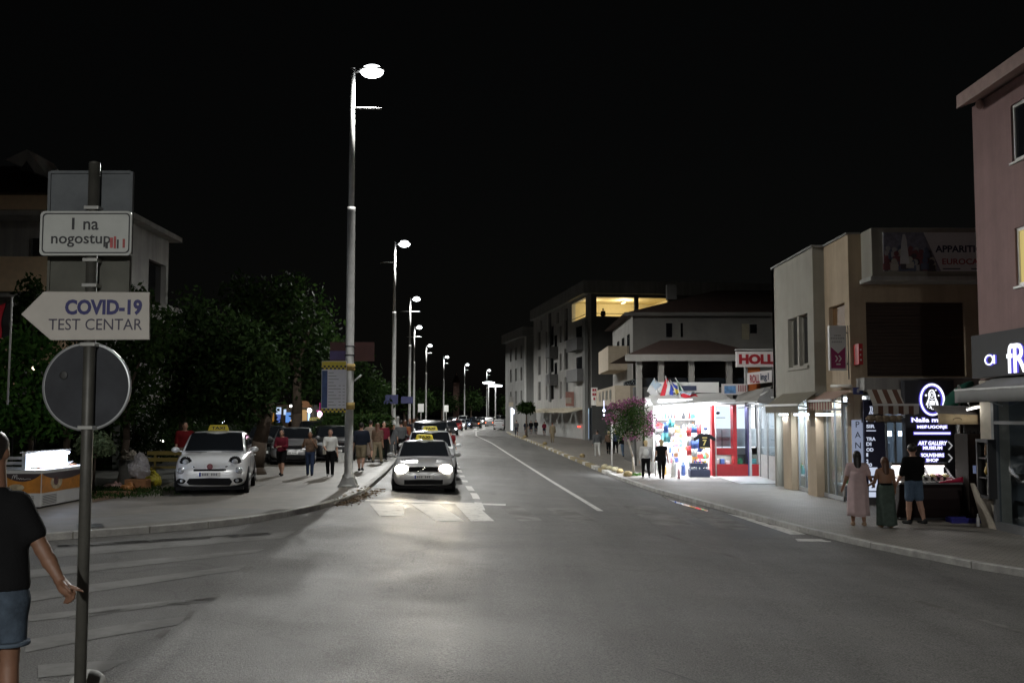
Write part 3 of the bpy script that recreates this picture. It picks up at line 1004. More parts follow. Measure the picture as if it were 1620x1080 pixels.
# ---- B: cream and tan building
B = empty('cream_building', (12, 34, Z0))
tag(B, 'cream and tan two storey building with a boxed banner and brown roller shutter', 'building')
BX, BX2, BYF = 9.45, 9.81, 30.2
y1 = PXW(1287, 500, BX).y; y2 = PXW(1222, 500, BX).y
ztop = P(1378, 362, 29.3).z
wa, wb = PXW(1278, 540, BX).y, PXW(1247, 540, BX).y
wz0, wz1 = PXW(1262, 580, BX).z, PXW(1262, 500, BX).z
wall_x('wall', BX, BX + .36, y1, y2, 2.75, ztop, [(wa, wb, wz0, wz1)], CREAM, B)['label'] = 'cream rendered wall'
wm = (wa + wb) / 2
for a, c in ((wa, wm - .1), (wm + .1, wb)):
    window(B, '-x', a, c, wz0 + .02, wz1, BX + .16, CREAM, GLASS_D, sill=False)
MB().box(BX + .02, BX + .3, wm - .1, wm + .1, wz0, wz1).box(BX - .05, BX + .2, wa - .06, wb + .06, wz0 - .1, wz0).build('window_surround', CREAM, B)
nw = (PXW(1337, 520, BX2).y, PXW(1312, 520, BX2).y)
nz0, nz1 = PXW(1325, 575, BX2).z, PXW(1325, 482, BX2).z
wall_x('wall', BX2, BX2 + .3, BYF + .302, y1, 2.75, ztop, [(nw[0], nw[1], nz0, nz1)], BROWN, B)['label'] = 'tan rendered wall'
MB().box(BX2 + .12, BX2 + .16, nw[0], nw[1], nz0, nz1).build('wooden_shutter', mat('varnished_wood', (.16, .085, .035), .5, var=.3, scale=5), B)
hx0, hx1 = P(1370, 500, BYF).x, P(1526, 500, BYF).x
hz0, hz1 = P(1450, 595, BYF).z, P(1450, 478, BYF).z
wall_y('wall', BYF - .001, BYF + .3, BX2, 16, Z0 + 3.2, ztop - .002, [(hx0, hx1, hz0, hz1)], BROWN, B)['label'] = 'tan rendered wall over the shops'
sh = MB()
n = 22
for k in range(n):
    za, zb = hz0 + (hz1 - hz0) * k / n, hz0 + (hz1 - hz0) * (k + 1) / n
    sh.box(hx0, hx1, BYF + .12, BYF + .16, za + .006, zb - .006)
sh.build('roller_shutter', SHUT, B)
MB().box(hx0, hx1, BYF + .165, BYF + .2, hz0, hz1).build('shutter_backing', DARK_M, B)
rb = MB().box(BX + .37, 18, y1 + .01, y2 - .31, ztop - .3, ztop - .2).box(BX2 + .3, 18, BYF + .3, y1, ztop - .32, ztop - .22)
rb.build('roof', GREY_R, B)
cop = MB().box(BX - .05, BX + .42, y1 - .06, y2, ztop, ztop + .06).box(BX2 - .05, BX2 + .36, BYF - .0, y1 - .065, ztop, ztop + .058)
cop.build('coping', GREY_R, B)
MB().box(BX, 18, y2 - .3, y2, Z0, ztop - .01).build('wall', CREAM, B)['label'] = 'cream end wall beside the souvenir stall'
# boxed banner carrier
bx0 = P(1362, 400, BYF).x; byf = 29.3
bz0 = P(1378, 437, byf).z
MB().box(bx0, 16, byf, BYF - .003, bz0, ztop + .03).build('banner_box', CREAM, B, bevel=.01)
MB().box(bx0 - .06, 16, byf - .06, BYF - .003, bz0 - .12, bz0 - .002).build('banner_ledge', WHITE_R, B)
# ledge over ground floor shops and ground floor
lz0, lz1 = P(1400, 617, 29.5).z, P(1400, 597, 29.5).z
MB().box(P(1367, 600, 29.5).x, 16, 29.5, BYF - .003, lz0, lz1).build('ledge', WHITE_R, B, bevel=.01)
PW = P(1366, 700, 30.0).x
MB().box(BX2 + .001, PW, 30.0, 30.6, Z0, 2.75 + .06).build('pier', BROWN, B)
# street side piers
PIERS = [(1239, 1252, BX), (1277, 1291, BX), (1302, 1316, BX2 - .1)]
for a, c, X in PIERS:
    MB().box(X, X + .3, PXW(c, 700, X).y, PXW(a, 700, X).y, Z0, 2.74).build('pier', BROWN, B)
SW0 = mat('display_white', (.72, .72, .72), .6, var=.05)
rr0_ = random.Random(17)
GOOD = [mat('goods_%s' % n, c, .5, var=.1) for n, c in (('white', (.7, .7, .68)), ('blue', (.08, .16, .45)), ('red', (.5, .05, .05)), ('gold', (.5, .34, .08)), ('wood', (.25, .13, .06)),
        ('green', (.07, .3, .12)), ('black', (.03, .03, .035)), ('pink', (.6, .3, .35)), ('teal', (.1, .38, .42)))]
def statue_mesh(b, x, y, z, h, veil=True):
    b.lathe([(.16 * h, 0), (.17 * h, .05 * h), (.13 * h, .08 * h), (.15 * h, .12 * h), (.13 * h, .4 * h), (.12 * h, .6 * h), (.14 * h, .7 * h), (.07 * h, .8 * h)], (x, y, z), n=8)
    b.ball((x, y, z + .87 * h), (.075 * h, .08 * h, .1 * h), 8, 6)
    b.ball((x - .05 * h, y - .1 * h, z + .62 * h), (.04 * h, .07 * h, .06 * h), 6, 5)
    return b
goods_n = 0
def good(x, y, z, i, kind, s, label, group, cat='souvenir'):
    global goods_n
    goods_n += 1
    b = MB()
    if kind == 'statue': statue_mesh(b, x, y, z, s)
    elif kind == 'box': b.box(x - s * .35, x + s * .35, y - s * .3, y + s * .3, z, z + s * .7)
    elif kind == 'vase': b.lathe([(.2 * s, 0), (.3 * s, .3 * s), (.22 * s, .6 * s), (.1 * s, .75 * s), (.16 * s, s)], (x, y, z), n=10)
    elif kind == 'cross': b.box(x - .05 * s, x + .05 * s, y - .03 * s, y + .03 * s, z, z + s).box(x - .28 * s, x + .28 * s, y - .029 * s, y + .029 * s, z + .62 * s, z + .72 * s)
    elif kind == 'plate': b.tube((x, y - .01, z + s * .5), (x, y + .015, z + s * .5), s * .5, n=14, smooth=False)
    nm = {'statue': 'statuette', 'box': 'gift_box', 'vase': 'vase', 'cross': 'wooden_cross', 'plate': 'souvenir_plate'}[kind]
    o = b.build(nm, GOOD[i % len(GOOD)])
    return tag(o, label, cat, group)
# interior of the street side shops
IX = 13.0
MB().box(IX, IX + .1, 30.6, y2 - .3, Z0, 2.7).build('shop_interior', INT_W, B)
MB().box(BX + .4, IX, 30.7, y2 - .3, 2.7, 2.76).build('shop_ceiling', INT_W, B)
MB().box(BX + .3, IX, 30.7, y2 - .3, Z0 + .003, Z0 + .02).build('shop_floor', FLOOR_T, B)
for yy in (32.9, 35.4):
    MB().box(BX + .5, IX, yy, yy + .08, Z0 + .02, 2.7).build('shop_partition', INT_W, B)
bounds = [(30.65, 32.9), (33.0, 35.4), (35.5, y2 - .35)]
for i, (a, c) in enumerate(bounds):
    mid = (a + c) / 2
    for dx in (.9, 2.2):
        MB().box(BX + dx, BX + dx + .1, a + .2, c - .2, 2.62, 2.68).build('ceiling_light', TUBE_S, B)
    lamp_light('shop_light', 'AREA', B, (BX + .62, mid, 2.58), (150, 130, 220)[i], (.88, .94, 1), .5, size_y=c - a - .4)
    MB().box(BX + .95, BX + 1.0, a + .15, c - .15, Z0 + .5, 2.4).build('display_back', SW0, B)
    MB().box(BX + .3, BX + .95, a + .15, c - .15, Z0 + .45, Z0 + .5).build('display_deck', SW0, B)
    for k in range(9):
        good(BX + .72 - .2 * (k % 2), a + .3 + (c - a - .6) * k / 8, Z0 + .503, rr0_.randrange(9), rr0_.choice(['statue', 'vase', 'box', 'statue']), rr0_.uniform(.25, .45), 'souvenir standing in the street side window display', 'souvenirs in the street side window displays')
    # glazed front
    f = MB(); X = BX + .22
    f.box(X, X + .05, a, c, Z0 + .02, Z0 + .14); f.box(X, X + .05, a, c, 2.28, 2.34); f.box(X, X + .05, a, c, 2.68, 2.74)
    for k in range(4):
        y = a + (c - a - .05) * k / 3
        f.box(X - .003, X + .053, y, y + .05, Z0, 2.74)
    f.build('shopfront_frame', mat('aluminium', (.4, .41, .42), .4, .3, var=.08), B)
    MB().box(X + .02, X + .03, a + .05, c - .05, Z0 + .14, 2.68).build('shopfront_glass', GLASS, B)
    MB().box(BX - .02, BX + .05, a + .25, c - .4, 2.12, 2.2).build('front_tube', TUBE, B)
    lamp_light('front_tube_light', 'AREA', B, (BX - .04, mid, 2.1), 26, (.88, .93, 1), .08, size_y=c - a - .7, rot=(0, R(25), 0))
    for k in range(4):
        MB().box(IX - .4, IX - .01, a + .1, c - .1, .1 + k * .55, .13 + k * .55).build('shelf', WHITE_P, B)
# (goods): little statues and boxes in many colours
NAMES = ['white', 'blue', 'red', 'golden', 'brown', 'green', 'black', 'pink', 'teal']
kn = ['statue', 'box', 'vase', 'cross', 'statue', 'box']
KW = {'statue': 'figurine', 'box': 'gift box', 'vase': 'vase', 'cross': 'cross', 'plate': 'plate'}
rr = random.Random(3)
for i, (a, c) in enumerate(bounds):
    for k in range(3):
        for j in range(5):
            q = rr.randrange(len(GOOD)); kd = rr.choice(kn)
            good(IX - .2, a + .25 + (c - a - .5) * j / 4, .131 + k * .55, q, kd, rr.uniform(.24, .42), 'small goods displayed on the shop shelves behind the cream building glass', 'goods on the shelves behind the cream building glass')

# ---- banner on the box: a photographed crowd round a white statue, and a text panel
bn = empty('banner', (12.5, byf - .02, bz0 + .1))
tag(bn, 'wide printed banner with a crowd picture and dark lettering', 'banner')
nx0 = P(1397, 400, byf).x; nz0_, nz1_ = P(1397, 429, byf).z, P(1397, 368, byf).z
MB().box(nx0, 15.6, byf - .03, byf - .003, nz0_, nz1_).build('banner_sheet', mat('banner_vinyl', (.62, .62, .64), .5, var=.05), bn)
xs0, xs1 = P(1460, 368, byf).x, P(1488, 429, byf).x
MB().prism([(nx0, byf - .031, nz0_), (xs1, byf - .031, nz0_), (xs0, byf - .031, nz1_), (nx0, byf - .031, nz1_)], (0, -.004, 0)).build('picture_field', mat('banner_picture', (.17, .17, .22), .5, var=.4, scale=6), bn)
cr = random.Random(5)
CROWD = [mat('print_%d' % k, c, .5, var=0) for k, c in enumerate([(.3, .3, .3), (.05, .04, .05), (.16, .05, .06), (.4, .38, .33), (.08, .1, .16)])]
cb = [MB() for _ in CROWD]
for k in range(95):
    u = cr.random(); v = cr.random() ** 1.2 * .55
    x = nx0 + .08 + u * (xs1 - nx0 - .3); z = nz0_ + .08 + v * (nz1_ - nz0_)
    if x > xs1 + (xs0 - xs1) * (z - nz0_) / (nz1_ - nz0_) - .1: continue
    q = cr.randrange(len(CROWD)); r = .045 + .05 * (1 - v)
    cb[q].lathe([(r, -.036 - .0004 * k), (r * .9, -.0362 - .0004 * k)], (x, byf, z), axis='y', n=9)
    cb[q].box(x - r * 1.3, x + r * 1.3, byf - .036 - .0004 * k, byf - .035, max(nz0_, z - r * 3), z - r * .9)
for q, b in enumerate(cb): b.build('crowd_print', CROWD[q], bn)
xst = P(1429, 400, byf).x
MB().prism([(xst - .13, byf - .075, nz0_ + .2), (xst + .14, byf - .075, nz0_ + .2), (xst + .07, byf - .075, nz1_ - .2), (xst + .03, byf - .075, nz1_ - .06), (xst - .03, byf - .075, nz1_ - .06), (xst - .07, byf - .075, nz1_ - .25)], (0, -.004, 0)).build('statue_print', mat('print_white', (.5, .5, .52), .5, var=.1), bn)
NAVY = mat('navy_ink', (.02, .02, .06), .5, var=0)
REDI = mat('red_ink', (.32, .03, .05), .5, var=0)
c_ = P(1481, 394, byf)
text('lettering', 'APPARITION HILL', NAVY, bn, (P(1480, 394, byf).x + 1.08, byf - .032, c_.z), '-y', width=2.2, height=.2, depth=.004, bold=.03)
text('lettering', 'EUROCATERING', REDI, bn, (P(1490, 414, byf).x + .95, byf - .032, P(1490, 414, byf).z), '-y', width=1.9, height=.17, depth=.004, bold=.02)
MB().box(xs1 + .05, xs1 + .55, byf - .034, byf - .03, nz0_ + .05, nz0_ + .08).box(xs1 + .85, xs1 + 1.8, byf - .034, byf - .03, nz0_ + .05, nz0_ + .08).build('rule', NAVY, bn)

# ---- projecting signs on the tan wall
sg = empty('projecting_sign', P(1325, 580, 29.9))
tag(sg, 'white and magenta projecting sign with double white arrows', 'sign')
x0, x1 = P(1311, 550, 29.9).x, P(1338, 550, 29.9).x
z0, z1 = P(1325, 586, 29.9).z, P(1325, 515, 29.9).z
MB().box(x0, x1, 29.83, 29.97, z0, z1).build('sign_box', WHITE_P, sg, bevel=.01)
MAG = mat('magenta_print', (.33, .015, .12), .45, var=.06)
xm = (x0 + x1) / 2; zm = z0 + (z1 - z0) * .42
MB().prism([(x0 + .04, 29.828, z0 + .06), (x1 - .04, 29.828, z0 + .06), (x1 - .04, 29.828, z0 + .52 * (z1 - z0)), (xm, 29.828, zm - .06), (x0 + .04, 29.828, z0 + .52 * (z1 - z0))], (0, -.004, 0)).build('print_field', MAG, sg)
ch = MB()
for dx in (-.06, .04):
    za = z0 + .34
    ch.prism([(xm + dx - .04, 29.822, za + .09), (xm + dx, 29.822, za + .09), (xm + dx + .06, 29.822, za), (xm + dx, 29.822, za - .09), (xm + dx - .04, 29.822, za - .09), (xm + dx + .02, 29.822, za)], (0, -.004, 0))
ch.box(xm - .06, xm + .06, 29.818, 29.824, z0 + .16, z0 + .2)
ch.build('arrows', WHITE_P, sg)
tl = MB()
for k, (w, zz) in enumerate([(.1, .76), (.2, .7), (.17, .62)]):
    for j in range(int(w * 40)): tl.box(xm - w + j * .05, xm - w + j * .05 + .032, 29.824, 29.829, z0 + zz * (z1 - z0), z0 + zz * (z1 - z0) + .035)
tl.build('lettering', mat('grey_ink', (.3, .3, .3), .5, var=0), sg)
MB().tube((x1, 29.9, z1 - .2), (x1 + .1, 30.0, z1 - .2), .02).tube((x1, 29.9, z0 + .2), (x1 + .1, 30.0, z0 + .2), .02).tube((x1 + .09, 29.96, z0 - .25), (x1 + .09, 29.96, z1), .015).build('bracket', DARK_M, sg)
sg = empty('projecting_sign', P(1358, 576, 29.95))
tag(sg, 'narrow red projecting sign next to the brown shutter', 'sign')
a0, a1 = P(1355, 560, 29.9), P(1362, 576, 29.9)
MB().box(a0.x, a1.x, 29.7, 30.15, P(1358, 577, 29.9).z, P(1358, 544, 29.9).z).build('sign_box', mat('red_sign', (.5, .01, .015), .4, var=.05), sg, bevel=.01)
q = MB()
for k, w in enumerate((.05, .035, .045)): q.box(xm * 0 + a0.x + .03, a0.x + .03 + w, 29.694, 29.699, P(1358, 571 - k * 8, 29.9).z, P(1358, 571 - k * 8, 29.9).z + .05)
q.build('lettering', WHITE_P, sg)
sg = empty('house_number', P(1357, 618, 29.98))
tag(sg, 'small blue house number plate above the PAN panel', 'plate')
p = P(1357, 618, 29.99)
MB().box(p.x - .14, p.x + .14, 29.965, 29.997, p.z - .1, p.z + .1).build('plate', mat('blue_enamel', (.04, .05, .2), .4, var=0), sg, bevel=.006)
text('lettering', '8', WHITE_P, sg, (p.x, 29.963, p.z), '-y', height=.11, depth=.003)
# PAN panel
sg = empty('lettered_panel', P(1356, 715, 29.97))
tag(sg, 'upright pale panel reading PAN on the tan pier', 'sign')
pa, pb = P(1348, 690, 29.96), P(1365, 690, 29.96)
za, zb = P(1356, 745, 29.96).z, P(1356, 664, 29.96).z
MB().box(pa.x, pb.x, 29.93, 29.996, za, zb).build('panel', emis('panel_glow', (.5, .57, .78), .42), sg, bevel=.004)
for k, chh in enumerate('PAN'):
    text('lettering', chh, mat('black_ink', (.015, .015, .018), .5, var=0), sg, ((pa.x + pb.x) / 2, 29.925, P(1356, 671 + 16.5 * k, 29.96).z), '-y', height=.17, depth=.004)

# ------------------------------------------------------------------ shop corner under the tan wall
# menu board beside the PAN panel
PXv = lambda px, py, Y: P(px, py, Y)
mb = empty('menu_board', P(1384, 790, 29.6))
tag(mb, 'tall blue lit menu board beside the PAN panel', 'menu board')
m0, m1 = P(1367, 700, 29.6).x, P(1400, 700, 29.6).x
mz0, mz1 = P(1384, 785, 29.6).z, P(1384, 632, 29.6).z
MB().box(m0, m1, 29.56, 29.66, mz0, mz1).build('board', mat('menu_blue', (.02, .022, .06), .35, var=.1), mb, bevel=.008)
MENU_W = emis('menu_glow', (.72, .8, 1.0), .75)
for py, s_, w in [(664, 'BUREK I', .36), (674, 'SIR', .24), (694, 'TRA', .26), (702, 'DI', .14), (711, 'OD', .2), (719, '1', .05), (729, '2', .06), (735, '20', .16)]:
    p = P(1369, py, 29.55)
    text('lettering', s_, MENU_W, mb, (p.x + .03, 29.556, p.z), '-y', width=w, height=.1, depth=.004, align='LEFT', bold=.03)
p = P(1369, 681, 29.55)
MB().box(p.x + .03, p.x + .3, 29.55, 29.558, p.z - .012, p.z + .012).build('rule', MENU_W, mb)
b = MB()
p = P(1372, 648, 29.55)
for k in range(3):
    b.path([Vector((p.x + .05 + k * .045 + .05 * math.sin(t * 2.2), 29.553, p.z - .12 + t * .2)) for t in np.linspace(0, 1.1, 7)], .012, 5)
b.build('steam_emblem', MENU_W, mb)
for py0_, py1_ in ((739, 752), (756, 776), (778, 786)):
    q0, q1 = P(1375, py1_, 29.55), P(1388, py0_, 29.55)
    MB().box(q0.x, q1.x, 29.545, 29.558, q0.z, q1.z).build('picture_card', MENU_W, mb)
qq = P(1381, 766, 29.53)
text('lettering', '9', mat('navy_ink', (0, 0, 0)), mb, (qq.x, 29.543, qq.z), '-y', height=.22, depth=.003, bold=.02)
# bakery front: frame, glazing, counter and lit back wall
bk = empty('bakery_front', (11, 29.9, Z0))
tag(bk, 'glazed bakery front under the white ledge with a grey counter frame', 'shop front')
s0, s1 = P(1402, 700, 29.8).x, P(1432, 700, 29.8).x + .2
f = MB()
f.box(m0, s1, 29.72, 29.8, P(1400, 668, 29.8).z, P(1400, 660, 29.8).z)
f.box(m0, s1, 29.721, 29.79, Z0, Z0 + .35)
for px in (1400, 1414, 1427): 
    x = P(px, 700, 29.8).x
    f.box(x, x + .05, 29.719, 29.801, Z0, P(1400, 660, 29.8).z)
f.build('frame', MID_M, bk)
MB().box(m0 + .02, s1, 29.75, 29.76, Z0 + .35, 2.0).build('glass', GLASS, bk)
MB().box(m0 + .2, s1 + 1, 32.6, 32.7, Z0, 2.6).box(s1 + .5, s1 + .6, 29.9, 32.6, Z0, 2.6).box(m0 + .1, s1 + .5, 30.61, 32.6, 2.55, 2.6).build('back_wall', mat('bakery_wall', (.2, .22, .25), .6), bk)
MB().box(m0 + .3, m0 + 1.1, 30.6, 31.2, .75, 1.35).box(m0 + .35, m0 + .95, 30.3, 30.5, .2, .7).build('oven', mat('oven_steel', (.35, .36, .37), .3, .7), bk, bevel=.02)
for x in (m0 + .9, m0 + 1.25):
    MB().box(x, x + .14, 30.3, 30.36, P(1420, 690, 30).z, P(1420, 682, 30).z).build('hanging_light', emis('hang_light', (.75, .85, 1), 9), bk)
MB().box(s1 - .22, s1 - .1, 29.78, 29.86, Z0 + .6, P(1420, 693, 30).z).build('lit_pillar', emis('pale_strip', (.5, .7, 1.0), .55), bk)
lamp_light('shop_light', 'AREA', bk, (m0 + .9, 31, 2.5), 45, (.8, .9, 1), .8)
# striped awning of the bakery
aw = empty('striped_awning', (10.6, 29.5, 2.4))
tag(aw, 'brown and white striped awning above the bakery window', 'awning')
ax0, ax1 = P(1377, 640, 29.2).x, P(1432, 640, 29.2).x
azt, azm, azb = P(1400, 616, 29.5).z, P(1400, 640, 29.0).z, P(1400, 656, 29.0).z
wS, bS = MB(), MB()
for k in range(9):
    u0, u1 = ax0 + (ax1 + .3 - ax0) * k / 9, ax0 + (ax1 + .3 - ax0) * (k + 1) / 9
    bb = (wS, bS)[k % 2]
    bb.poly([(u0, 29.0, azm), (u1, 29.0, azm), (u1, 29.48, azt), (u0, 29.48, azt)])
    bb.poly([(u0, 28.995, azb + .03 * (k % 2)), (u1, 28.995, azb + .03 * ((k + 1) % 2)), (u1, 28.995, azm), (u0, 28.995, azm)])
wS.build('white_stripe', mat('awning_white', (.5, .47, .42), .8), aw, fix=False)
bS.build('brown_stripe', mat('awning_brown', (.13, .06, .04), .8), aw, fix=False)
MB().box(ax0 - .02, ax1 + .3, 28.96, 28.985, azm - .03, azm + .03).build('front_bar', WHITE_P, aw)
hg = MB()
# round loaves shown under the awning
for k in range(5):
    p = P(1378 + k * 11.5, 662, 29.4)
    o = MB().ball((p.x, 29.4, p.z), (.16, .1, .1), 10, 7).build('hanging_basket', mat('wicker', (.2, .15, .1), .8, var=.4, scale=20))
    tag(o, 'round wicker basket hanging in a row under the striped awning', 'basket', 'baskets under the striped awning')

# black totem sign with emblem
ts = empty('totem_sign', (11.6, 29.2, Z0))
tag(ts, 'tall black lit sign with an oval emblem of a veiled figure', 'sign')
TY = 29.0
tx0, tx1 = P(1433, 700, TY).x, P(1512, 700, TY).x
tz1 = P(1470, 601, TY).z
MB().box(tx0, tx1, TY, TY + .28, Z0, tz1).build('sign_body', mat('sign_anthracite', (.035, .037, .045), .5, var=.1), ts, bevel=.015)
cx, cz = P(1474, 632, TY).x, P(1474, 632, TY).z
rx, rz = (P(1493, 632, TY).x - P(1455, 632, TY).x) / 2, (P(1474, 607, TY).z - P(1474, 657, TY).z) / 2
def ring(b, rx, rz, y, r, n=40):
    b.path([Vector((cx + rx * math.cos(t), y, cz + rz * math.sin(t))) for t in np.linspace(0, 2 * math.pi, n)], r, 6)
b = MB(); ring(b, rx * .93, rz * .93, TY - .004, .055); b.build('emblem_halo', SIGN_B, ts)
b = MB(); ring(b, rx * .95, rz * .95, TY - .03, .034)
b.build('emblem_ring', SIGN_W, ts)
b = MB(); yy = TY - .03
def L(pts, r=.014): b.path([Vector((cx + x * .86 * rx, yy, cz + (z * .9 + .02) * rz)) for x, z in pts], r * .68, 5)
L([(-.28, .12), (-.3, .42), (-.16, .62), (0, .66), (.16, .6), (.28, .36), (.32, .1), (.5, -.2), (.55, -.45)], .024)
L([(-.28, .12), (-.4, -.1), (-.58, -.4)], .02)
L([(-.12, .2), (-.14, .4), (0, .5), (.12, .4), (.1, .2), (0, .12), (-.12, .2)], .014)
L([(-.26, .08), (0, -.02), (.26, .06)], .013)
L([(-.3, -.04), (-.42, -.3), (-.45, -.58)]); L([(.3, -.04), (.4, -.3), (.35, -.66)]); L([(-.2, -.1), (-.24, -.4), (-.05, -.7)]); L([(.2, -.1), (.22, -.4), (.05, -.72)])
L([(-.3, -.62), (0, -.5), (.3, -.7)]); L([(-.14, -.12), (-.1, -.36), (0, -.46), (.1, -.36), (.14, -.12)], .03); L([(0, -.08), (0, -.4)], .03)
b.ball((cx - .5 * rx, yy, cz + .28 * rz), .03, 6, 4).ball((cx + .55 * rx, yy, cz + .26 * rz), .022, 6, 4).ball((cx + .33 * rx, yy, cz + .6 * rz), .02, 6, 4)
b.build('emblem_figure', SIGN_W, ts)
def lit_text(body, pxa, pxb, py, hpx, bold=.02, shear=0):
    p0, p1 = P(pxa, py, TY), P(pxb, py, TY)
    h = hpx / F * TY
    text('lettering_halo', body, SIGN_B, ts, ((p0.x + p1.x) / 2, TY - .003, p0.z), '-y', width=(p1.x - p0.x) + .04, height=h + .04, depth=.003, bold=bold + .045, shear=shear)
    text('lettering', body, SIGN_W, ts, ((p0.x + p1.x) / 2, TY - .02, p0.z), '-y', width=p1.x - p0.x, height=h, depth=.008, bold=bold, shear=shear)
lit_text('Naša majka', 1442, 1506, 665, 9, .02)
lit_text('MEĐUGORJE', 1451, 1498, 675.5, 6, .02)
lit_text('ART GALLERY', 1452, 1498, 700.5, 6, .02, .2)
lit_text('MUSEUM', 1460, 1490, 708, 5, .02)
lit_text('SOUVENIRS', 1457, 1493, 719.5, 5.5, .02)
lit_text('SHOP', 1465, 1484, 727.5, 5, .02)
l0, l1 = P(1446, 685, TY), P(1503, 685, TY)
MB().box(l0.x, l1.x, TY - .02, TY - .008, l0.z - .02, l0.z + .02).build('rule', SIGN_W, ts)
MB().box(l0.x - .02, l1.x + .02, TY - .005, TY - .001, l0.z - .045, l0.z + .045).build('rule_halo', SIGN_B, ts)
for py in (704.5, 724):
    p = P(1503, py, TY)
    MB().path([Vector((p.x - .05, TY - .02, p.z + .11)), Vector((p.x + .05, TY - .02, p.z)), Vector((p.x - .05, TY - .02, p.z - .11))], .016, 6).build('chevron', emis('chevron_grey', (.6, .6, .62), .55), ts)

# curved glass ice cream counter
ic = empty('display_counter', G(1480, 826))
tag(ic, 'dark curved counter with a brightly lit glass top and red trim', 'display counter')
CY = 25.2
i0, i1 = P(1406, 800, CY + .3).x, P(1523, 800, CY).x
iz = Z0
izb = P(1480, 766, CY).z; izt = P(1480, 733, CY + .9).z
BODY = mat('counter_body', (.016, .009, .009), .6, var=.2, spec=.25)
b = MB()
prof = [(CY + .25, iz + .06), (CY + .1, iz + .3), (CY, izb - .35), (CY - .02, izb - .1), (CY + .05, izb)]
b.loft([[(x, y, z) for y, z in prof] + [(x, CY + 1.15, izb), (x, CY + 1.15, iz + .06)] for x in (i0 + .15, i1)], smooth=False)
b.build('body', BODY, ic, bevel=.03)
MB().box(i0 + .3, i1 - .1, CY + .35, CY + 1.05, iz, iz + .058).build('plinth', DARK_M, ic)
MB().box(i0 + .16, i1, CY - .05, CY + .06, izb + .002, izb + .05).build('steel_trim', MID_M, ic)
# curved glass
gl = MB()
gl.patch(lambda u, v: (i0 + .2 + (i1 - i0 - .25) * u, CY + .02 + .85 * math.sin(v * math.pi / 2) ** 1.2 * 1.0, izb + .05 + (izt - izb - .05) * (1 - math.cos(v * math.pi / 2) ** 1.4)), 4, 12)
gl.build('curved_glass', GLASS, ic, fix=False)
ribs = []
for k, u in enumerate((0, .62, 1)):
    b = MB(); x = i0 + .18 + (i1 - i0 - .22) * u
    b.path([Vector((x, CY + .01 + .85 * math.sin(v * math.pi / 2) ** 1.2, izb + .05 + (izt - izb - .05) * (1 - math.cos(v * math.pi / 2) ** 1.4))) for v in np.linspace(0, 1, 14)], .03 if k else .022, 6)
    b.build('glass_rib', DARK_M if k else emis('rib_glow', (1, .95, .95), 3), ic)
CREAMW = emis('display_light', (1.0, .9, .9), 5)
MB().box(i0 + .3, i1 - .08, CY + .86, CY + .92, izb + .12, izt - .06).build('lit_back', emis('display_back', (1, .93, .93), 1.5), ic)
MB().box(i0 + .25, i1 - .05, CY + .72, CY + .95, izt - .04, izt + .03).build('top_shelf', DARK_M, ic)
MB().box(i0 + .3, i1 - .1, CY + .76, CY + .84, izt - .07, izt - .042).build('tube_light', CREAMW, ic)
MB().box(i0 + .22, i1 - .04, CY + .06, CY + .85, izb + .052, izb + .08).build('tray_deck', INT_W, ic)
lamp_light('counter_light', 'AREA', ic, ((i0 + i1) / 2, CY + .6, izt - .09), 14, (1, .93, .92), 1.6, size_y=.2)
FLAV = [(.75, .7, .55), (.45, .2, .1), (.7, .35, .4), (.5, .6, .35), (.75, .73, .7), (.6, .45, .2), (.35, .12, .18), (.7, .6, .3)]
for k in range(8):
    x = i0 + .35 + (i1 - i0 - .6) * k / 7
    t = empty('ice_cream_tub', (x, CY + .42, izb + .082))
    tag(t, 'steel tub of ice cream inside the lit curved counter', 'tub', 'ice cream tubs in the curved counter')
    MB().box(x - .11, x + .11, CY + .2, CY + .66, izb + .082, izb + .16).build('pan', mat('pan_steel', (.5, .5, .5), .3, .8), t)
    MB().ball((x, CY + .43, izb + .17), (.1, .2, .07), 10, 6).build('ice_cream', mat('ice_cream_%d' % k, FLAV[k], .6, var=.1, scale=20), t)
x = P(1521, 758, CY - .03)
b = MB(); b.patch(lambda u, v: (P(1484, 766, CY).x + (i1 - P(1484, 766, CY).x) * u, CY - .055, izb + .06 + u * .13 - v * (.02 + .11 * u)), 8, 2)
b.build('red_trim', mat('red_trim_paint', (.45, .01, .06), .35, var=0), ic, thick=.02)
# tall dark cabinet at the counter's end
cb_ = empty('dark_cabinet', G(1533, 824))
tag(cb_, 'tall dark brown cabinet standing at the end of the lit counter', 'cabinet')
q0, q1 = P(1545, 750, 24.6).x, P(1571, 750, 24.6).x
q0, q1 = P(1521, 750, 24.9).x + .02, P(1549, 750, 24.9).x
q0 = max(q0, i1 + .02 - .35)
czt = P(1535, 686, 24.9).z
MB().box(i1 + .015, i1 + .5, 24.85, 25.6, Z0, czt).build('cabinet_body', mat('dark_wood', (.014, .01, .008), .7, var=.3, scale=6, spec=.15), cb_, bevel=.012)
MB().box(i1 + .05, i1 + .46, 24.835, 24.848, Z0 + .15, czt - .1).build('door_panel', mat('dark_wood_panel', (.016, .01, .008), .7, var=.3, scale=6, spec=.15), cb_)
b = MB()
for k in range(4): b.box(i1 + .06 + k * .1, i1 + .1 + k * .1, 25.0, 25.06, czt + .001, czt + .05 + .02 * (k % 2))
b.box(i1 + .03, i1 + .48, 25.07, 25.1, czt + .001, czt + .22)
b.build('top_rail', DARK_M, cb_)
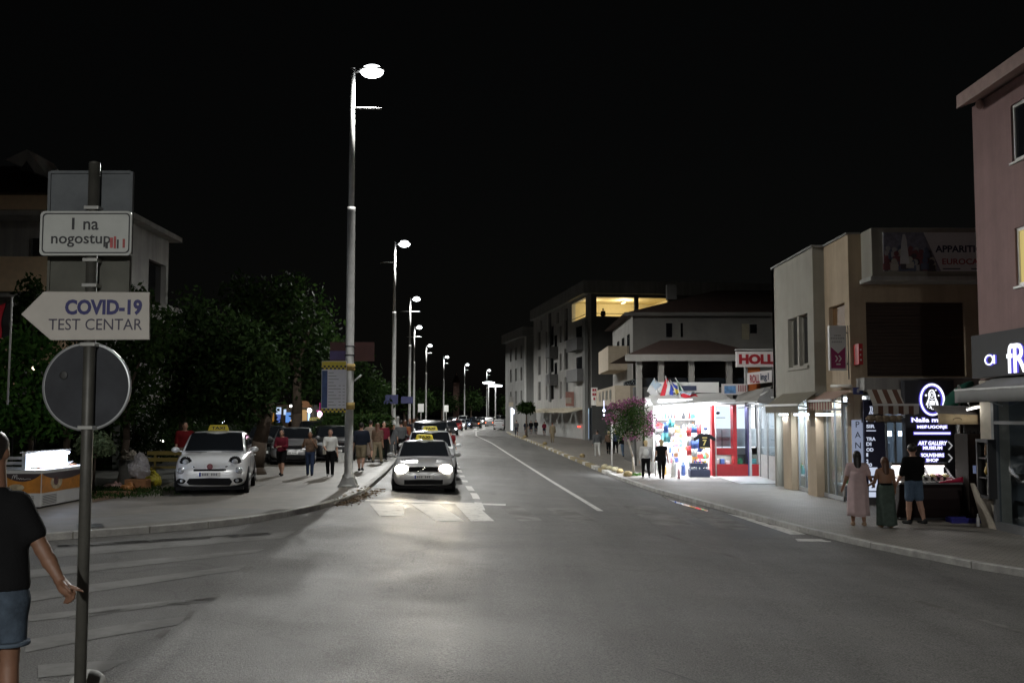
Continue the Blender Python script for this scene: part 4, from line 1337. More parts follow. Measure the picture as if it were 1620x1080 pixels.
# cream valance of the counter's small awning
va = empty('counter_awning', (11.2, 25.2, 2.2))
tag(va, 'small awning with a cream emblem valance over the lit counter', 'awning')
v0, v1 = P(1484, 660, 24.9), P(1547, 660, 24.9)
vz1, vz0 = P(1500, 654, 24.9).z, P(1500, 671, 24.9).z
b = MB(); b.patch(lambda u, v: (v0.x + (v1.x - v0.x) * u, 24.9 + .012 * math.sin(u * 19), vz1 - (vz1 - vz0 - .03 * u + .0) * v - .03 * u), 20, 2)
b.build('valance', mat('cream_cloth', (.75, .62, .4), .8, var=.15, scale=3), va, thick=.01)
b = MB(); b.patch(lambda u, v: (v0.x + (v1.x - v0.x) * u, 24.9 + .45 * v, vz1 + .01 + .2 * v - .03 * u), 6, 4)
b.build('cloth', mat('awning_top_cloth', (.2, .19, .18), .8), va, thick=.01)
pc = P(1515, 664, 24.87)
MB().path([Vector((pc.x + .1 * math.cos(t), 24.875, pc.z + .05 * math.sin(t))) for t in np.linspace(0, math.pi, 9)], .008, 5).build('emblem', mat('emblem_brown', (.2, .14, .08), .7, var=0), va)
MB().tube((v1.x - .03, 24.95, vz1 - .1), (v1.x + .15, 26.2, .9), .022).tube((v1.x - .03, 24.95, vz1 - .06), (v1.x + .12, 26.2, 2.9), .018).tube((v1.x + .12, 26.2, Z0), (v1.x + .12, 26.2, 2.9), .03).tube((v0.x, 24.92, vz1 - .02), (v1.x, 24.92, vz1 - .05), .02).build('frame', GALV_D, va)
# bare tube under the grey awning's end
tl_ = empty('tube_lamp', P(1541, 646, 24.25)); tag(tl_, 'short white tube lamp slanting under the end of the grey awning', 'lamp')
ta, tc_ = P(1529, 648, 24.3), P(1552, 643, 24.2)
MB().tube(ta, tc_, .022, n=8).build('tube', emis('awning_tube', (1, .96, .9), 5), tl_)
MB().tube(ta + Vector((0, 0, .035)), tc_ + Vector((0, 0, .035)), .025, n=6).build('holder', WHITE_P, tl_)
lamp_light('tube_light', 'POINT', tl_, (ta + tc_) / 2 - Vector((0, .05, .04)), 5, (1, .94, .85), .06)
# folded green parasol cloth behind
gp = empty('green_parasol', (12, 26.6, Z0))
tag(gp, 'folded green parasol slanting behind the cream valance', 'parasol')
g0, g1 = P(1496, 648, 26.4), P(1538, 604, 26.4)
b = MB(); b.loft([[Vector((g0.x, 26.4, g0.z)).lerp(Vector((g1.x, 26.4, g1.z)), t) + Vector((r * math.cos(a) * .7, r * math.sin(a), r * math.cos(a) * .7 * -.9 + .03 * math.sin(5 * a))) for a in np.linspace(0, 2 * math.pi, 11)[:-1]] for t, r in ((0, .1), (.3, .24), (.7, .2), (1, .06))])
b.build('cloth', mat('green_cloth', (.012, .1, .07), .8, var=.3, scale=4), gp)
MB().tube((g0.x + .3, 26.4, Z0), (g0.x + .3, 26.4, g0.z + .25), .028).build('pole', GALV_D, gp)
MB().lathe([(.3, 0), (.3, .07), (.06, .1)], (g0.x + .3, 26.4, Z0)).build('base', DARK_M, gp)
# wall showcase on the pier
sc_ = empty('wall_showcase', PXW(1560, 740, AX))
tag(sc_, 'black framed showcase with three glass shelves on the beige pier', 'showcase')
ya_, yb_ = PXW(1572, 740, AX - .1).y, PXW(1553, 740, AX - .1).y
za_, zb_ = PXW(1562, 786, AX).z, PXW(1562, 694, AX).z
b = MB()
b.box(AX - .22, AX - .032, ya_, yb_, za_, za_ + .07).box(AX - .22, AX - .032, ya_, yb_, zb_ - .07, zb_).box(AX - .219, AX - .032, ya_, ya_ + .06, za_ + .07, zb_ - .07).box(AX - .219, AX - .032, yb_ - .06, yb_, za_ + .07, zb_ - .07)
for k in (1, 2): b.box(AX - .2, AX - .032, ya_ + .06, yb_ - .06, za_ + (zb_ - za_) * k / 3, za_ + (zb_ - za_) * k / 3 + .03)
b.build('frame', DARK_M, sc_)
MB().box(AX - .05, AX - .034, ya_ + .06, yb_ - .06, za_ + .07, zb_ - .07).build('backing', mat('showcase_back', (.3, .3, .28), .4, var=.2), sc_)
for k in range(5):
    z = za_ + .08 + (zb_ - za_) / 3 * (k % 3)
    y = ya_ + .18 + .32 * (k // 3) + .05 * k
    good(AX - .13, y, z + .005, (0, 3, 4, 7, 1)[k], ('statue', 'vase', 'statue', 'vase', 'box')[k], .26, ['white figurine on the bottom showcase shelf', 'golden vase on the middle showcase shelf', 'brown figurine on the top showcase shelf', 'pink vase on the bottom showcase shelf', 'blue box on the middle showcase shelf'][k], None)
# wall light modelled as a pale wedge and blue crate at its foot
bb_ = MB().hexa([(AX - .75, 23.62, Z0), (AX - .05, 23.62, Z0), (AX - .05, 23.66, Z0), (AX - .75, 23.66, Z0)], [(AX - .42, 23.9, Z0 + .95), (AX - .38, 23.9, Z0 + .95), (AX - .38, 23.94, Z0 + .95), (AX - .42, 23.94, Z0 + .95)])
bb_ = MB().prism([(AX - .06, 23.35, Z0), (AX - .1, 23.95, Z0), (AX - .34, 23.98, Z0 + .98), (AX - .3, 23.9, Z0 + .98)], (.03, 0, .002))
tag(bb_.build('painted_light_wedge', mat('wall_light_tint', (.45, .4, .33), .8)), 'pale triangle standing for light cast on the wall below the black showcase', 'board')
cr0 = G(1535, 826)
t = empty('blue_crate', cr0)
tag(t, 'low dark blue plastic crate on the sidewalk by the dark cabinet', 'crate')
b = MB()
BLUEP = mat('blue_plastic', (.02, .02, .2), .45, var=.1)
b.box(cr0.x - .5, cr0.x + .45, cr0.y - .2, cr0.y + .2, cr0.z, cr0.z + .03)
for y in (-.2, .17): b.box(cr0.x - .5, cr0.x + .45, cr0.y + y, cr0.y + y + .03, cr0.z + .03, cr0.z + .12)
for x in (-.5, .42): b.box(cr0.x + x, cr0.x + x + .03, cr0.y - .17, cr0.y + .17, cr0.z + .03, cr0.z + .12)
b.build('tray', BLUEP, t)
bt = MB().lathe([(.035, 0), (.04, .02), (.04, .18), (.015, .24), (.015, .29)], (P(1547, 822, 24.0).x, 24.0, Z0), n=10)
tag(bt.build('bottle', mat('clear_bottle', (.6, .6, .6), .1, var=0)), 'clear bottle standing on the sidewalk by the pale light triangle', 'bottle')

# ---- street side awnings of building B
def street_awning(label, pa, pb, pz_top, pz_mid, pz_bot, Xw, out, mc, stripes=None, scall=14):
    """pa..pb: picture columns of the front bar's ends"""
    X = Xw - out
    y0_, y1_ = PXW(pb, pz_mid, X).y, PXW(pa, pz_mid, X).y
    zm = PXW((pa + pb) / 2, pz_mid, X).z; zb = PXW((pa + pb) / 2, pz_bot, X).z; zt = PXW(pb, pz_top, Xw).z
    t = empty('street_awning', (Xw, (y0_ + y1_) / 2, zb))
    tag(t, label, 'awning', 'awnings over the street side shops')
    bs = [MB() for _ in (stripes or [1])]
    n = scall * len(bs)
    for k in range(n):
        a, c = y0_ + (y1_ - y0_) * k / n, y0_ + (y1_ - y0_) * (k + 1) / n
        b = bs[k % len(bs)]
        b.poly([(Xw - .01, a, zt), (Xw - .01, c, zt), (X, c, zm), (X, a, zm)])
        b.poly([(X - .002, a, zm), (X - .002, c, zm), (X - .002, c, zb), (X - .002, (a + c) / 2, zb - .05), (X - .002, a, zb)])
    if stripes:
        for b, (nm, m_) in zip(bs, stripes): b.build(nm, m_, t, fix=False)
    else: bs[0].build('cloth', mc, t, fix=False)
    MB().box(X - .04, X - .004, y0_ - .03, y1_ + .03, zm - .03, zm + .04).build('front_bar', WHITE_P, t)
    MB().tube((X, y0_ + .1, zm - .02), (Xw, y0_ + .1, zm - .12), .02).tube((X, y1_ - .1, zm - .02), (Xw, y1_ - .1, zm - .12), .02).build('arm', GALV_D, t)
    return t
OLIVE = mat('olive_awning', (.13, .115, .08), .85, var=.15, scale=3)
street_awning('olive brown awning with a scalloped edge below the cream wall', 1211, 1263, 621, 641, 652, BX, .62, OLIVE, None, 16)
street_awning('red and cream striped awning over the tan doorway', 1278, 1316, 619, 634, 647, BX2 - .1, .55, None, [('red_stripe', mat('awning_red', (.22, .07, .06), .85)), ('cream_stripe', mat('awning_cream', (.4, .34, .26), .85))], 9)
rb_ = PXW(1316, 617, BX2 - .2)
tag(MB().tube((rb_.x, rb_.y, rb_.z + .12), (BX2 - .05, 30.05, PXW(1342, 611, BX2).z), .05).build('awning_roller', mat('pale_roller', (.55, .53, .48), .6)), 'pale rolled up awning tube on the tan corner', 'awning roller')

# ------------------------------------------------------------------ souvenir stall
st = empty('souvenir_stall', (8, 44, Z0))
tag(st, 'brilliantly lit open souvenir stall with white canopy beside a red cabinet', 'stall')
SY0, SY1 = 43.9, 48.5
sx0, sx1 = P(1043, 700, SY0).x, P(1128, 700, SY0).x
scz = P(1060, 640, SY0).z
SW = mat('stall_white', (.78, .78, .77), .6, var=.03)
MB().box(sx0, 10.8, SY1, SY1 + .1, Z0, scz + .3).build('back_wall', SW, st)
MB().box(sx1 + .02, sx1 + .1, SY0 + .2, SY1, Z0, scz + .3).build('side_wall', SW, st)
MB().box(sx0 - .02, sx0 + .06, SY0 + 1.6, SY1, Z0, scz).build('side_wall', SW, st)
MB().box(sx0, sx1 + .02, SY0 + .1, SY1, scz + .302, scz + .38).build('ceiling', SW, st)
can = MB()
can.hexa([(sx0 - .4, SY0 - 1.1, scz - .05), (sx1 + .5, SY0 - 1.3, scz + .16), (sx1 + .5, SY0 + .09, scz + .42), (sx0 - .4, SY0 + .09, scz + .3)],
         [(sx0 - .4, SY0 - 1.1, scz), (sx1 + .5, SY0 - 1.3, scz + .21), (sx1 + .5, SY0 + .09, scz + .5), (sx0 - .4, SY0 + .09, scz + .4)])
can.build('canopy', mat('white_canopy', (.75, .75, .74), .7, var=.05), st)
for k in range(4):
    x = sx0 + .3 + (sx1 - sx0 - .6) * k / 3
    MB().box(x, x + .1, SY0 + .2, SY1 - .3, scz + .22, scz + .28).build('ceiling_tube', emis('stall_tube', (.88, .93, 1.0), 25), st)
MB().box(sx0 - .1, sx1 + .2, SY0 - .75, SY0 - .69, scz + .16, scz + .21).build('front_tube', emis('stall_tube', (.9, .9, 1), 25), st)
lamp_light('stall_light', 'AREA', st, ((sx0 + sx1) / 2, SY0 + 1.8, scz + .18), 1500, (.9, .94, 1), 2.0, size_y=3.4, spread=115)
lamp_light('stall_light', 'AREA', st, ((sx0 + sx1) / 2, SY0 - .7, scz + .12), 200, (.9, .94, 1), 2.2, size_y=.4, rot=(R(12), 0, 0))
for x in (sx0 - .25, sx1 + .0):
    MB().tube((x, SY0 - .6, Z0), (x, SY0 - .6, scz + .1), .03).build('post', GALV, st)
for k in range(5):
    MB().box(sx0 + .08, sx1, SY1 - .55, SY1 - .01, .0 + k * .48, .03 + k * .48).build('shelf', SW, st)
for k in range(3):
    MB().box(sx0 + .1, sx0 + 1.1, SY0 + .5 + .35 * k, SY0 + .8 + .35 * k, Z0, .1 + .42 * k).build('display_step', SW, st)
# fascia over the stall, seen above the canopy
fa = MB().box(sx0 - .1, sx1 + .3, SY0 + .13, SY0 + .3, scz + .51, scz + .95)
fa.build('fascia', SW, st)
MB().box(sx0 + .5, sx0 + 1.6, SY0 + .09, SY0 + .125, scz + .6, scz + .8).build('dark_vent', mat('vent_blue', (.05, .06, .12), .5), st)
fb = P(1105, 641, SY0 + .1)
text('lettering', 'SOUVENIRS', mat('cyan_ink', (.05, .35, .6), .5, var=0), st, (fb.x, SY0 + .125, fb.z), '-y', width=1.0, height=.13, depth=.01)
# goods of the stall
rr = random.Random(9)
for k in range(5):
    for j in range(15):
        q = rr.choice([0, 0, 0, 1, 2, 3, 4, 5, 6, 7, 7, 8])
        kd = ['statue', 'plate', 'box', 'statue', 'vase'][rr.randrange(5)]
        good(sx0 + .2 + j * (sx1 - sx0 - .3) / 14, SY1 - .3, .032 + k * .48, q, kd, rr.uniform(.2, .36), 'small souvenir on the back shelves of the open stall', 'souvenirs on the stall back shelves')
for k in range(3):
    for j in range(5):
        q = rr.choice([0, 0, 0, 1, 3, 7])
        good(sx0 + .2 + j * .2, SY0 + .65 + .35 * k, .102 + .42 * k, q, 'statue', rr.uniform(.26, .36), 'little figurine on the white display steps of the stall', 'figurines on the stall display steps')
tbw = empty('display_table', (sx1 - 1.1, SY0 + .3, Z0)); tag(tbw, 'white tiered table crowded with souvenirs behind the black jersey', 'table')
for k in range(4):
    MB().box(sx0 + 1.25, sx1 - .08, SY0 + .25 + .3 * k, SY0 + .545 + .3 * k, Z0, -.05 + .33 * k).build('tier', SW, tbw)
    for j in range(13):
        good(sx0 + 1.33 + j * (sx1 - sx0 - 1.5) / 12, SY0 + .4 + .3 * k, -.048 + .33 * k, rr.choice([0, 1, 2, 3, 3, 4, 4, 5, 6, 7, 8]), rr.choice(['statue', 'vase', 'box', 'plate', 'cross', 'statue']), rr.uniform(.18, .34), 'small souvenir crowded on the white tiered table of the stall', 'souvenirs on the tiered stall table')
# floor figures in front
for px, py, h, q, lab in [(1066, 754, .75, 0, 'tall white figurine standing at the front of the stall'), (1081, 752, .6, 1, 'blue figurine standing on the stall floor'), (1052, 751, .45, 3, 'golden figurine at the outer edge of the stall'),
                          (1091, 750, .5, 4, 'brown figurine on the stall floor beside the racks'), (1074, 757, .4, 7, 'small pink figurine at the front of the stall')]:
    p = G(px, py)
    good(p.x, p.y, p.z, q, 'statue', h, lab, None)
# spinner racks
def rack(px, py, h, label, card_cols, seed):
    p = G(px, py)
    t = empty('spinner_rack', p)
    tag(t, label, 'postcard rack')
    MB().tube(p, p + Vector((0, 0, h)), .025).lathe([(.28, 0), (.28, .03), (.05, .06)], p, n=14).build('stand', GALV, t)
    r = random.Random(seed)
    n = 0
    for lev in range(int((h - .35) / .2)):
        for a in range(6):
            an = a * math.pi / 3 + .2
            x, y = p.x + .2 * math.cos(an), p.y + .2 * math.sin(an)
            z = p.z + .35 + lev * .2
            tx, ty = -math.sin(an) * .08, math.cos(an) * .08
            MB().prism([(x - tx, y - ty, z), (x + tx, y + ty, z), (x + tx, y + ty, z + .16), (x - tx, y - ty, z + .16)], (math.cos(an) * .01, math.sin(an) * .01, 0)).build('postcard', r.choice(card_cols), t)
            n += 1
    return t
rack(1071, 750, 2.0, 'tall spinner rack of pale postcards at the stall mouth', [GOOD[0], GOOD[7], GOOD[4], GOOD[1]], 1)
rack(1084, 746, 1.9, 'spinner rack of darker postcards deeper in the stall', [GOOD[6], GOOD[5], GOOD[0], GOOD[4]], 2)
# hanging scarves, jersey and cap
def hanging(px, z1px, z0px, Y, w, cols, label, cat='scarf', name='hanging_scarf'):
    a, c = P(px, z1px, Y), P(px, z0px, Y)
    t = empty(name, (a.x, Y, c.z))
    tag(t, label, cat)
    n = len(cols)
    for k, m_ in enumerate(cols):
        b = MB()
        z1_, z0_ = a.z + (c.z - a.z) * k / n, a.z + (c.z - a.z) * (k + 1) / n
        b.patch(lambda u, v: (a.x + (u - .5) * w, Y + .025 * math.sin(u * 9 + k) , z1_ + (z0_ - z1_) * v), 8, 1)
        b.build('cloth_panel', m_, t, thick=.008)
    MB().tube((a.x - w / 2, Y, a.z + .01), (a.x + w / 2, Y, a.z + .01), .012).tube((a.x, Y, a.z), (a.x, Y, a.z + .3), .006).build('hanger', GALV, t)
hanging(1090, 675, 720, 43.6, .22, [GOOD[2], GOOD[0], GOOD[2]], 'red and white scarf hanging beside the blue one')
hanging(1098, 672, 722, 43.5, .24, [GOOD[1], GOOD[0], GOOD[1], GOOD[0]], 'blue and white striped scarf hanging in the stall')
hanging(1106, 670, 715, 43.6, .2, [GOOD[2], GOOD[1]], 'red and blue scarf hanging behind the black jersey')
hanging(1055, 668, 700, 44.0, .3, [GOOD[1], GOOD[8]], 'blue and teal cloth hanging at the outer corner of the stall')
hanging(1062, 662, 690, 43.9, .25, [GOOD[8], GOOD[0]], 'pale teal cloth hanging near the stall corner')
js = P(1115, 705, 43.2)
t = empty('football_jersey', (js.x, 43.2, P(1115, 713, 43.2).z))
tag(t, 'black football jersey with a yellow number seven hanging at the stall', 'jersey')
zt_, zb_2 = P(1115, 686, 43.2).z, P(1115, 709, 43.2).z
w_ = .24
MB().prism([(js.x - w_, 43.2, zb_2), (js.x + w_, 43.2, zb_2), (js.x + w_ * .95, 43.2, zb_2 + .4), (js.x + w_ * 1.75, 43.2, zb_2 + .3), (js.x + w_ * 1.9, 43.2, zb_2 + .42), (js.x + w_ * .9, 43.2, zt_), (js.x + .08, 43.2, zt_ + .03), (js.x, 43.2, zt_), (js.x - .08, 43.2, zt_ + .03), (js.x - w_ * .9, 43.2, zt_), (js.x - w_ * 1.9, 43.2, zb_2 + .42), (js.x - w_ * 1.75, 43.2, zb_2 + .3), (js.x - w_ * .95, 43.2, zb_2 + .4)], (0, .1, 0)).build('shirt', mat('jersey_black', (.008, .008, .01), .8, var=0), t, bevel=.02)
YEL = mat('jersey_yellow', (.75, .6, .2), .6, var=0)
text('number', '7', YEL, t, (js.x, 43.193, zb_2 + .24), '-y', height=.24, depth=.004, bold=.03)
MB().box(js.x - .1, js.x + .1, 43.19, 43.196, zb_2 + .42, zb_2 + .46).box(js.x - .2, js.x + .2, 43.19, 43.196, zb_2 + .02, zb_2 + .05).build('lettering', YEL, t)
MB().tube((js.x, 43.25, zt_), (js.x, 43.25, zt_ + .5), .008).build('hanger', GALV, t)
hd = P(1116, 678, 43.2)
t = empty('cap_stand', hd); tag(t, 'dark patterned cap on a stand above the black jersey', 'cap')
MB().ball((hd.x, 43.2, hd.z), (.11, .13, .09), 10, 7).build('crown', mat('cap_blue', (.1, .12, .3), .8, var=.6, scale=30), t)
MB().ball((hd.x - .03, 43.08, hd.z - .05), (.1, .11, .02), 10, 5).build('visor', mat('cap_dark', (.05, .05, .1), .8), t)
# trinket stand low at the front
tk = G(1110, 754)
t = empty('trinket_stand', tk); tag(t, 'low stand of metal trinkets and beads before the jersey', 'stand')
MB().box(tk.x - .5, tk.x + .3, tk.y - .25, tk.y + .3, tk.z, tk.z + .3).box(tk.x - .45, tk.x + .25, tk.y, tk.y + .3, tk.z + .3, tk.z + .55).build('tiers', mat('trinket_cloth', (.06, .07, .12), .8), t)
r = random.Random(4)
for k in range(26):
    lev = k % 2
    x = tk.x - .45 + r.random() * .7
    o = MB().ball((x, tk.y + (.1 if lev else -.12) + r.random() * .08, tk.z + (.6 if lev else .35)), (.035, .035, .05), 7, 5).build('trinket', [mat('silver', (.7, .7, .7), .25, .9, var=0), GOOD[1], GOOD[0], GOOD[3]][k % 4])
    tag(o, 'tiny shiny trinket on the low stand before the jersey', 'trinket', 'trinkets on the low stand')
for (px, py, s, q, lab) in [(1125, 752, .3, 6, 'small black crate on the sidewalk by the red cabinet'), (1104, 742, .3, 4, 'brown gift box on the stall floor behind the trinkets'), (1099, 726, .32, 3, 'golden box high beside the scarves')]:
    p = G(px, py) if py > 730 else P(px, py, 44.2)
    good(p.x, p.y, p.z, q, 'box', s, lab, None)

# red framed display cabinet
rc = empty('red_cabinet', (9.3, 43.5, Z0))
tag(rc, 'tall red framed glass cabinet glowing white beside the stall', 'display cabinet')
RY = 43.3
REDP = mat('red_paint', (.3, .012, .016), .4, var=.12, scale=4)
def rx_(px): return P(px, 700, RY).x
zc = lambda py: P(1160, py, RY).z
b = MB()
b.box(rx_(1126), rx_(1131), RY, RY + .5, Z0, zc(642))
b.box(rx_(1160), rx_(1166), RY - .002, RY + .5, Z0, zc(640))
b.box(rx_(1131), rx_(1160), RY + .002, RY + .5, zc(719), zc(709)); b.box(rx_(1131), rx_(1160), RY + .002, RY + .5, Z0, zc(734))
b.box(rx_(1166), rx_(1183), RY + .002, RY + .5, Z0, zc(734)); b.box(rx_(1189), rx_(1201), RY + .002, RY + .5, Z0, zc(734))
b.build('red_frame', REDP, rc)
MB().box(rx_(1183), rx_(1185), RY - .01, RY + .5, Z0, zc(640)).build('post', mat('violet_post', (.07, .06, .16), .5), rc)
MB().box(rx_(1185.2), rx_(1188.8), RY - .03, RY + .3, Z0, zc(640)).box(rx_(1200), rx_(1202), RY - .03, RY + .3, Z0, zc(640)).build('post', mat('pale_post', (.5, .5, .5), .5), rc)
LITW = emis('cabinet_back_light', (.9, .94, 1), 1.6)
b = MB(); b.box(rx_(1131), rx_(1203), RY + .9, RY + .95, zc(709), zc(636)); b.build('lit_back', LITW, rc)
b = MB(); b.box(rx_(1131), rx_(1203), RY + .7, RY + .72, zc(709) + .05, zc(678)); b.build('frosted_panel', mat('frosted_panel', (.34, .39, .41), .3, var=.1), rc)
MB().box(rx_(1147), rx_(1147.8), RY + .66, RY + .69, zc(709), zc(680)).box(rx_(1131), rx_(1160), RY + .66, RY + .69, zc(692.6), zc(692)).build('panel_joint', DARK_M, rc)
MB().box(rx_(1131), rx_(1160), RY + .02, RY + .03, zc(709), zc(642)).box(rx_(1166), rx_(1183), RY + .02, RY + .03, zc(734), zc(642)).build('glass', GLASS, rc)
MB().box(rx_(1131), rx_(1203), RY + .45, RY + .5, zc(734), zc(719)).build('niche_back', mat('niche_back', (.25, .26, .22), .5), rc)
MB().box(rx_(1126), rx_(1203), RY - .1, RY + 1, zc(640), zc(637)).build('top_board', SW, rc)
lamp_light('cabinet_light', 'AREA', rc, (rx_(1160), RY + .3, zc(643)), 70, (.9, .94, 1), 1.6, size_y=.3)
lamp_light('cabinet_light', 'AREA', rc, (rx_(1145), RY + .2, zc(720)), 7, (.9, .94, 1), .7, size_y=.2)
sh_ = MB().ball((rx_(1138), RY + .3, zc(652)), (.11, .1, .09), 10, 7).box(rx_(1134), rx_(1150), RY + .25, RY + .35, zc(661), zc(660))
tag(sh_.build('mounted_ornament', mat('ornament_dark', (.06, .07, .1), .6)), 'dark ornament on a bracket behind the red cabinet glass', 'ornament')
for k, (px, q, s, lab) in enumerate([(1137, 0, .3, 'white box in the niche of the red cabinet'), (1143, 1, .3, 'blue box in the niche of the red cabinet'), (1153, 0, .2, 'small white box at the end of the red cabinet niche')]):
    good(rx_(px), RY + .25, zc(734) + .004, q, 'box', s, lab, None)
good(rx_(1171), RY + .25, zc(734) + .004, 5, 'box', .34, 'green box in the narrow bay of the red cabinet', None)
good(rx_(1194), RY + .3, zc(734) + .004, 8, 'box', .3, 'teal box in the end bay of the red cabinet', None)
# white glazed return between the cabinet and the cream building
gv = empty('glazed_shopfront', (9.9, 41, Z0))
tag(gv, 'bright glazed shop front between the red cabinet and the olive awning', 'shop front')
ga, gb = P(1203, 755, RY - .3), P(1246, 765, 38.3)
f = MB()
def along(t): return Vector((ga.x + (gb.x - ga.x) * t, ga.y + (gb.y - ga.y) * t, Z0))
zt2 = 2.62
for t in (0.02, .33, .66, .98):
    p = along(t); f.box(p.x - .035, p.x + .035, p.y - .035, p.y + .035, Z0, zt2)
f.build('frame', GALV_D, gv)
for nm, z0_, z1_, m_ in (('lower_panel', Z0, .55, mat('pale_panel', (.5, .5, .48), .5)), ('glass', .55, zt2, GLASS), ('head_rail', zt2 + .002, zt2 + .12, GALV_D)):
    p, q = along(0.02), along(.98)
    MB().hexa([(p.x, p.y, z0_), (q.x, q.y, z0_), (q.x + .02, q.y + .01, z0_), (p.x + .02, p.y + .01, z0_)], [(p.x, p.y, z1_), (q.x, q.y, z1_), (q.x + .02, q.y + .01, z1_), (p.x + .02, p.y + .01, z1_)]).build(nm, m_, gv)
MB().box(gb.x + .5, gb.x + 3.5, RY + .9, RY + 1.0, Z0, 2.7).box(gb.x + 2.2, gb.x + 2.3, 38.4, RY + .9, Z0, 2.7).build('back_wall', INT_W, gv)
MB().box(gb.x - .2, gb.x + 2.2, 38.4, RY + .9, 2.78, 2.84).build('ceiling', INT_W, gv)
for k in range(2): MB().box(gb.x + .4 + k, gb.x + .5 + k, 38.6, RY, 2.7, 2.76).build('ceiling_tube', emis('stall_tube', (.9, .9, 1), 25), gv)
lamp_light('shop_light', 'AREA', gv, (gb.x + .9, 41, 2.66), 260, (.88, .92, 1), 1.6, size_y=3.5)
for k in range(3):
    p = along(.5)
    MB().box(p.x + .7, p.x + 1.1, 39.0, RY + .5, .55 + k * .55, .58 + k * .55).build('shelf', GLASS, gv)
    for j in range(6):
        good(p.x + .9, 39.3 + j * .65, .582 + k * .55, rr.randrange(9), rr.choice(['statue', 'vase', 'box', 'statue']), rr.uniform(.24, .4), 'small souvenir on the glass shelves of the bright shop front', 'souvenirs on the bright shop front shelves')
b = MB(); pf = [G(1133, 753.5), G(1205, 753), G(1238, 764.5), G(1172, 766)]
b.poly([(p.x, p.y, Z0 + .012) for p in pf])
tag(b.build('tiled_apron', mat('white_floor_tiles', (.55, .55, .54), .35, var=.12, scale=2), fix=False), 'white tiled strip before the red cabinet', 'floor', kind='structure')
# canopies above the glazed front
cp = empty('shop_canopy', (9.5, 41, 2.7))
tag(cp, 'grey slanted canopy over the bright glazed shop front', 'canopy')
CANG = mat('grey_canopy', (.27, .26, .24), .8, var=.2, scale=2)
def zq(px, py, Y): return P(px, py, Y)
c0, c1, c2, c3 = zq(1163, 636, 41.5), zq(1198, 634, 40.2), zq(1222, 610, 41.5), zq(1168, 622, 43.5)
MB().prism([c0, c1, c2, c3], (0, .02, -.04)).build('cloth', CANG, cp)
c0, c1, c2, c3 = zq(1198, 634, 40.2), zq(1224, 640, 39.2), zq(1226, 616, 40.0), zq(1210, 612, 41.0)
MB().prism([c0, c1, c2, c3], (0, .02, -.04)).build('cloth', mat('grey_canopy_dark', (.14, .14, .14), .8, var=.2), cp)
MB().tube(zq(1163, 636.5, 41.5), zq(1198, 634.5, 40.2), .03).tube(zq(1203, 625, 40.0), zq(1216, 618, 40.0), .03).tube(zq(1168, 645, 41), zq(1215, 641, 39.5), .02).build('bar', mat('canopy_bar', (.7, .7, .7), .4), cp)
# HOLL signs
hs = empty('shop_sign', (10.4, 43, 4.1))
tag(hs, 'white sign with big dark red letters half hidden by the cream building', 'shop sign')
h0, h1, hb = P(1164, 568, 43), P(1240, 568, 43), P(1164, 580.5, 43)
ht = P(1164, 556, 43)
MB().box(h0.x, h1.x, 42.9, 43.05, hb.z, ht.z).build('sign_board', mat('white_sign', (.62, .58, .58), .5, var=.05), hs, bevel=.01)
MB().box(h0.x - .02, h1.x, 42.88, 43.07, ht.z + .05, ht.z + .1).build('top_rail', GALV, hs)
hl, hr = P(1169, 568, 42.9), P(1222.5, 568, 42.9)
text('lettering', 'HOLL', mat('dark_red_ink', (.3, .012, .02), .5, var=0), hs, ((hl.x + hr.x) / 2 + .04, 42.895, hl.z), '-y', width=hr.x - hl.x + .08, height=.42, depth=.006, bold=.06)
MB().box(h0.x + .4, h0.x + .5, 43.06, 43.3, 2.6, hb.z + .2).box(h0.x + 1.6, h0.x + 1.7, 43.06, 43.3, 2.6, hb.z + .2).build('post', GALV_D, hs)
hs2 = empty('shop_sign', (10.3, 42.3, 3.2))
tag(hs2, 'smaller slanted white sign reading HOLLing1 below the big red letters', 'shop sign')
q = [zq(1182, 608, 42.6), zq(1221, 604, 41.6), zq(1221, 585, 41.6), zq(1182, 590, 42.6)]
MB().prism(q, (.02, .05, 0)).build('sign_board', mat('white_sign', (0, 0, 0)), hs2)
tx = text('lettering', 'ROLL', mat('faded_red_ink', (.3, .05, .06), .5, var=0), hs2, (0, 0, 0), '-y', width=.5, height=.34, depth=.006, bold=.03)
ty = text('lettering', 'ing1', mat('grey_blue_ink', (.09, .1, .14), .5, var=0), hs2, (0, 0, 0), '-y', width=.42, height=.36, depth=.006, bold=.03)
for o, px, py, YY in ((tx, 1194, 599, 42.28), (ty, 1209.5, 597, 41.88)):
    o.rotation_euler = (0, 0, math.atan2(q[1].y - q[0].y, q[1].x - q[0].x))
    o.location = P(px, py, YY - .02)  + Vector((0, 0, 0))
    me = o.data
    c = np.empty(len(me.vertices) * 3, np.float32); me.vertices.foreach_get('co', c); c = c.reshape(-1, 3)
    c -= (c.min(0) + c.max(0)) / 2
    me.vertices.foreach_set('co', c.ravel()); me.update()
    o.location -= WL[hs2]
og = MB().box(P(1178, 590, 43.4).x, P(1200, 590, 43.4).x, 43.1, 43.5, 2.7, P(1180, 581, 43.4).z)
tag(og.build('orange_panel', mat('orange_paint', (.4, .1, .02), .6)), 'orange panel between the two white letter signs', 'panel')
pn = empty('picture_sign', P(1150, 616, 43.2))
tag(pn, 'small white sign with a blue picture and red bars on the canopy', 'sign')
a, c = P(1142, 624, 43), P(1182, 607, 43)
MB().box(a.x, c.x, 43.0, 43.06, a.z, c.z).build('sign_board', mat('white_sign', (0, 0, 0)), pn)
d0, d1 = P(1146, 622, 43), P(1164, 610, 43)
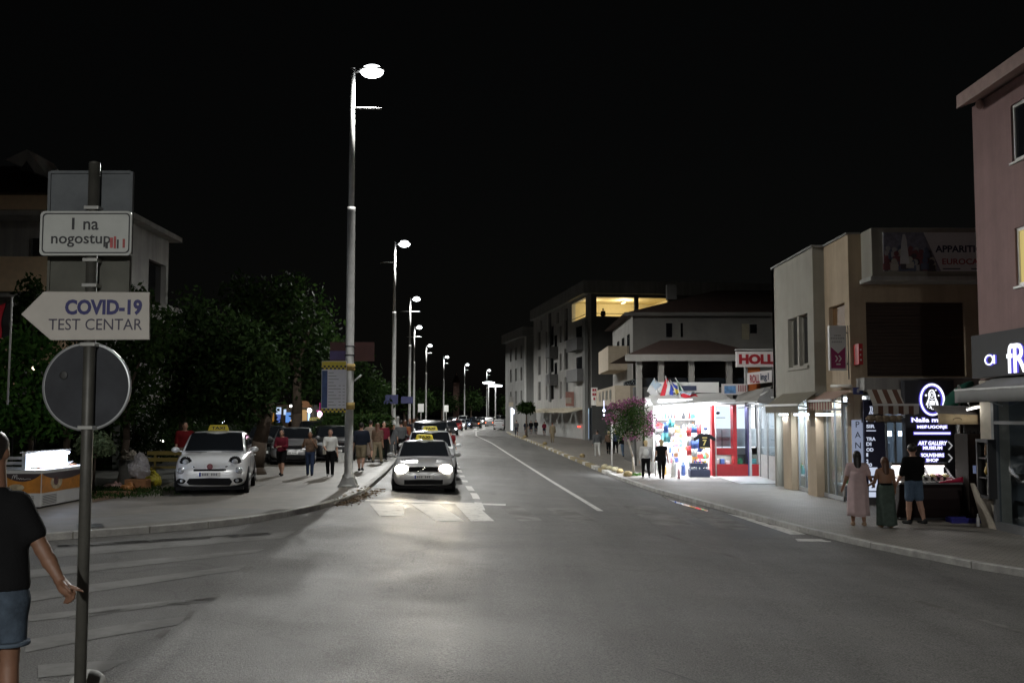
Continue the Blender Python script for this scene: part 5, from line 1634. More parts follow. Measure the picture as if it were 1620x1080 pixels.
MB().box(d0.x, d1.x, 42.985, 42.998, d0.z, d1.z).build('picture', mat('sky_print', (.12, .26, .5), .5, var=.5, scale=6), pn)
b = MB()
for k in range(4):
    e0, e1 = P(1168 + k * 3.4, 619, 43), P(1169.3 + k * 3.4, 609, 43); b.box(e0.x, e1.x, 42.985, 42.998, e0.z, e1.z)
b.build('bars', mat('faded_red_ink', (0, 0, 0)), pn)
# flags over the stall
def flag(label, pts, cols, Y, pole, dirn='v', rip=.05):
    """pts: picture corners top-left, top-right, bottom-right, bottom-left"""
    q = [P(x, y, Y) for x, y in pts]
    t = empty('flag', q[0].lerp(q[2], .5))
    tag(t, label, 'flag')
    n = len(cols)
    for k, m_ in enumerate(cols):
        b = MB()
        def fn(u, v, k=k):
            if dirn == 'v': vv = (k + v) / n; uu = u
            else: uu = (k + u) / n; vv = v
            p = q[0].lerp(q[1], uu).lerp(q[3].lerp(q[2], uu), vv)
            return p + Vector((0, rip * math.sin(uu * 7 + vv * 4), rip * .4 * math.sin(uu * 9)))
        b.patch(fn, 12, 5)
        b.build('stripe', m_, t, thick=.006)
    a, c = P(*pole[0], Y), P(*pole[1], Y)
    MB().tube(a, c, .022).build('pole', GALV, t)
    return t
FB, FR, FW, FY, FG = [mat('flag_' + n, c, .7, var=.06) for n, c in (('blue', (.03, .06, .4)), ('red', (.5, .015, .03)), ('white', (.6, .6, .6)), ('yellow', (.65, .5, .06)), ('green', (.03, .16, .08)))]
FL = mat('flag_pale_blue', (.38, .47, .56), .7, var=.12, scale=5)
flag('pale blue and white flag tilted at the stall roof', [(1035, 598), (1047, 609), (1038, 631), (1023, 619)], [FL, FW], 44.0, ((1047, 644), (1035, 597)))
flag('red white and blue flag drooping from its pole', [(1054, 596), (1064, 612), (1066, 632), (1044, 626)], [FR, FW, FB], 43.9, ((1063, 645), (1053, 594)), 'h')
flag('blue flag with a yellow diagonal edge', [(1060, 601), (1072, 612), (1074, 621), (1070, 624)], [FB, FY], 43.8, ((1080, 646), (1060, 600)), 'v')
flag('green and white flag wrapped on its slanting pole', [(1068, 598), (1075, 606), (1082, 618), (1077, 618)], [FG, FW], 43.7, ((1088, 628), (1068, 597)), 'h', .02)
flag('large red blue and grey flag streaming sideways', [(1077, 619), (1100, 621), (1107, 632), (1078, 636)], [FL, FR, FR, FB], 43.6, ((1080, 646), (1071, 604)), 'v', .1)

# ------------------------------------------------------------------ the two storey house behind the stall
WHITE_D = mat('dull_render', (.3, .29, .27), .85, var=.15, scale=.8)
C = empty('hip_roof_house', (11, 66, Z0))
tag(C, 'pale house with dark hipped roofs rising behind the souvenir stall', 'house')
cx0, cy0, cz1 = P(1001, 520, 60).x, 60, P(1001, 497, 60).z
MB().box(cx0, 18, cy0, 72, Z0, cz1).build('wall', WHITE_D, C)
r_ = MB()
e = .55
ridge = cz1 + 2.1
n_ = r_.add([(cx0 - e, cy0 - e, cz1 + .02), (18, cy0 - e, cz1 + .02), (18, 72 + e, cz1 + .02), (cx0 - e, 72 + e, cz1 + .02), (cx0 + 6, 66, ridge), (18, 66, ridge)])
for q in ((0, 1, 5, 4), (3, 0, 4), (2, 3, 4, 5), (0, 3, 2, 1), (1, 2, 5)): r_.face([n_ + i for i in q])
r_.build('roof', TILE_D, C)
MB().box(cx0 - e, 18, cy0 - e - .05, cy0 - e - .002, cz1 - .14, cz1 + .06).build('eave_board', WHITE_D, C)
ch_ = P(1062, 466, 66)
MB().box(ch_.x - .3, ch_.x + .3, 65.7, 66.3, ridge - .6, ridge + .35).build('chimney', GREY_R, C)
for pa, pb, pt, pb2, mm in ((1054, 1063, 511, 533, GLASS_D), (1077, 1080, 511, 533, GLASS_D), (1187, 1197, 513, 527, GLASS_D)):
    a, c = P(pa, pb2, 59.95), P(pb, pt, 59.95)
    o = MB().box(a.x, c.x, 59.94, 59.998, a.z, c.z).build('window', mm, C)
    MB().box(a.x - .05, c.x + .05, 59.93, 59.997, c.z, c.z + .06).build('lintel', WHITE_R, o)
a, c = P(1174, 537, 59.95), P(1185, 512, 59.95)
MB().box(a.x, c.x, 59.94, 59.998, a.z, c.z).build('door', mat('pale_door', (.5, .45, .32), .6), C)
# lower wing with posts
lx0, lx1 = P(1003, 560, 52).x, P(1165, 560, 52).x + 1
lz = P(1080, 563, 52).z; lzr = P(1080, 536, 55).z
r_ = MB()
n_ = r_.add([(lx0 - .5, 51.5, lz), (lx1 + .5, 51.5, lz), (lx1 + .5, 59.9, lz), (lx0 - .5, 59.9, lz), (P(1050, 536, 55).x, 56, lzr), (P(1125, 536, 55).x, 56, lzr), (P(1125, 536, 55).x, 59.9, lzr), (P(1050, 536, 55).x, 59.9, lzr)])
for q in ((0, 1, 5, 4), (3, 0, 4, 7), (1, 2, 6, 5), (4, 5, 6, 7), (0, 3, 2, 1), (2, 3, 7, 6)): r_.face([n_ + i for i in q])
r_.build('wing_roof', TILE_D, C)
MB().box(lx0 - .5, lx1 + .5, 51.44, 51.498, lz - .28, lz + .05).build('wing_eave', WHITE_D, C)
for px in (1007, 1042, 1090, 1150):
    x = P(px, 600, 52).x
    MB().box(x, x + .28, 52, 52.28, Z0, lz).build('post', WHITE_D, C)
MB().box(lx0 + .3, lx1, 52.6, 59.8, Z0, 4.0).build('wing_glass_front', mat('dark_bluish_glass', (.012, .016, .022), .1, var=0), C)
MB().box(lx0, lx1, 52.3, 52.6, Z0, 2.17 + (655 - 612) * 52 / F).build('wing_parapet', DGREY_R, C)
# balconies on the street side
BEI = mat('beige_render', (.45, .38, .29), .85, var=.1)
for (X0b, Y0b, Y1b, pt, pb, yy) in ((cx0 - 1.15, 63, 70, 545, 582, 63),):
    zt, zb = P(970, 547, 63).z, P(970, 585, 63).z
    b = MB(); b.box(X0b, X0b + .15, Y0b, Y1b, zb, zt).box(X0b + .15, cx0, Y0b, Y0b + .15, zb, zt).box(X0b + .15, cx0, Y0b + .15, Y1b, zb, zb + .2)
    b.build('balcony', BEI, C)
MB().box(cx0 - 1.4, cx0, 56.5, 69, P(985, 640, 57).z, P(985, 610, 57).z).build('shop_canopy', BEI, C)
for k in range(4):
    MB().box(cx0 - 1.42, cx0 - 1.401, 58.5 + 2.4 * k, 59.5 + 2.4 * k, 3.0, 3.55).build('canopy_window', mat('dim_pane', (.12, .12, .1), .3), C)
MB().box(cx0 - .06, cx0 - .001, 61, 66, Z0, 2.3).build('shop_shutter', GREY_R, C)
for k in range(3):
    y = 61.5 + 3 * k
    MB().box(cx0 - .05, cx0 - .002, y, y + 1.1, 5.4, 6.9).build('window', GLASS_D, C)
sg = empty('wall_sign', (cx0 - 1.5, 69.05, 3))
tag(sg, 'small white sign with red marks at the end of the beige canopy', 'sign')
a, c = P(935, 641, 69.2), P(945, 613, 69.2)
MB().box(a.x, c.x, 69.1, 69.2, a.z, c.z).build('panel', WHITE_P, sg)
b = MB()
for k, (u, v) in enumerate(((.2, .8), (.55, .8), (.2, .55), (.55, .55), (.35, .3))): b.box(a.x + u * (c.x - a.x), a.x + (u + .28) * (c.x - a.x), 69.08, 69.098, a.z + v * (c.z - a.z), a.z + (v + .14) * (c.z - a.z))
b.build('red_mark', REDI, sg)
pl_ = empty('shop_lamp', P(956, 648, 62)); tag(pl_, 'tiny blue white lamp hanging by the dark shops', 'lamp')
p = P(955.5, 649, 62); MB().ball(p, (.08, .08, .1), 8, 6).tube(p, p + Vector((0, 0, .6)), .012).build('bulb', emis('blue_white_lamp', (.7, .75, 1), 4), pl_)
p2 = P(955.5, 656, 62); MB().ball(p2, (.05, .05, .07), 8, 6).build('bulb', emis('blue_white_lamp', (.7, .75, 1), 4), pl_)

# ------------------------------------------------------------------ apartment block with the lit loggia
d0 = Vector((7.55, 104, 0)); ang = math.atan2(4.65, 30)
D = empty('apartment_block', (d0.x, d0.y, Z0), ang, world=False)
tag(D, 'tall grey apartment block with a glowing yellow top floor loggia', 'apartment block')
H = 15.9; LEN = 31
lgz0, lgz1 = 12.35, 14.3
# front (camera side) wall pierced for the loggia; facade along the street pierced too
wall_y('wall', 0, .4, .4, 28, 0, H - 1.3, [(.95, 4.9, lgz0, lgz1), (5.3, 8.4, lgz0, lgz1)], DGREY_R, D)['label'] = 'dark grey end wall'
holes = [(.8, 7.4, lgz0, lgz1)]
wins = []
for fl in range(3):
    for k, y in enumerate((9.5, 13, 17.5, 21.5, 26)):
        z = 4.3 + fl * 3.15
        wins.append((y, y + (1.1 if k % 2 else 2.0), z, z + 1.9 + (.4 if k % 2 == 0 else 0)))
for y in (9.6, 14.5, 19.5, 25): wins.append((y, y + 1.4, 12.9, 14.2))
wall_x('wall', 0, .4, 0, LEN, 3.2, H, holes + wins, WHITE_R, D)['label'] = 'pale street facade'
for w in wins:
    o = MB().box(.2, .25, w[0], w[1], w[2], w[3]).build('window', GLASS_D, D)
    MB().box(.14, .2, (w[0] + w[1]) / 2 - .03, (w[0] + w[1]) / 2 + .03, w[2], w[3]).build('frame_bar', MID_M, o)
MB().box(-.5, 28.5, -.5, LEN, H - 1.3 + .002, H).build('roof_band', GREY_R, D)
MB().box(.4, 28, .4, LEN, H - 1.25, H - .2).build('roof', DGREY_R, D)
for (y0_, y1_, z) in ((.4, 5.6, 9.2), (.4, 5.6, 6.05), (15, 17.4, 9.2), (15, 17.4, 6.05)):
    b = MB(); b.box(-1.0, -.001, y0_, y1_, z - .2, z).box(-1.0, -.94, y0_, y1_, z, z + 1.05).box(-.94, -.001, y0_, y0_ + .06, z, z + 1.05).box(-.94, -.001, y1_ - .06, y1_, z, z + 1.05)
    b.build('balcony', mat('balcony_grey', (.12, .12, .12), .7, var=.2), D)
    MB().box(-.04, -.002, y0_ + .5, y1_ - .5, z + .02, z + 2.4).build('balcony_door', GLASS_D, D)
MB().box(-.12, -.001, 19.0, 20.2, 4, H - 1.4).build('dark_strip', DGREY_R, D)
MB().box(-.35, -.005, -.2, .9, 0, lgz0 - .4).build('corner_column', GREY_R, D)
# ground floor
MB().box(.35, .5, .9, LEN, 0, 3.2).build('shop_shutter', mat('pale_shutter', (.34, .34, .33), .6, var=.15), D)
for k in range(4):
    y = 2 + k * 6.6
    MB().hexa([(-1.6, y, 2.72), (0, y, 3.05), (0, y + 5.6, 3.05), (-1.6, y + 5.6, 2.72)], [(-1.6, y, 2.8), (0, y, 3.25), (0, y + 5.6, 3.25), (-1.6, y + 5.6, 2.8)]).build('shop_awning', mat('beige_awning', (.5, .44, .33), .8), D)
MB().box(.02, .3, .95, 1.3, .1, 3.0).build('lit_strip', emis('shop_strip_blue', (.55, .72, 1.0), .55), D)
MB().box(-.05, .3, .92, 1.35, 2.6, 3.1).build('lit_sign', emis('shop_sign_cyan', (.6, .85, 1.0), .9), D)
MB().box(-.1, .2, 4.2, 4.35, 1.2, 1.35).build('red_lamp', emis('red_dot', (1, .05, .03), 4), D)
# loggia
LGW = mat('loggia_wall', (.66, .58, .38), .8, var=.05)
MB().box(.4, 9, 7.5, 7.6, lgz0 - .9, lgz1 + .1).box(9, 9.1, .4, 7.5, lgz0 - .9, lgz1 + .1).box(.4, 9, .4, 7.5, lgz0 - 1.0, lgz0 - .91).box(.4, 9, .4, 7.5, lgz1 + .102, lgz1 + .2).build('loggia_room', LGW, D)
MB().tube((.3, .05, lgz0 + .28), (8.6, .05, lgz0 + .28), .03).tube((.05, .8, lgz0 + .28), (.05, 7.4, lgz0 + .28), .03).build('handrail', DARK_M, D)
MB().box(4.7, 4.9, 3.5, 4.6, lgz1 - .2, lgz1 - .05).build('ceiling_lamp', emis('loggia_lamp', (1, .78, .4), 3), D)
lamp_light('loggia_light', 'POINT', D, (4.8, 3.6, lgz1 - .5), 330, (1, .85, .52), .3)
lamp_light('loggia_light', 'POINT', D, (1.5, 4, lgz1 - .5), 90, (1, .85, .52), .3)
for nm, lo, lab in (('wall_sign', (-.06, 6.2, 3.4), 'reddish square sign hanging on the pale apartment facade'),):
    t = empty(nm, D.matrix_basis @ Vector(lo), ang, world=False); tag(t, lab, 'sign')
    MB().box(-.9, -.02, -.06, .06, 0, 1.5).build('panel', mat('dim_red_sign', (.25, .12, .1), .6, var=.3), t)
    MB().box(-.9, -.3, -.08, -.062, .3, .9).build('print', mat('dim_pale_print', (.3, .26, .22), .6), t)
# second block beyond it
E = empty('apartment_block', (1.95, 140, Z0), ang + .03, world=False)
tag(E, 'grey block with a curved pale top beyond the apartment building', 'apartment block')
eh = P(822, 518, 141).z - Z0
wv = [(y, y + 1.2, z, z + 1.8) for y in (3, 7, 11) for z in (4, 7.2, 10.2) if z + 1.9 < eh]
wall_x('wall', 0, .4, .4, 16, 0, eh - .2, wv, GREY_R, E)
MB().box(-.6, 5, -.4, 16, eh - 1.2, eh).build('roof_band', GREY_R, E)
MB().box(0, 6, 0, .4, 0, eh - 1.21).build('wall', GREY_R, E)
for w in wv: MB().box(.2, .25, *w).build('window', GLASS_D, E)
MB().box(-.2, -.02, -.1, .25, 3, eh - 1.3).build('corner_pipe', mat('pale_pipe', (.6, .6, .58), .6), E)
S_ = empty('low_shop', (-1.2, 158, Z0)); tag(S_, 'small white lit shop at the bend of the street', 'shop')
a, c = P(806, 660, 150), P(826, 627, 150)
MB().box(a.x, c.x + 1, 150, 156, Z0, c.z).build('wall', WHITE_R, S_)
MB().box(a.x + .2, c.x, 149.9, 149.98, Z0 + .3, P(810, 645, 150).z).build('lit_window', emis('far_shop_light', (.85, .93, 1), 2.2), S_)
MB().box(a.x - .1, c.x + .2, 149.5, 149.95, P(810, 643, 150).z, P(810, 636, 150).z).build('awning', mat('beige_awning', (0, 0, 0)), S_)
p = P(813, 651, 149); MB().ball(p, (.35, .3, .35), 8, 6).build('lamp', emis('blue_white_lamp', (0, 0, 0), 1), S_)

# ------------------------------------------------------------------ house on the taxi side
Lh = empty('balcony_house', (-28, 44, PAVE_L))
tag(Lh, 'white and beige house with balconies and a gabled dormer behind the road sign', 'house')
LX, LY = -16.0, 40.0
ez = 10.2
MB().box(-48, LX - .3, LY + 1.5, 48.2, PAVE_L, ez).build('wall', WHITE_R, Lh)
BEW = mat('warm_beige_render', (.78, .58, .38), .85, var=.08)
for k in range(4):
    z = 1.0 + 2.95 * k
    t_, b_ = min(z + 1.35, 10.75), z
    if k == 3: b_, t_ = ez - .1, ez + .45
    MB().box(-48, -17.3, LY, LY + .15, b_, t_).box(-17.45, -17.3, LY + .15, LY + 1.5, b_, t_).build('balcony_parapet', BEW, Lh)
    MB().box(-48, -17.3, LY + .15, LY + 1.5, b_ - .2, b_ - .002).build('balcony_slab', WHITE_R, Lh)
    if k < 3:
        for x in (-27, -22.5, -19.2):
            o = MB().box(x, x + 1.3, LY + 1.42, LY + 1.499, z + .1, z + 2.3).build('balcony_door', GLASS_D, Lh)
            MB().box(x - .06, x, LY + 1.4, LY + 1.499, z + .1, z + 2.3).build('frame', MID_M, o)
wall_x('wall', LX - .3, LX, LY + 1.5, 48.2, PAVE_L, ez, [(42.6, 43.6, 7.2, 8.8), (45.6, 47.9, 7.0, 9.0), (45.6, 47.9, 3.8, 5.9)], WHITE_R, Lh)
MB().box(LX - .28, LX - .24, 42.6, 43.6, 7.2, 8.8).build('window', GLASS_D, Lh)
MB().box(LX - .28, LX - .24, 45.6, 47.9, 7.0, 9.0).build('window', GLASS_D, Lh)
MB().box(LX + .001, LX + .9, 45.4, 48.1, 5.9, 6.95).build('balcony', WHITE_R, Lh)
MB().hexa([(LX - .6, LY + 1.2, ez + .002), (LX + .5, LY + 1.2, ez + .002), (LX + .5, 48.6, ez + .002), (LX - .6, 48.6, ez + .002)], [(LX - .6, LY + 1.2, ez + .3), (LX + .5, LY + 1.2, ez + .22), (LX + .5, 48.6, ez + .22), (LX - .6, 48.6, ez + .3)]).build('eave', WHITE_R, Lh)
r_ = MB()
n_ = r_.add([(-48, LY - .4, ez + .46), (LX - .6, LY - .4, ez + .46), (LX - .6, 48.6, ez + .46), (-48, 48.6, ez + .46), (-48, 44.2, ez + 2.6), (LX - 4.5, 44.2, ez + 2.6)])
for q in ((0, 1, 5, 4), (1, 2, 5), (2, 3, 4, 5), (0, 3, 2, 1), (3, 0, 4)): r_.face([n_ + i for i in q])
rf_ = r_.build('roof', TILE_D, Lh)
da, dm, db = P(8, 253, 41), P(43, 236, 41), P(76, 281, 41)
MB().prism([(da.x, 41, da.z), (db.x, 41, db.z), (dm.x, 41, dm.z)], (0, 2.4, 0)).build('dormer', WHITE_R, rf_)
wq = P(42, 265, 40.97)
MB().prism([(wq.x - .25, 40.98, wq.z - .12), (wq.x + .32, 40.98, wq.z - .2), (wq.x, 40.98, wq.z + .28)], (0, -.03, 0)).build('dormer_window', GLASS_D, rf_)

# ------------------------------------------------------------------ trees and plants
BARK = mat('bark', (.07, .05, .035), .9, var=.35, scale=8, bump=.6)
LEAF = [leaf_mat('leaf_dark', (.007, .018, .004), (.026, .05, .012)), leaf_mat('leaf_mid', (.013, .035, .007), (.045, .08, .02)), leaf_mat('leaf_fresh', (.03, .1, .02), (.09, .2, .04))]
PETAL = leaf_mat('petal', (.17, .05, .11), (.3, .12, .22))
def leaves(name, m, parent, blobs, n, size, seed=0, droop=.2, shape=2.2):
    g = np.random.default_rng(seed)
    vol = np.array([b[1][0] * b[1][1] * b[1][2] for b in blobs]) ** .75
    pick = g.choice(len(blobs), n, p=vol / vol.sum())
    c = np.array([b[0] for b in blobs])[pick]; r = np.array([b[1] for b in blobs])[pick]
    d = g.normal(size=(n, 3)); d /= np.linalg.norm(d, axis=1)[:, None]
    rad = g.random(n) ** .42
    rad *= 1 + .16 * g.normal(size=n)
    p = c + d * r * rad[:, None]
    t = g.normal(size=(n, 3)); t[:, 2] -= droop; t /= np.linalg.norm(t, axis=1)[:, None]
    u = np.cross(t, g.normal(size=(n, 3))); u /= np.linalg.norm(u, axis=1)[:, None]
    s = size * (.6 + .8 * g.random(n))[:, None]
    w = u * s / shape
    a = p - t * s * .5; b = p + t * s * .5
    vs = np.stack([a, p + w * .5, b, p - w * .5], 1).reshape(-1, 3)
    fs = np.arange(4 * n).reshape(-1, 4)
    me = bpy.data.meshes.new(name)
    me.from_pydata((vs - np.array(WL[parent])).tolist(), [], fs.tolist()); me.update()
    return link_mesh(name, me, m, parent)
def tree(label, base, blobs, n, size, lm, trunk_r=.16, seed=0, lean=(0, 0), limbs=5, name='tree', cat='tree', group=None, top_z=None):
    t = empty(name, base)
    tag(t, label, cat, group)
    rr_ = random.Random(seed)
    bx, by, bz = base
    cz = sum(b[0][2] for b in blobs) / len(blobs)
    zt = top_z or (bz + (cz - bz) * .75)
    b = MB()
    p0 = Vector((bx, by, bz)); p1 = Vector((bx + lean[0], by + lean[1], zt))
    pm = p0.lerp(p1, .45) + Vector((rr_.uniform(-.1, .1), 0, 0))
    b.tube(p0 - Vector((0, 0, .05)), p0 + Vector((0, 0, .25)), trunk_r * 1.5, trunk_r * 1.05, 10)
    b.tube(p0 + Vector((0, 0, .2)), pm, trunk_r * 1.05, trunk_r * .85, 10).tube(pm, p1, trunk_r * .85, trunk_r * .6, 10)
    for k in range(limbs):
        bl = blobs[k % len(blobs)]
        tgt = Vector(bl[0]) + Vector((rr_.uniform(-.4, .4) * bl[1][0], rr_.uniform(-.4, .4) * bl[1][1], rr_.uniform(-.2, .5) * bl[1][2]))
        s_ = p0.lerp(p1, rr_.uniform(.7, 1))
        md = s_.lerp(tgt, .5) + Vector((0, 0, .15))
        b.tube(s_, md, trunk_r * .45, trunk_r * .28, 7).tube(md, tgt, trunk_r * .28, trunk_r * .08, 7)
    b.build('trunk', BARK, t)
    leaves('crown', lm, t, blobs, n, size, seed)
    return t
def px_blobs(spec, Y, depth=.9, seed=0):
    """spec: (px, py, rx_px, ry_px) ellipses seen at depth Y"""
    out = []
    rr_ = random.Random(seed)
    for px, py, rx, ry in spec:
        y = Y + rr_.uniform(-.6, .6)
        c = P(px, py, y)
        out.append(((c.x, y, c.z), (rx * y / F, max(rx, ry) * y / F * depth, ry * y / F)))
    return out
def ground_px(px, Y, z=PAVE_L):
    return ((px - 810) / F * Y, Y, z)
TG = 'trees of the forecourt'
def ptree(label, px, Y, spec, n, size, lm, r=.16, seed=0, lean=(0, 0), limbs=6):
    return tree(label, ground_px(px, Y), px_blobs(spec, Y, .9, seed), n, size, lm, r, seed, lean, limbs, group=TG)
ptree('bright leaved tree behind the ice cream freezer', 112, 29, [(20, 640, 62, 52), (90, 610, 50, 50), (30, 560, 60, 45), (70, 670, 55, 30), (-40, 600, 50, 70)], 5200, .2, LEAF[2], .12, 1)
ptree('thin trunked tree beside the litter bin', 198, 31, [(150, 560, 60, 60), (205, 590, 62, 62), (235, 530, 52, 50), (180, 640, 50, 35), (215, 480, 34, 34)], 5000, .2, LEAF[1], .12, 2)
ptree('tree with a low crown behind the white taxi', 292, 37, [(270, 560, 62, 66), (320, 610, 62, 56), (340, 540, 55, 60), (285, 640, 56, 34), (300, 500, 40, 40)], 5200, .22, LEAF[0], .16, 3)
ptree('thick leaning trunk tree beside the white taxi', 405, 36, [(360, 600, 52, 62), (400, 620, 44, 50), (415, 580, 40, 50), (375, 540, 46, 46), (345, 650, 40, 26)], 5200, .22, LEAF[0], .3, 4, lean=(.5, 0))
ptree('tall dark tree rising highest behind the taxi rank', 470, 52, [(420, 500, 62, 62), (480, 520, 58, 66), (440, 580, 70, 60), (500, 590, 44, 56), (395, 560, 60, 60), (455, 460, 40, 34), (380, 470, 40, 40)], 7000, .3, LEAF[0], .3, 5)
ptree('dark tree behind the taxi price board', 545, 56, [(530, 590, 36, 52), (565, 610, 36, 50), (520, 560, 30, 40), (585, 640, 32, 26)], 4200, .28, LEAF[0], .22, 6)
ptree('small dark tree by the second street lamp', 598, 75, [(590, 625, 24, 26), (605, 640, 22, 20), (612, 625, 14, 22)], 2200, .32, LEAF[0], .16, 7)
ptree('pointed dark tree beside the house with balconies', 52, 36, [(50, 470, 22, 34), (55, 520, 34, 40), (30, 520, 26, 36)], 2400, .22, LEAF[1], .12, 8)
for i, (px, Y, sp) in enumerate([(640, 150, [(640, 625, 16, 26), (650, 640, 20, 16)]), (700, 210, [(690, 632, 22, 20), (712, 640, 16, 14)]), (745, 250, [(745, 634, 22, 18)]), (820, 175, [(806, 648, 10, 9)]), (790, 270, [(792, 640, 20, 14)]), (660, 190, [(668, 636, 20, 18)])]):
    tree(['distant dark tree behind the fourth lamp', 'distant dark tree where the street bends', 'distant rounded tree behind the seventh lamp', 'small dark tree before the lit corner shop', 'distant low tree behind the twin flat lamps', 'distant tree between the fifth and sixth lamps'][i],
         ground_px(px, Y), px_blobs(sp, Y, .8, i), 1300, .6, LEAF[0], .25, 20 + i, limbs=3, group='distant trees up the street')
tree('palm like dark bush tree over the canopy of the far block', (P(833, 660, 118).x, 118, Z0), px_blobs([(832, 645, 14, 9)], 118, .8, 3), 700, .45, LEAF[0], .12, 40, limbs=3)
# flowering oleander standard by the kerb
ob = G(1003, 752)
ol = px_blobs([(990, 660, 30, 26), (1012, 672, 28, 24), (1005, 648, 22, 16), (978, 680, 18, 16)], ob.y, .9, 4)
ot = empty('oleander_tree', ob); tag(ot, 'slender pink flowering tree on the curb before the stall', 'tree')
tp = P(993, 692, ob.y)
b = MB(); b.tube(ob, P(1001, 722, ob.y), .055, .045, 8).tube(P(1001, 722, ob.y), tp, .045, .04, 8)
for q in [(975, 672), (1012, 660), (995, 650), (1020, 678), (985, 655)]: b.tube(tp, P(q[0], q[1], ob.y + random.uniform(-.3, .3)), .03, .01, 6)
b.build('trunk', mat('pale_bark', (.3, .27, .22), .8, var=.2), ot)
leaves('crown', LEAF[1], ot, ol, 3000, .13, 31, shape=3.5)
leaves('blossom', PETAL, ot, px_blobs([(985, 644, 24, 12), (1018, 668, 22, 18), (1003, 637, 20, 9), (968, 662, 12, 12), (1028, 682, 12, 10), (1000, 690, 14, 7)], ob.y, .9, 5), 2400, .085, 32, shape=1.3)
# grass at its foot
gb_ = empty('grass_tuft', ob); tag(gb_, 'small patch of grass round the flowering tree', 'grass', kind='stuff')
leaves('blades', LEAF[2], gb_, [((ob.x, ob.y, ob.z + .04), (.5, .35, .07))], 300, .12, 33, droop=-1.5, shape=5)
# shrub by the freezer
sb = G(152, 745)
t = empty('oleander_shrub', ground_px(152, 27)); tag(t, 'pale leaved shrub beside the lit freezer', 'shrub')
leaves('foliage', leaf_mat('leaf_pale', (.08, .12, .06), (.2, .25, .14)), t, px_blobs([(150, 700, 26, 20), (165, 708, 20, 16), (135, 705, 18, 16)], 27, .8, 3), 900, .16, 41, shape=3.5)
MB().tube(ground_px(152, 27), P(152, 705, 27), .04, .02, 6).tube(P(152, 715, 27), P(168, 700, 27), .02, .01, 5).tube(P(152, 715, 27), P(138, 700, 27), .02, .01, 5).build('stem', BARK, t)
# clipped hedge beyond the parked cars
hx = empty('hedge', (-8, 50, PAVE_L)); tag(hx, 'dense dark hedge behind the taxi price board', 'hedge')
leaves('foliage', LEAF[1], hx, px_blobs([(515, 685, 22, 24), (545, 680, 24, 26), (575, 672, 22, 20), (600, 668, 22, 16), (530, 665, 22, 18)], 50, .6, 3), 6500, .17, 42)
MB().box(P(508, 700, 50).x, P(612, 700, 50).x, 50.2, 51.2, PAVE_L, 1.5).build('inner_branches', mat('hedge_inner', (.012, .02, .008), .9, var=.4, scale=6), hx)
lw = MB().box(P(535, 708, 45).x, P(555, 708, 45).x, 45, 45.3, PAVE_L, .5).build('low_wall', mat('pale_low_wall', (.5, .5, .48), .8))
tag(lw, 'low pale wall at the end of the hedge', 'wall')
# grass verge behind the freezer
gv_ = MB(); q = [G(x, y) for x, y in [(146, 795), (235, 778), (240, 768), (146, 782)]]
gv_.poly([(p.x, p.y, p.z + .012) for p in q]); vg = gv_.build('verge_soil', mat('soil', (.1, .06, .03), .9, var=.4), fix=False); tag(vg, 'strip of earth along the forecourt paving', 'soil', kind='structure')
t = empty('verge_grass', q[0]); tag(t, 'rough grass between the freezer and the bin', 'grass', kind='stuff')
leaves('blades', LEAF[1], t, [(((q[0] + q[2]) / 2 + Vector((-.4, .9, .05)))[:], (1.6, .9, .06)), (((q[0]) + Vector((-1.2, 2, .05)))[:], (2.2, 1.2, .06))], 2500, .13, 43, droop=-1.4, shape=5)

# ------------------------------------------------------------------ vehicles
RUBBER = mat('rubber', (.012, .012, .012), .8, var=.2, scale=20)
ALLOY = mat('alloy', (.45, .45, .46), .35, .7, var=.1)
CARGLASS = mat('car_glass', (.012, .014, .017), .06, var=0, spec=.7)
BLACKP = mat('black_plastic', (.01, .01, .011), .75, var=.1, spec=.15)
CHROME = mat('chrome', (.7, .7, .7), .12, 1.0, var=0)
LENS = mat('headlamp_lens', (.5, .52, .55), .08, .3, var=0, coat=1)
SIGNAL = mat('tail_lens', (.2, .01, .01), .2, var=0)
TAXIY = mat('taxi_yellow', (.62, .5, .03), .4, var=.03)
HEAD_ON = emis('headlight_glow', (1.0, .92, .76), 40)
TAIL_ON = emis('taillight_glow', (1.0, .2, .07), 3)
FAR_ON = emis('far_headlight_glow', (.95, .95, 1.0), 6)
def paint(name, c): return mat('car_paint_' + name, c, .3, .15, var=.03, coat=.8)
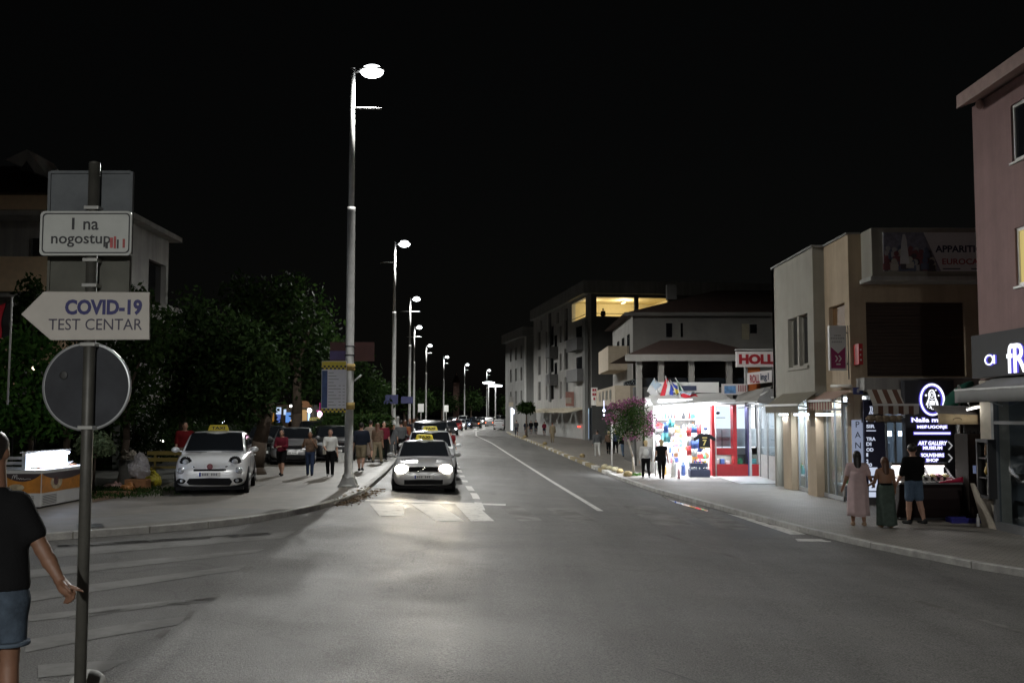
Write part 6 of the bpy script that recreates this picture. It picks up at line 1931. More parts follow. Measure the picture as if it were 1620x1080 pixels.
STY = {
 'hatch': dict(body=[(-.5, .30, .60, .7), (-.49, .22, .74, .82), (-.465, .19, .86, .91), (-.42, .18, .95, .965), (-.33, .18, 1.0, 1.0), (-.22, .19, 1.05, 1.0), (.1, .19, 1.07, 1.0), (.36, .19, 1.1, .99), (.46, .22, 1.1, .94), (.49, .26, 1.0, .88), (.5, .34, .8, .8)],
               cab=[(-.25, 1.03, .9, 1.04), (-.16, 1.05, .9, 1.3), (-.07, 1.07, .89, 1.53), (.02, 1.07, .88, 1.58), (.2, 1.08, .88, 1.58), (.36, 1.09, .87, 1.5), (.42, 1.1, .85, 1.32), (.46, 1.1, .83, 1.11)], H=1.6, top=.74, win=(-.17, .36)),
 'sedan': dict(body=[(-.5, .28, .56, .7), (-.488, .22, .68, .8), (-.465, .19, .77, .9), (-.42, .18, .84, .96), (-.34, .18, .89, 1.0), (-.2, .18, .96, 1.0), (.1, .18, .99, 1.0), (.3, .18, 1.0, 1.0), (.44, .2, 1.0, .96), (.485, .24, .95, .9), (.5, .32, .8, .82)],
               cab=[(-.22, .95, .9, .96), (-.13, .97, .9, 1.2), (-.05, .98, .89, 1.38), (.02, .98, .88, 1.44), (.17, .99, .87, 1.43), (.26, 1.0, .86, 1.3), (.36, 1.0, .84, 1.01)], H=1.45, top=.74, win=(-.14, .28)),
 'van': dict(body=[(-.5, .3, .7, .72), (-.488, .24, .86, .84), (-.46, .22, .98, .92), (-.4, .22, 1.06, .98), (-.3, .22, 1.12, 1.0), (.1, .22, 1.15, 1.0), (.46, .22, 1.15, .98), (.492, .26, 1.12, .95), (.5, .34, 1.0, .9)],
             cab=[(-.36, 1.06, .92, 1.07), (-.28, 1.1, .92, 1.4), (-.2, 1.13, .92, 1.74), (-.12, 1.14, .91, 1.82), (.3, 1.15, .91, 1.82), (.46, 1.15, .9, 1.74), (.49, 1.14, .9, 1.2)], H=1.84, top=.82, win=(-.27, .44)),
}
def interp(rows, y, k): return float(np.interp(y, [r[0] for r in rows], [r[k] for r in rows]))
def car(label, loc, rz, style='sedan', L=4.5, W=1.8, H=None, col=None, lights=None, taxi=False, group=None, detail=1, cat='car', name='parked_car', tails=False, front='plain', rail=False):
    S = STY[style]; sc = (H or S['H']) / S['H']; hw = W / 2
    t = empty(name, loc, rz, world=False)
    tag(t, label, cat, group)
    body = S['body']
    def ring(y):
        zb, zt, w = interp(body, y, 1) * sc, interp(body, y, 2) * sc, interp(body, y, 3) * hw
        h = zt - zb
        half = [(0, zb), (.75 * w, zb), (.93 * w, zb + .05), (w, zb + .33 * h), (.995 * w, zb + .58 * h), (.965 * w, zb + .84 * h), (.9 * w, zt - .02), (.62 * w, zt + .012), (0, zt + .025)]
        pts = half + [(-x, z) for x, z in half[-2:0:-1]]
        return [(x, y * L, z) for x, z in pts]
    ysb = sorted({r[0] for r in body} | {-.38, -.28, 0, .22})
    b = MB(); b.loft([ring(y) for y in ysb])
    o_body = b.build('body', col, t)
    if detail: o_body.modifiers.new('round', 'SUBSURF').render_levels = 1
    cab = S['cab']
    def cring(y):
        zb, wb, zt = interp(cab, y, 1) * sc - .03, interp(cab, y, 2) * hw, interp(cab, y, 3) * sc
        f = min(1, max(0, (zt - zb) / (sc * (S['H'] - 1.0))))
        wt = wb + (S['top'] * hw - wb) * f
        half = [(wb, zb), (wb + (wt - wb) * .5 + .02 * f, zb + (zt - zb) * .5), (wt, zt - .07 * f), (wt * .86, zt - .015), (0, zt + .012)]
        pts = half + [(-x, z) for x, z in half[-2::-1]]
        return [(x, y * L, z) for x, z in pts]
    ysc = sorted({r[0] for r in cab})
    b = MB(); b.loft([cring(y) for y in ysc]); b.build('cabin', col, t, sharp=60)
    def pane(nm, y0, y1, u0, u1, off):
        def fn(u, v):
            y = y0 + (y1 - y0) * v
            r = cring(y); zb, wt = r[0][2], r[2][0]
            zt = interp(cab, y, 3) * sc
            x = (u0 + (u1 - u0) * u) * min(wt, r[1][0]) 
            return (x, y * L + off[1], zt + off[2] - .02 * abs(u - .5) ** 2 * 2)
        b_ = MB(); b_.patch(fn, 8, 6); return b_.build(nm, CARGLASS, t, fix=False)
    f0, f1 = cab[0][0] + .012, cab[2][0] + .015
    pane('windscreen', f0, f1, -.93, .93, (0, -.012, .012))
    pane('rear_window', cab[-3][0] + .01, cab[-1][0] - .012, -.86, .86, (0, .012, .012))
    def side(sg, ya, yb):
        def fn(u, v):
            y = ya + (yb - ya) * u
            r = cring(y)
            a, c = Vector(r[0]), Vector(r[2])
            q = a.lerp(c, .16 + .78 * v) + Vector((.018 + .02 * math.sin(v * math.pi), 0, 0))
            return (q.x * sg, q.y, q.z)
        b_ = MB(); b_.patch(fn, 8, 3); return b_.build('side_window', CARGLASS, t, fix=False)
    wa, wb_ = S['win']; mid = (wa + wb_) / 2
    for sg in (-1, 1):
        side(sg, wa, mid - .008); side(sg, mid + .008, wb_)
    R_ = .31 * sc if style != 'van' else .32
    for y in (-.305, .31):
        for sg in (-1, 1):
            c = (0, y * L, R_)
            x1 = sg * (hw - .005)
            if detail:
                MB().tube((sg * (hw - .3), y * L, R_ + .02), (sg * (hw + .004), y * L, R_ + .02), R_ * 1.16, n=22, smooth=False).build('wheel_arch', BLACKP, o_body)
            w_ = empty_part('wheel', t)
            b_ = MB(); 
            xs2 = [sg * (hw - .2), sg * (hw - .19), sg * (hw - .03), sg * (hw + .012), sg * (hw + .014)]
            b_.lathe([(R_ * .9, xs2[0]), (R_, xs2[1] + sg * .02), (R_, xs2[2]), (R_ * .93, xs2[3]), (R_ * .7, xs2[4])], (0, y * L, R_), 'x', 20)
            b_.build('tyre', RUBBER, w_)
            if detail:
                b_ = MB(); b_.lathe([(R_ * .68, sg * (hw + .015)), (R_ * .62, sg * (hw + .02)), (R_ * .6, sg * (hw - .01))], (0, y * L, R_), 'x', 20)
                for k in range(5):
                    a = k * 2 * math.pi / 5
                    b_.tube((sg * (hw + .016), y * L, R_), (sg * (hw + .018), y * L + math.cos(a) * R_ * .6, R_ + math.sin(a) * R_ * .6), .03, n=6)
                b_.ball((sg * (hw + .012), y * L, R_), (.02, .06, .06), 8, 5)
                b_.build('rim', ALLOY, w_)
    def fy(x, z):
        for y in np.linspace(-.5, -.2, 160):
            zb, zt, w = interp(body, y, 1) * sc, interp(body, y, 2) * sc, interp(body, y, 3) * hw
            if zb <= z <= zt and abs(x) <= w * (.93 if z < zb + .1 else .97): return y * L
        return -.3 * L
    zm = sc
    # mirrors
    if detail:
        for sg in (-1, 1):
            y = cab[1][0] - .02
            MB().ball((sg * (hw + .1), y * L, interp(cab, y, 1) * sc + .06), (.11, .06, .075), 10, 7).tube((sg * (hw - .1), y * L + .02, interp(cab, y, 1) * sc), (sg * (hw + .06), y * L, interp(cab, y, 1) * sc + .04), .02, n=6).build('mirror', col, t)
    if front == 'round':
        for sg in (-1, 1):
            for (x, z, r, nm) in ((.66 * hw, .83 * zm, .15, 'headlight'), (.76 * hw, .6 * zm, .095, 'lower_lamp')):
                y = fy(sg * x, z)
                b_ = MB(); b_.ball((sg * x, y + .05, z), (r, .09, r * .88), 14, 8); hl = b_.build(nm, BLACKP if nm == 'headlight' else LENS, t)
                MB().ball((sg * x, y - .02, z), (r * .55, .035, r * .5), 10, 6).build('lens', LENS, hl)
                b_ = MB(); b_.path([Vector((sg * x + r * math.cos(a), y + .025 - .02 * math.cos(a) * -sg, z + r * .9 * math.sin(a))) for a in np.linspace(0, 2 * math.pi, 18)], .012, 5); b_.build('bezel', CHROME, hl)
            x, z = .74 * hw, .36 * zm
            y = fy(sg * x, z)
            fg = MB().ball((sg * x, y + .04, z), (.14, .07, .075), 12, 6).build('fog_light', BLACKP, t)
            MB().ball((sg * x, y - .015, z), (.05, .03, .045), 8, 5).build('lens', LENS, fg)
        y = fy(0, .74 * zm)
        MB().hexa([(-.42, y - .02, .69 * zm), (.42, y - .02, .69 * zm), (.42, y + .1, .69 * zm), (-.42, y + .1, .69 * zm)], [(-.46, y + .0, .735 * zm), (.46, y + .0, .735 * zm), (.46, y + .1, .735 * zm), (-.46, y + .1, .735 * zm)]).build('chrome_strip', CHROME, t, bevel=.01)
        MB().tube((0, y + .02, .715 * zm), (0, y - .045, .715 * zm), .075, n=18, smooth=False).build('emblem', mat('emblem_red', (.12, .04, .05), .3, .6, var=0), t)
        y = fy(.3, .62 * zm)
        MB().box(-.4, .4, y - .012, y + .1, .60 * zm, .655 * zm).build('upper_grille', BLACKP, t, bevel=.012)
        b_ = MB(); 
        n = 17
        b_.loft([[(x, fy(x, .33 * zm) - .018, z) for x, z in ((-.56, .33 * zm), (-.5, .265 * zm), (0, .25 * zm), (.5, .24 * zm), (.56, .33 * zm), (.5, .42 * zm), (0, .43 * zm), (-.5, .42 * zm))],
                 [(x, fy(x, .33 * zm) + .1, z) for x, z in ((-.56, .33 * zm), (-.5, .265 * zm), (0, .25 * zm), (.5, .24 * zm), (.56, .33 * zm), (.5, .42 * zm), (0, .43 * zm), (-.5, .42 * zm))]], smooth=False)
        b_.build('lower_grille', BLACKP, t)
        b_ = MB()
        for x in (-.45, .45): b_.box(x - .26, x + .26, cab[0][0] * L - .02, cab[0][0] * L + .02, 1.05 * sc, 1.06 * sc)
        b_.build('wiper', BLACKP, t)
        for sg in (-1, 1):
            b_ = MB()
            for yy in (-.16, .1, .3): b_.box(sg * hw * .999, sg * (hw * 1.001 + .002), yy * L - .006, yy * L + .006, .35, 1.02 * sc)
            b_.box(sg * hw * .997, sg * (hw + .006), -.2 * L, .28 * L, .3, .36)
            b_.build('door_seam', BLACKP, t)
            for yy in (.06, .27): MB().box(sg * hw * .98, sg * (hw + .03), yy * L - .09, yy * L + .06, .88 * sc, .915 * sc).build('door_handle', col, t, bevel=.008)
        pz = .52 * zm
    else:
        # grille and lamps of an ordinary car
        hz = interp(body, -.465, 2) * sc - .1
        for sg in (-1, 1):
            x = .7 * hw
            y = fy(sg * x, hz)
            if lights:
                hl = MB().ball((sg * x, y + .03, hz), (.19, .1, .14) if detail else (.13, .12, .1), 12, 8).build('headlight', lights, t)
            else:
                hl = MB().ball((sg * x, y + .06, hz), (.19, .12, .085), 12, 8).build('headlight', LENS, t)
        y = fy(.25, hz - .02)
        if detail:
            MB().box(-.42, .42, y - .02, y + .1, hz - .1, hz + .07).build('grille', BLACKP, t, bevel=.01)
            b_ = MB(); b_.box(-.43, .43, y - .028, y + .1, hz + .072, hz + .09).box(-.43, .43, y - .028, y + .1, hz - .12, hz - .101)
            b_.build('chrome_strip', CHROME, t)
            y2 = fy(.4, .36 * sc)
            MB().box(-.55, .55, y2 - .015, y2 + .1, .25 * sc, .38 * sc).build('lower_grille', BLACKP, t, bevel=.01)
        pz = .46 * sc
        for sg in (-1, 1):
            x = .76 * hw
            MB().box(sg * x - .12, sg * x + .12, .5 * L - .06, .5 * L + .012 if not tails else .5 * L + .03, .72 * sc, .86 * sc).build('taillight', TAIL_ON if tails else SIGNAL, t, bevel=.015)
    if detail:
        y = fy(.26, pz)
        pl = MB().box(-.26, .26, y - .035, y + .05, pz - .055, pz + .055).build('number_plate', WHITE_P, t, bevel=.005)
        MB().box(-.255, -.215, y - .038, y - .034, pz - .05, pz + .05).build('blue_strip', FB, pl)
        b_ = MB()
        for k in range(7):
            if k not in (3,): b_.box(-.18 + k * .055, -.145 + k * .055, y - .038, y - .034, pz - .03, pz + .03)
        b_.build('characters', mat('plate_ink', (.2, .2, .22), .5, var=0), pl)
    if detail:
        MB().box(-hw * .9, hw * .9, -.495 * L + .1, -.3 * L, .12, .2).build('under_tray', BLACKP, t)
    if taxi:
        yt = cab[3][0] * L
        zt = cab[3][3] * sc
        ts_ = MB().hexa([(-.28, yt - .09, zt + .012), (.28, yt - .09, zt + .012), (.28, yt + .09, zt + .012), (-.28, yt + .09, zt + .012)], [(-.23, yt - .05, zt + .17), (.23, yt - .05, zt + .17), (.23, yt + .05, zt + .17), (-.23, yt + .05, zt + .17)]).build('roof_sign', TAXIY, t, bevel=.015)
        text('lettering', 'TAXI', mat('black_ink', (0, 0, 0)), ts_, (0, yt - .083, zt + .09), '-y', width=.36, height=.08, depth=.01, bold=.03)
    if rail:
        for sg in (-1, 1):
            MB().tube((sg * .62 * hw, cab[3][0] * L, cab[3][3] * sc + .06), (sg * .62 * hw, cab[-3][0] * L, cab[-3][3] * sc + .06), .022, n=6).build('roof_rail', CHROME, t)
    return t
def empty_part(name, parent):
    o = bpy.data.objects.new(name, None); COL.objects.link(o); o.parent = parent; o.empty_display_size = .1
    WL[o] = Vector((0, 0, 0)); return o

fc = G(331, 783)
rz = R(10.5)
car('white hatchback taxi with round headlights parked on the forecourt', (fc.x - 2.12 * math.sin(rz), fc.y + 2.12 * math.cos(rz), PAVE_L + .006), rz, 'hatch', 4.25, 1.84, 1.6, paint('white', (.82, .83, .85)), taxi=True, front='round', name='white_taxi', cat='taxi')
fc = G(670, 780, True)
rt = math.atan(.0767)
def on_road(x, y): return (x, y, gnd(x, y) + .006)
t1 = car('silver taxi with both headlights blazing before the crosswalk', on_road(fc.x - 2.25 * math.sin(rt), fc.y + 2.25 * math.cos(rt)), rt, 'sedan', 4.6, 1.8, 1.46, paint('silver', (.38, .38, .39)), lights=HEAD_ON, taxi=True, name='silver_taxi', cat='taxi')
for sg in (-1, 1):
    l = lamp_light('headlight_beam', 'SPOT', t1, (sg * .62, -2.42, .66), 330, (1, .84, .58), .09, 46, rot=(R(-90), 0, 0), blend=1)
b = MB(); b.path([Vector((-.16, -2.36, .62)), Vector((-.02, -2.37, .66)), Vector((.03, -2.37, .74))], .02, 6); b.build('grille_emblem', CHROME, t1)
seatm = mat('seat_grey', (.35, .35, .35), .7)
sx = fc.x - .55 - 2.25 * .0767; 
car('white taxi waiting behind the silver one with its roof higher', on_road(-3.0, 38.4), rt, 'hatch', 4.5, 1.84, 1.66, paint('white', (0, 0, 0)), taxi=True, name='white_taxi', cat='taxi', rail=True)
car('black people carrier third in the taxi line', on_road(-3.95, 50.5), rt, 'van', 4.8, 1.9, 1.95, paint('black', (.012, .012, .014)), name='black_van', cat='van', rail=True)
fc = G(463, 735)
car('grey car with a shiny grille parked behind the walking women', (fc.x - .4, fc.y + 2.2, PAVE_L + .006), R(9), 'sedan', 4.5, 1.82, 1.5, paint('grey', (.16, .16, .165)), name='grey_car')
car('dark car parked between the grey car and the thick tree', ((422 - 810) / F * 46, 46.5, PAVE_L + .006), R(6), 'hatch', 4.2, 1.78, 1.55, paint('dark_green', (.025, .03, .03)), name='dark_car')
car('dark taxi parked behind the grey car with a yellow roof sign', ((492 - 810) / F * 51, 52, PAVE_L + .006), R(9), 'hatch', 4.3, 1.8, 1.75, paint('black', (0, 0, 0)), name='dark_taxi', cat='taxi', taxi=True)
car('dark estate parked in front of the hedge', ((524 - 810) / F * 47.5, 48, PAVE_L + .006), R(14), 'hatch', 4.4, 1.8, 1.55, paint('black', (0, 0, 0)), name='dark_car')
# traffic far up the street
FARC = [(712, 118, 'sedan', paint('black', (0, 0, 0)), 'far dark car with its headlights on beside the third van', 0, FAR_ON, False, 1.5),
        (722, 150, 'hatch', paint('red', (.35, .02, .02)), 'far red hatchback behind the dark car with headlights', 0, None, False, 1.6),
        (729, 160, 'hatch', paint('white', (0, 0, 0)), 'far white hatchback with headlights behind the red one', 0, FAR_ON, False, 1.55),
        (738, 176, 'sedan', paint('blue', (.03, .06, .12)), 'far dark blue car with headlights where the street bends', 0, FAR_ON, False, 1.5),
        (753, 182, 'sedan', paint('black', (0, 0, 0)), 'far black saloon driving away with two red tail lights', 180, None, True, 1.5),
        (776, 206, 'van', paint('grey', (0, 0, 0)), 'far grey van driving away with orange red tail lights', 180, None, True, 1.8),
        (790, 176, 'van', paint('silver', (0, 0, 0)), 'silver van parked at the far kerb of the shop side', 180, None, False, 1.85),
        (800, 182, 'van', paint('black', (0, 0, 0)), 'dark van parked beside the silver one at the far bend', 180, None, False, 1.9),
        (762, 225, 'sedan', paint('silver', (0, 0, 0)), 'very distant silver car with white headlights', 0, FAR_ON, False, 1.5),
        (769, 236, 'hatch', paint('white', (0, 0, 0)), 'very distant white car with white headlights', 0, FAR_ON, False, 1.6),
        (748, 215, 'hatch', paint('blue', (0, 0, 0)), 'very distant blue car with white headlights', 0, FAR_ON, False, 1.6),
        (716, 196, 'hatch', paint('silver', (0, 0, 0)), 'distant silver hatchback with headlights beyond the red hatchback', 0, FAR_ON, False, 1.6),
        (733, 205, 'van', paint('white', (0, 0, 0)), 'distant white van with headlights past the dark blue car', 0, FAR_ON, False, 1.9),
        (758, 252, 'hatch', paint('black', (0, 0, 0)), 'distant black hatchback with headlights behind the silver car', 0, FAR_ON, False, 1.6),
        (788, 258, 'van', paint('grey', (0, 0, 0)), 'distant grey van with headlights at the end of the bend', 0, FAR_ON, False, 1.9),
        (768, 262, 'sedan', paint('red', (0, 0, 0)), 'distant red car driving away with lit tail lights', 180, None, True, 1.5),
        (781, 246, 'sedan', paint('black', (0, 0, 0)), 'most distant dark car with white headlights', 0, FAR_ON, False, 1.5)]
for px, Y, sty, col, lab, ro, li, ta, hh in FARC:
    x = (px - 810) / F * Y
    dx = (XL(Y + 4) - XL(Y - 4)) / 8
    car(lab, on_road(x, Y), -math.atan(dx) + R(ro), sty, 4.4, 1.8, hh, col, lights=li, tails=ta, detail=0, group='traffic far up the street', name='distant_car' if sty != 'van' else 'distant_van', cat='car' if sty != 'van' else 'van')

# ------------------------------------------------------------------ people
SKIN = mat('skin', (.42, .24, .17), .55, var=.06)
SKIN_T = mat('skin_tanned', (.27, .14, .085), .55, var=.06)
def cloth(n, c, var=.12, sc=8): return mat('cloth_' + n, c, .9, var=var, scale=sc, spec=.12, bump=.25)
HAIRS = {'dark': mat('hair_dark', (.012, .009, .007), .5, var=.3, scale=20), 'brown': mat('hair_brown', (.09, .035, .015), .5, var=.3, scale=20), 'blonde': mat('hair_blonde', (.5, .38, .2), .5, var=.2, scale=20), 'grey': mat('hair_grey', (.4, .4, .38), .5, var=.2, scale=20)}
EYEM = mat('eye_dark', (.02, .015, .012), .3, var=0)
LIP = mat('lip', (.25, .08, .07), .5, var=0)
def unit(v): return v / np.linalg.norm(v)
def skeleton(h, lleg=(8, 4), rleg=(-8, 6), larm=(0, 8, 12), rarm=(0, 8, 12), w=1.0, lean=0):
    """local space facing -Y; +x is the figure's left hand side. Angles in degrees, forward positive."""
    J = {}
    def leg(sg, pitch, knee):
        p, k = R(pitch), R(pitch - knee)
        hip = np.array([sg * .055 * h, 0, .525 * h])
        kn = hip + np.array([0, -math.sin(p), -math.cos(p)]) * .245 * h
        an = kn + np.array([0, -math.sin(k), -math.cos(k)]) * .24 * h
        return hip, kn, an
    J['L'], J['R'] = leg(1, *lleg), leg(-1, *rleg)
    lo = min(J['L'][2][2], J['R'][2][2])
    dz = .04 * h - lo
    ln = R(lean)
    def up(z, x=0, y=0): return np.array([x, y - math.sin(ln) * (z - .525 * h), z + dz])
    for k in 'LR': J[k] = tuple(q + np.array([0, 0, dz]) for q in J[k])
    J['pelvis'] = up(.54 * h); J['waist'] = up(.62 * h); J['chest'] = up(.735 * h); J['neck'] = up(.835 * h); J['head'] = up(.93 * h, 0, -.012 * h)
    def arm(sg, pitch, ab, el, inw=0):
        S = up(.80 * h, sg * .105 * h * w)
        p, a = R(pitch), R(ab)
        d = unit(np.array([sg * math.sin(a), -math.sin(p) * math.cos(a), -math.cos(p) * math.cos(a)]))
        E = S + d * .17 * h
        q = R(pitch + el)
        d2 = unit(np.array([sg * (math.sin(a) - math.sin(R(inw)) * 1.2), -math.sin(q) * math.cos(a), -math.cos(q) * math.cos(a)]))
        W = E + d2 * .145 * h
        return S, E, W, W + d2 * .085 * h, d2
    J['AL'], J['AR'] = arm(1, *larm), arm(-1, *rarm)
    return J
def person(label, px, feet, head, face=180, pose={}, top=None, top_m=None, sleeve=.5, hem=.5, bottom='trousers', bot_m=None, leg=1.0, hair='short', hair_m='dark', skin=None, shoe_m=None, vox=None, w=1.0, group=None, bag=None, at=None, h=None, child=False, fingers=False, head_yaw=0, strap=False):
    skin = skin or SKIN
    p = at if at is not None else G(px, feet)
    h = h or (feet - head) / F * p.y * .995
    vox = vox or max(.017, p.y * .00062)
    t = empty('person', p, R(face), world=False)
    tag(t, label, 'person', group)
    J = skeleton(h, w=w, **pose)
    k = h / 1.7
    # body: one continuous surface
    hy = R(head_yaw)
    hd = J['head']
    fwd = np.array([math.sin(hy) , -math.cos(hy), 0])
    B = [('c', J['pelvis'], J['waist'], .088 * h, .076 * h, (1.15 * w, .8, 1)), ('c', J['waist'], J['chest'], .078 * h, .092 * h, (1.15 * w, .78, 1)),
         ('c', J['chest'] + [-.06 * h * w, 0, .04 * h], J['chest'] + [.06 * h * w, 0, .04 * h], .06 * h, .06 * h, (1, .85, 1)),
         ('c', J['neck'] - [0, 0, .03 * h], J['head'] - [0, 0, .02 * h], .034 * h, .032 * h),
         ('e', hd + [0, 0, .012 * h], (.048 * h, .058 * h, .062 * h)), ('e', hd + fwd * .018 * h - [0, 0, .028 * h], (.036 * h, .04 * h, .036 * h)),
         ('e', hd + fwd * .056 * h - [0, 0, .006 * h], (.009 * h, .014 * h, .014 * h))]
    for s_ in ('AL', 'AR'): B.append(('c', J['neck'] - [0, 0, .005 * h], J[s_][0] + [0, 0, .012 * h], .03 * h, .026 * h))
    for sg in (-1, 1):
        side_ = np.array([math.cos(hy) * sg, math.sin(hy) * sg, 0])
        B.append(('e', hd + side_ * .048 * h - [0, 0, .004 * h], (.008 * h, .012 * h, .018 * h)))
    for s_ in 'LR':
        a, b_, c = J[s_]
        B += [('c', a, b_, .058 * h, .036 * h), ('c', b_, b_ + (c - b_) * .4, .036 * h, .035 * h), ('c', b_ + (c - b_) * .4, c, .035 * h, .02 * h), ('c', c - [0, -.01 * h, .018 * h], c + [0, -.085 * h, -.022 * h], .022 * h, .017 * h)]
    for s_ in ('AL', 'AR'):
        S, E, W, Hn, d = J[s_]
        B += [('c', S, E, .033 * h, .025 * h), ('c', E, W, .026 * h, .016 * h)]
        if fingers:
            sd = unit(np.cross(d, [0, 1, 0]) + 1e-6)
            B.append(('c', W, W + d * .045 * h, .017 * h, .021 * h, (1, 1.0, 1)))
            for q, (o, ln) in enumerate(((-.016, .044), (-.006, .05), (.005, .047), (.015, .037))):
                r0 = W + d * .05 * h + np.array([0, -1, 0]) * o * h
                m_ = r0 + d * ln * .55 * h
                B += [('c', r0, m_, .0062 * h, .0055 * h), ('c', m_, m_ + (d * .8 + [(-.5 if s_ == 'AL' else .5), 0, 0]) * ln * .45 * h, .0055 * h, .0045 * h)]
            B.append(('c', W + d * .02 * h, W + d * .045 * h + np.array([0, -.03, 0]) * h, .009 * h, .006 * h))
        else:
            B += [('c', W, Hn, .018 * h, .014 * h), ('c', W + d * .02 * h, W + d * .05 * h + np.array([0, -.022 * h, 0]), .009 * h, .007 * h)]
    blob('body', B, skin, t, vox, .018 * k)
    vc = vox * 1.15
    ease = .014 * k
    # top
    if top_m is not None:
        T = [('c', J['waist'] - [0, 0, .06 * h], J['waist'], .088 * h + ease, .08 * h + ease, (1.15 * w, .8, 1)), ('c', J['waist'], J['chest'], .08 * h + ease, .093 * h + ease, (1.15 * w, .8, 1)),
             ('c', J['chest'] + [-.065 * h * w, 0, .04 * h], J['chest'] + [.065 * h * w, 0, .04 * h], .058 * h + ease, .058 * h + ease, (1, .88, 1))]
        for s_ in ('AL', 'AR'): T.append(('c', J['neck'] - [0, 0, .012 * h], J[s_][0] + [0, 0, .01 * h], .032 * h + ease * .6, .03 * h + ease * .6))
        if sleeve > 0:
            for s_ in ('AL', 'AR'):
                S, E, W, Hn, d = J[s_]
                if sleeve <= .5: T.append(('c', S, S + (E - S) * (sleeve * 2), .038 * h + ease * .6, .034 * h + ease * .7))
                else: T += [('c', S, E, .037 * h + ease * .6, .03 * h + ease * .6), ('c', E, E + (W - E) * (sleeve * 2 - 1), .03 * h + ease * .6, .021 * h + ease * .6)]
        zc = J['neck'][2] + .012 * h
        blob('shirt' if top is None else top, T, top_m, t, vc, .022 * k, [(np.array([0, 0, zc]), (0, 0, 1)), (J['pelvis'] - [0, 0, (.04 + (hem - .5) * .2) * h], (0, 0, -1))])
    if bottom in ('trousers', 'shorts'):
        T = [('c', J['pelvis'] - [0, 0, .01 * h], J['waist'], .094 * h, .078 * h + ease * .4, (1.13 * w, .82, 1))]
        for s_ in 'LR':
            a, b_, c = J[s_]
            if bottom == 'shorts':
                e_ = a + (b_ - a) * leg
                T.append(('c', a, e_, .062 * h + ease * .5, .05 * h + ease * .8))
            else:
                T += [('c', a, b_, .06 * h + ease * .4, .04 * h + ease * .5), ('c', b_, b_ + (c - b_) * leg, .039 * h + ease * .5, .028 * h + ease * .6)]
        cuts = [(J['waist'], (0, 0, 1))]
        blob(bottom, T, bot_m, t, vc, .02 * k, cuts)
    elif bottom in ('skirt', 'dress'):
        zl = (1 - leg) * .5 * h
        n = 26
        rings = []
        z0 = J['waist'][2] if bottom == 'skirt' else J['chest'][2]
        rr_ = random.Random(int(px or 0))
        for j in range(11):
            v = j / 10
            z = z0 + (zl - z0) * v
            zz = z / h
            r = float(np.interp(zz, [0, .1, .25, .4, .5, .56, .62, .7, .76], [.13, .128, .122, .12, .118, .112, .098, .104, .1])) * h
            wv = .012 * h * v
            rings.append([(r * 1.12 * w * math.cos(a) + wv * math.sin(5 * a + 1), r * .85 * math.sin(a) + wv * math.cos(6 * a) + .02 * h * v * v, z + .008 * h * math.sin(3 * a) * v) for a in np.linspace(0, 2 * math.pi, n + 1)[:-1]])
        b_ = MB(); b_.loft(rings); b_.build(bottom, bot_m, t)
        if strap:
            MB().lathe([(.101 * h, J['waist'][2] - .012 * h), (.103 * h, J['waist'][2] + .014 * h)], (0, 0, 0), n=24).build('belt', cloth('black', (.012, .012, .013)), t)
    # shoes
    if shoe_m is not None:
        for s_ in 'LR':
            c = J[s_][2]
            blob('shoe', [('c', c + [0, .02 * h, -.016 * h], c + [0, -.095 * h, -.02 * h], .026 * h, .022 * h, (1, 1, .9)), ('e', c + [0, .012 * h, -.005 * h], (.025 * h, .032 * h, .032 * h))], shoe_m, t, vc, .015 * k)
    # hair
    if hair:
        hm = HAIRS[hair_m]
        back = -fwd
        Hh = [('e', hd + back * .012 * h + [0, 0, .022 * h], (.053 * h, .062 * h, .058 * h))]
        cuts = [(hd + fwd * .034 * h, tuple(unit(fwd + np.array([0, 0, -.65])))), (hd - [0, 0, .03 * h], (0, 0, -1))]
        if hair == 'long':
            Hh += [('c', hd + back * .03 * h, hd + back * .058 * h - [0, 0, .17 * h], .046 * h, .038 * h, (1.2, .75, 1)), ('c', hd + back * .058 * h - [0, 0, .15 * h], hd + back * .055 * h - [0.01 * h, 0, .23 * h], .036 * h, .018 * h, (1.25, .7, 1))]
            cuts = cuts[:1]
        elif hair == 'bob':
            Hh += [('c', hd + back * .02 * h, hd + back * .03 * h - [0, 0, .055 * h], .052 * h, .04 * h)]; cuts = cuts[:1]
        elif hair == 'bun':
            Hh += [('e', hd + back * .07 * h + [0, 0, .03 * h], (.028 * h,) * 3)]; cuts = cuts[:1]
        blob('hair', Hh, hm, t, vc * .9, .012 * k, cuts)
    if vox < .03 and abs(((face + 180) % 360) - 180) < 100:
        for sg in (-1, 1):
            side_ = np.array([math.cos(hy) * sg, math.sin(hy) * sg, 0])
            e_ = hd + fwd * .05 * h + side_ * .019 * h + [0, 0, .012 * h]
            MB().ball(e_, (.008 * h, .006 * h, .005 * h), 8, 5).build('eye', EYEM, t)
        MB().ball(hd + fwd * .052 * h - [0, 0, .034 * h], (.014 * h, .006 * h, .0045 * h), 8, 5).build('mouth', LIP, t)
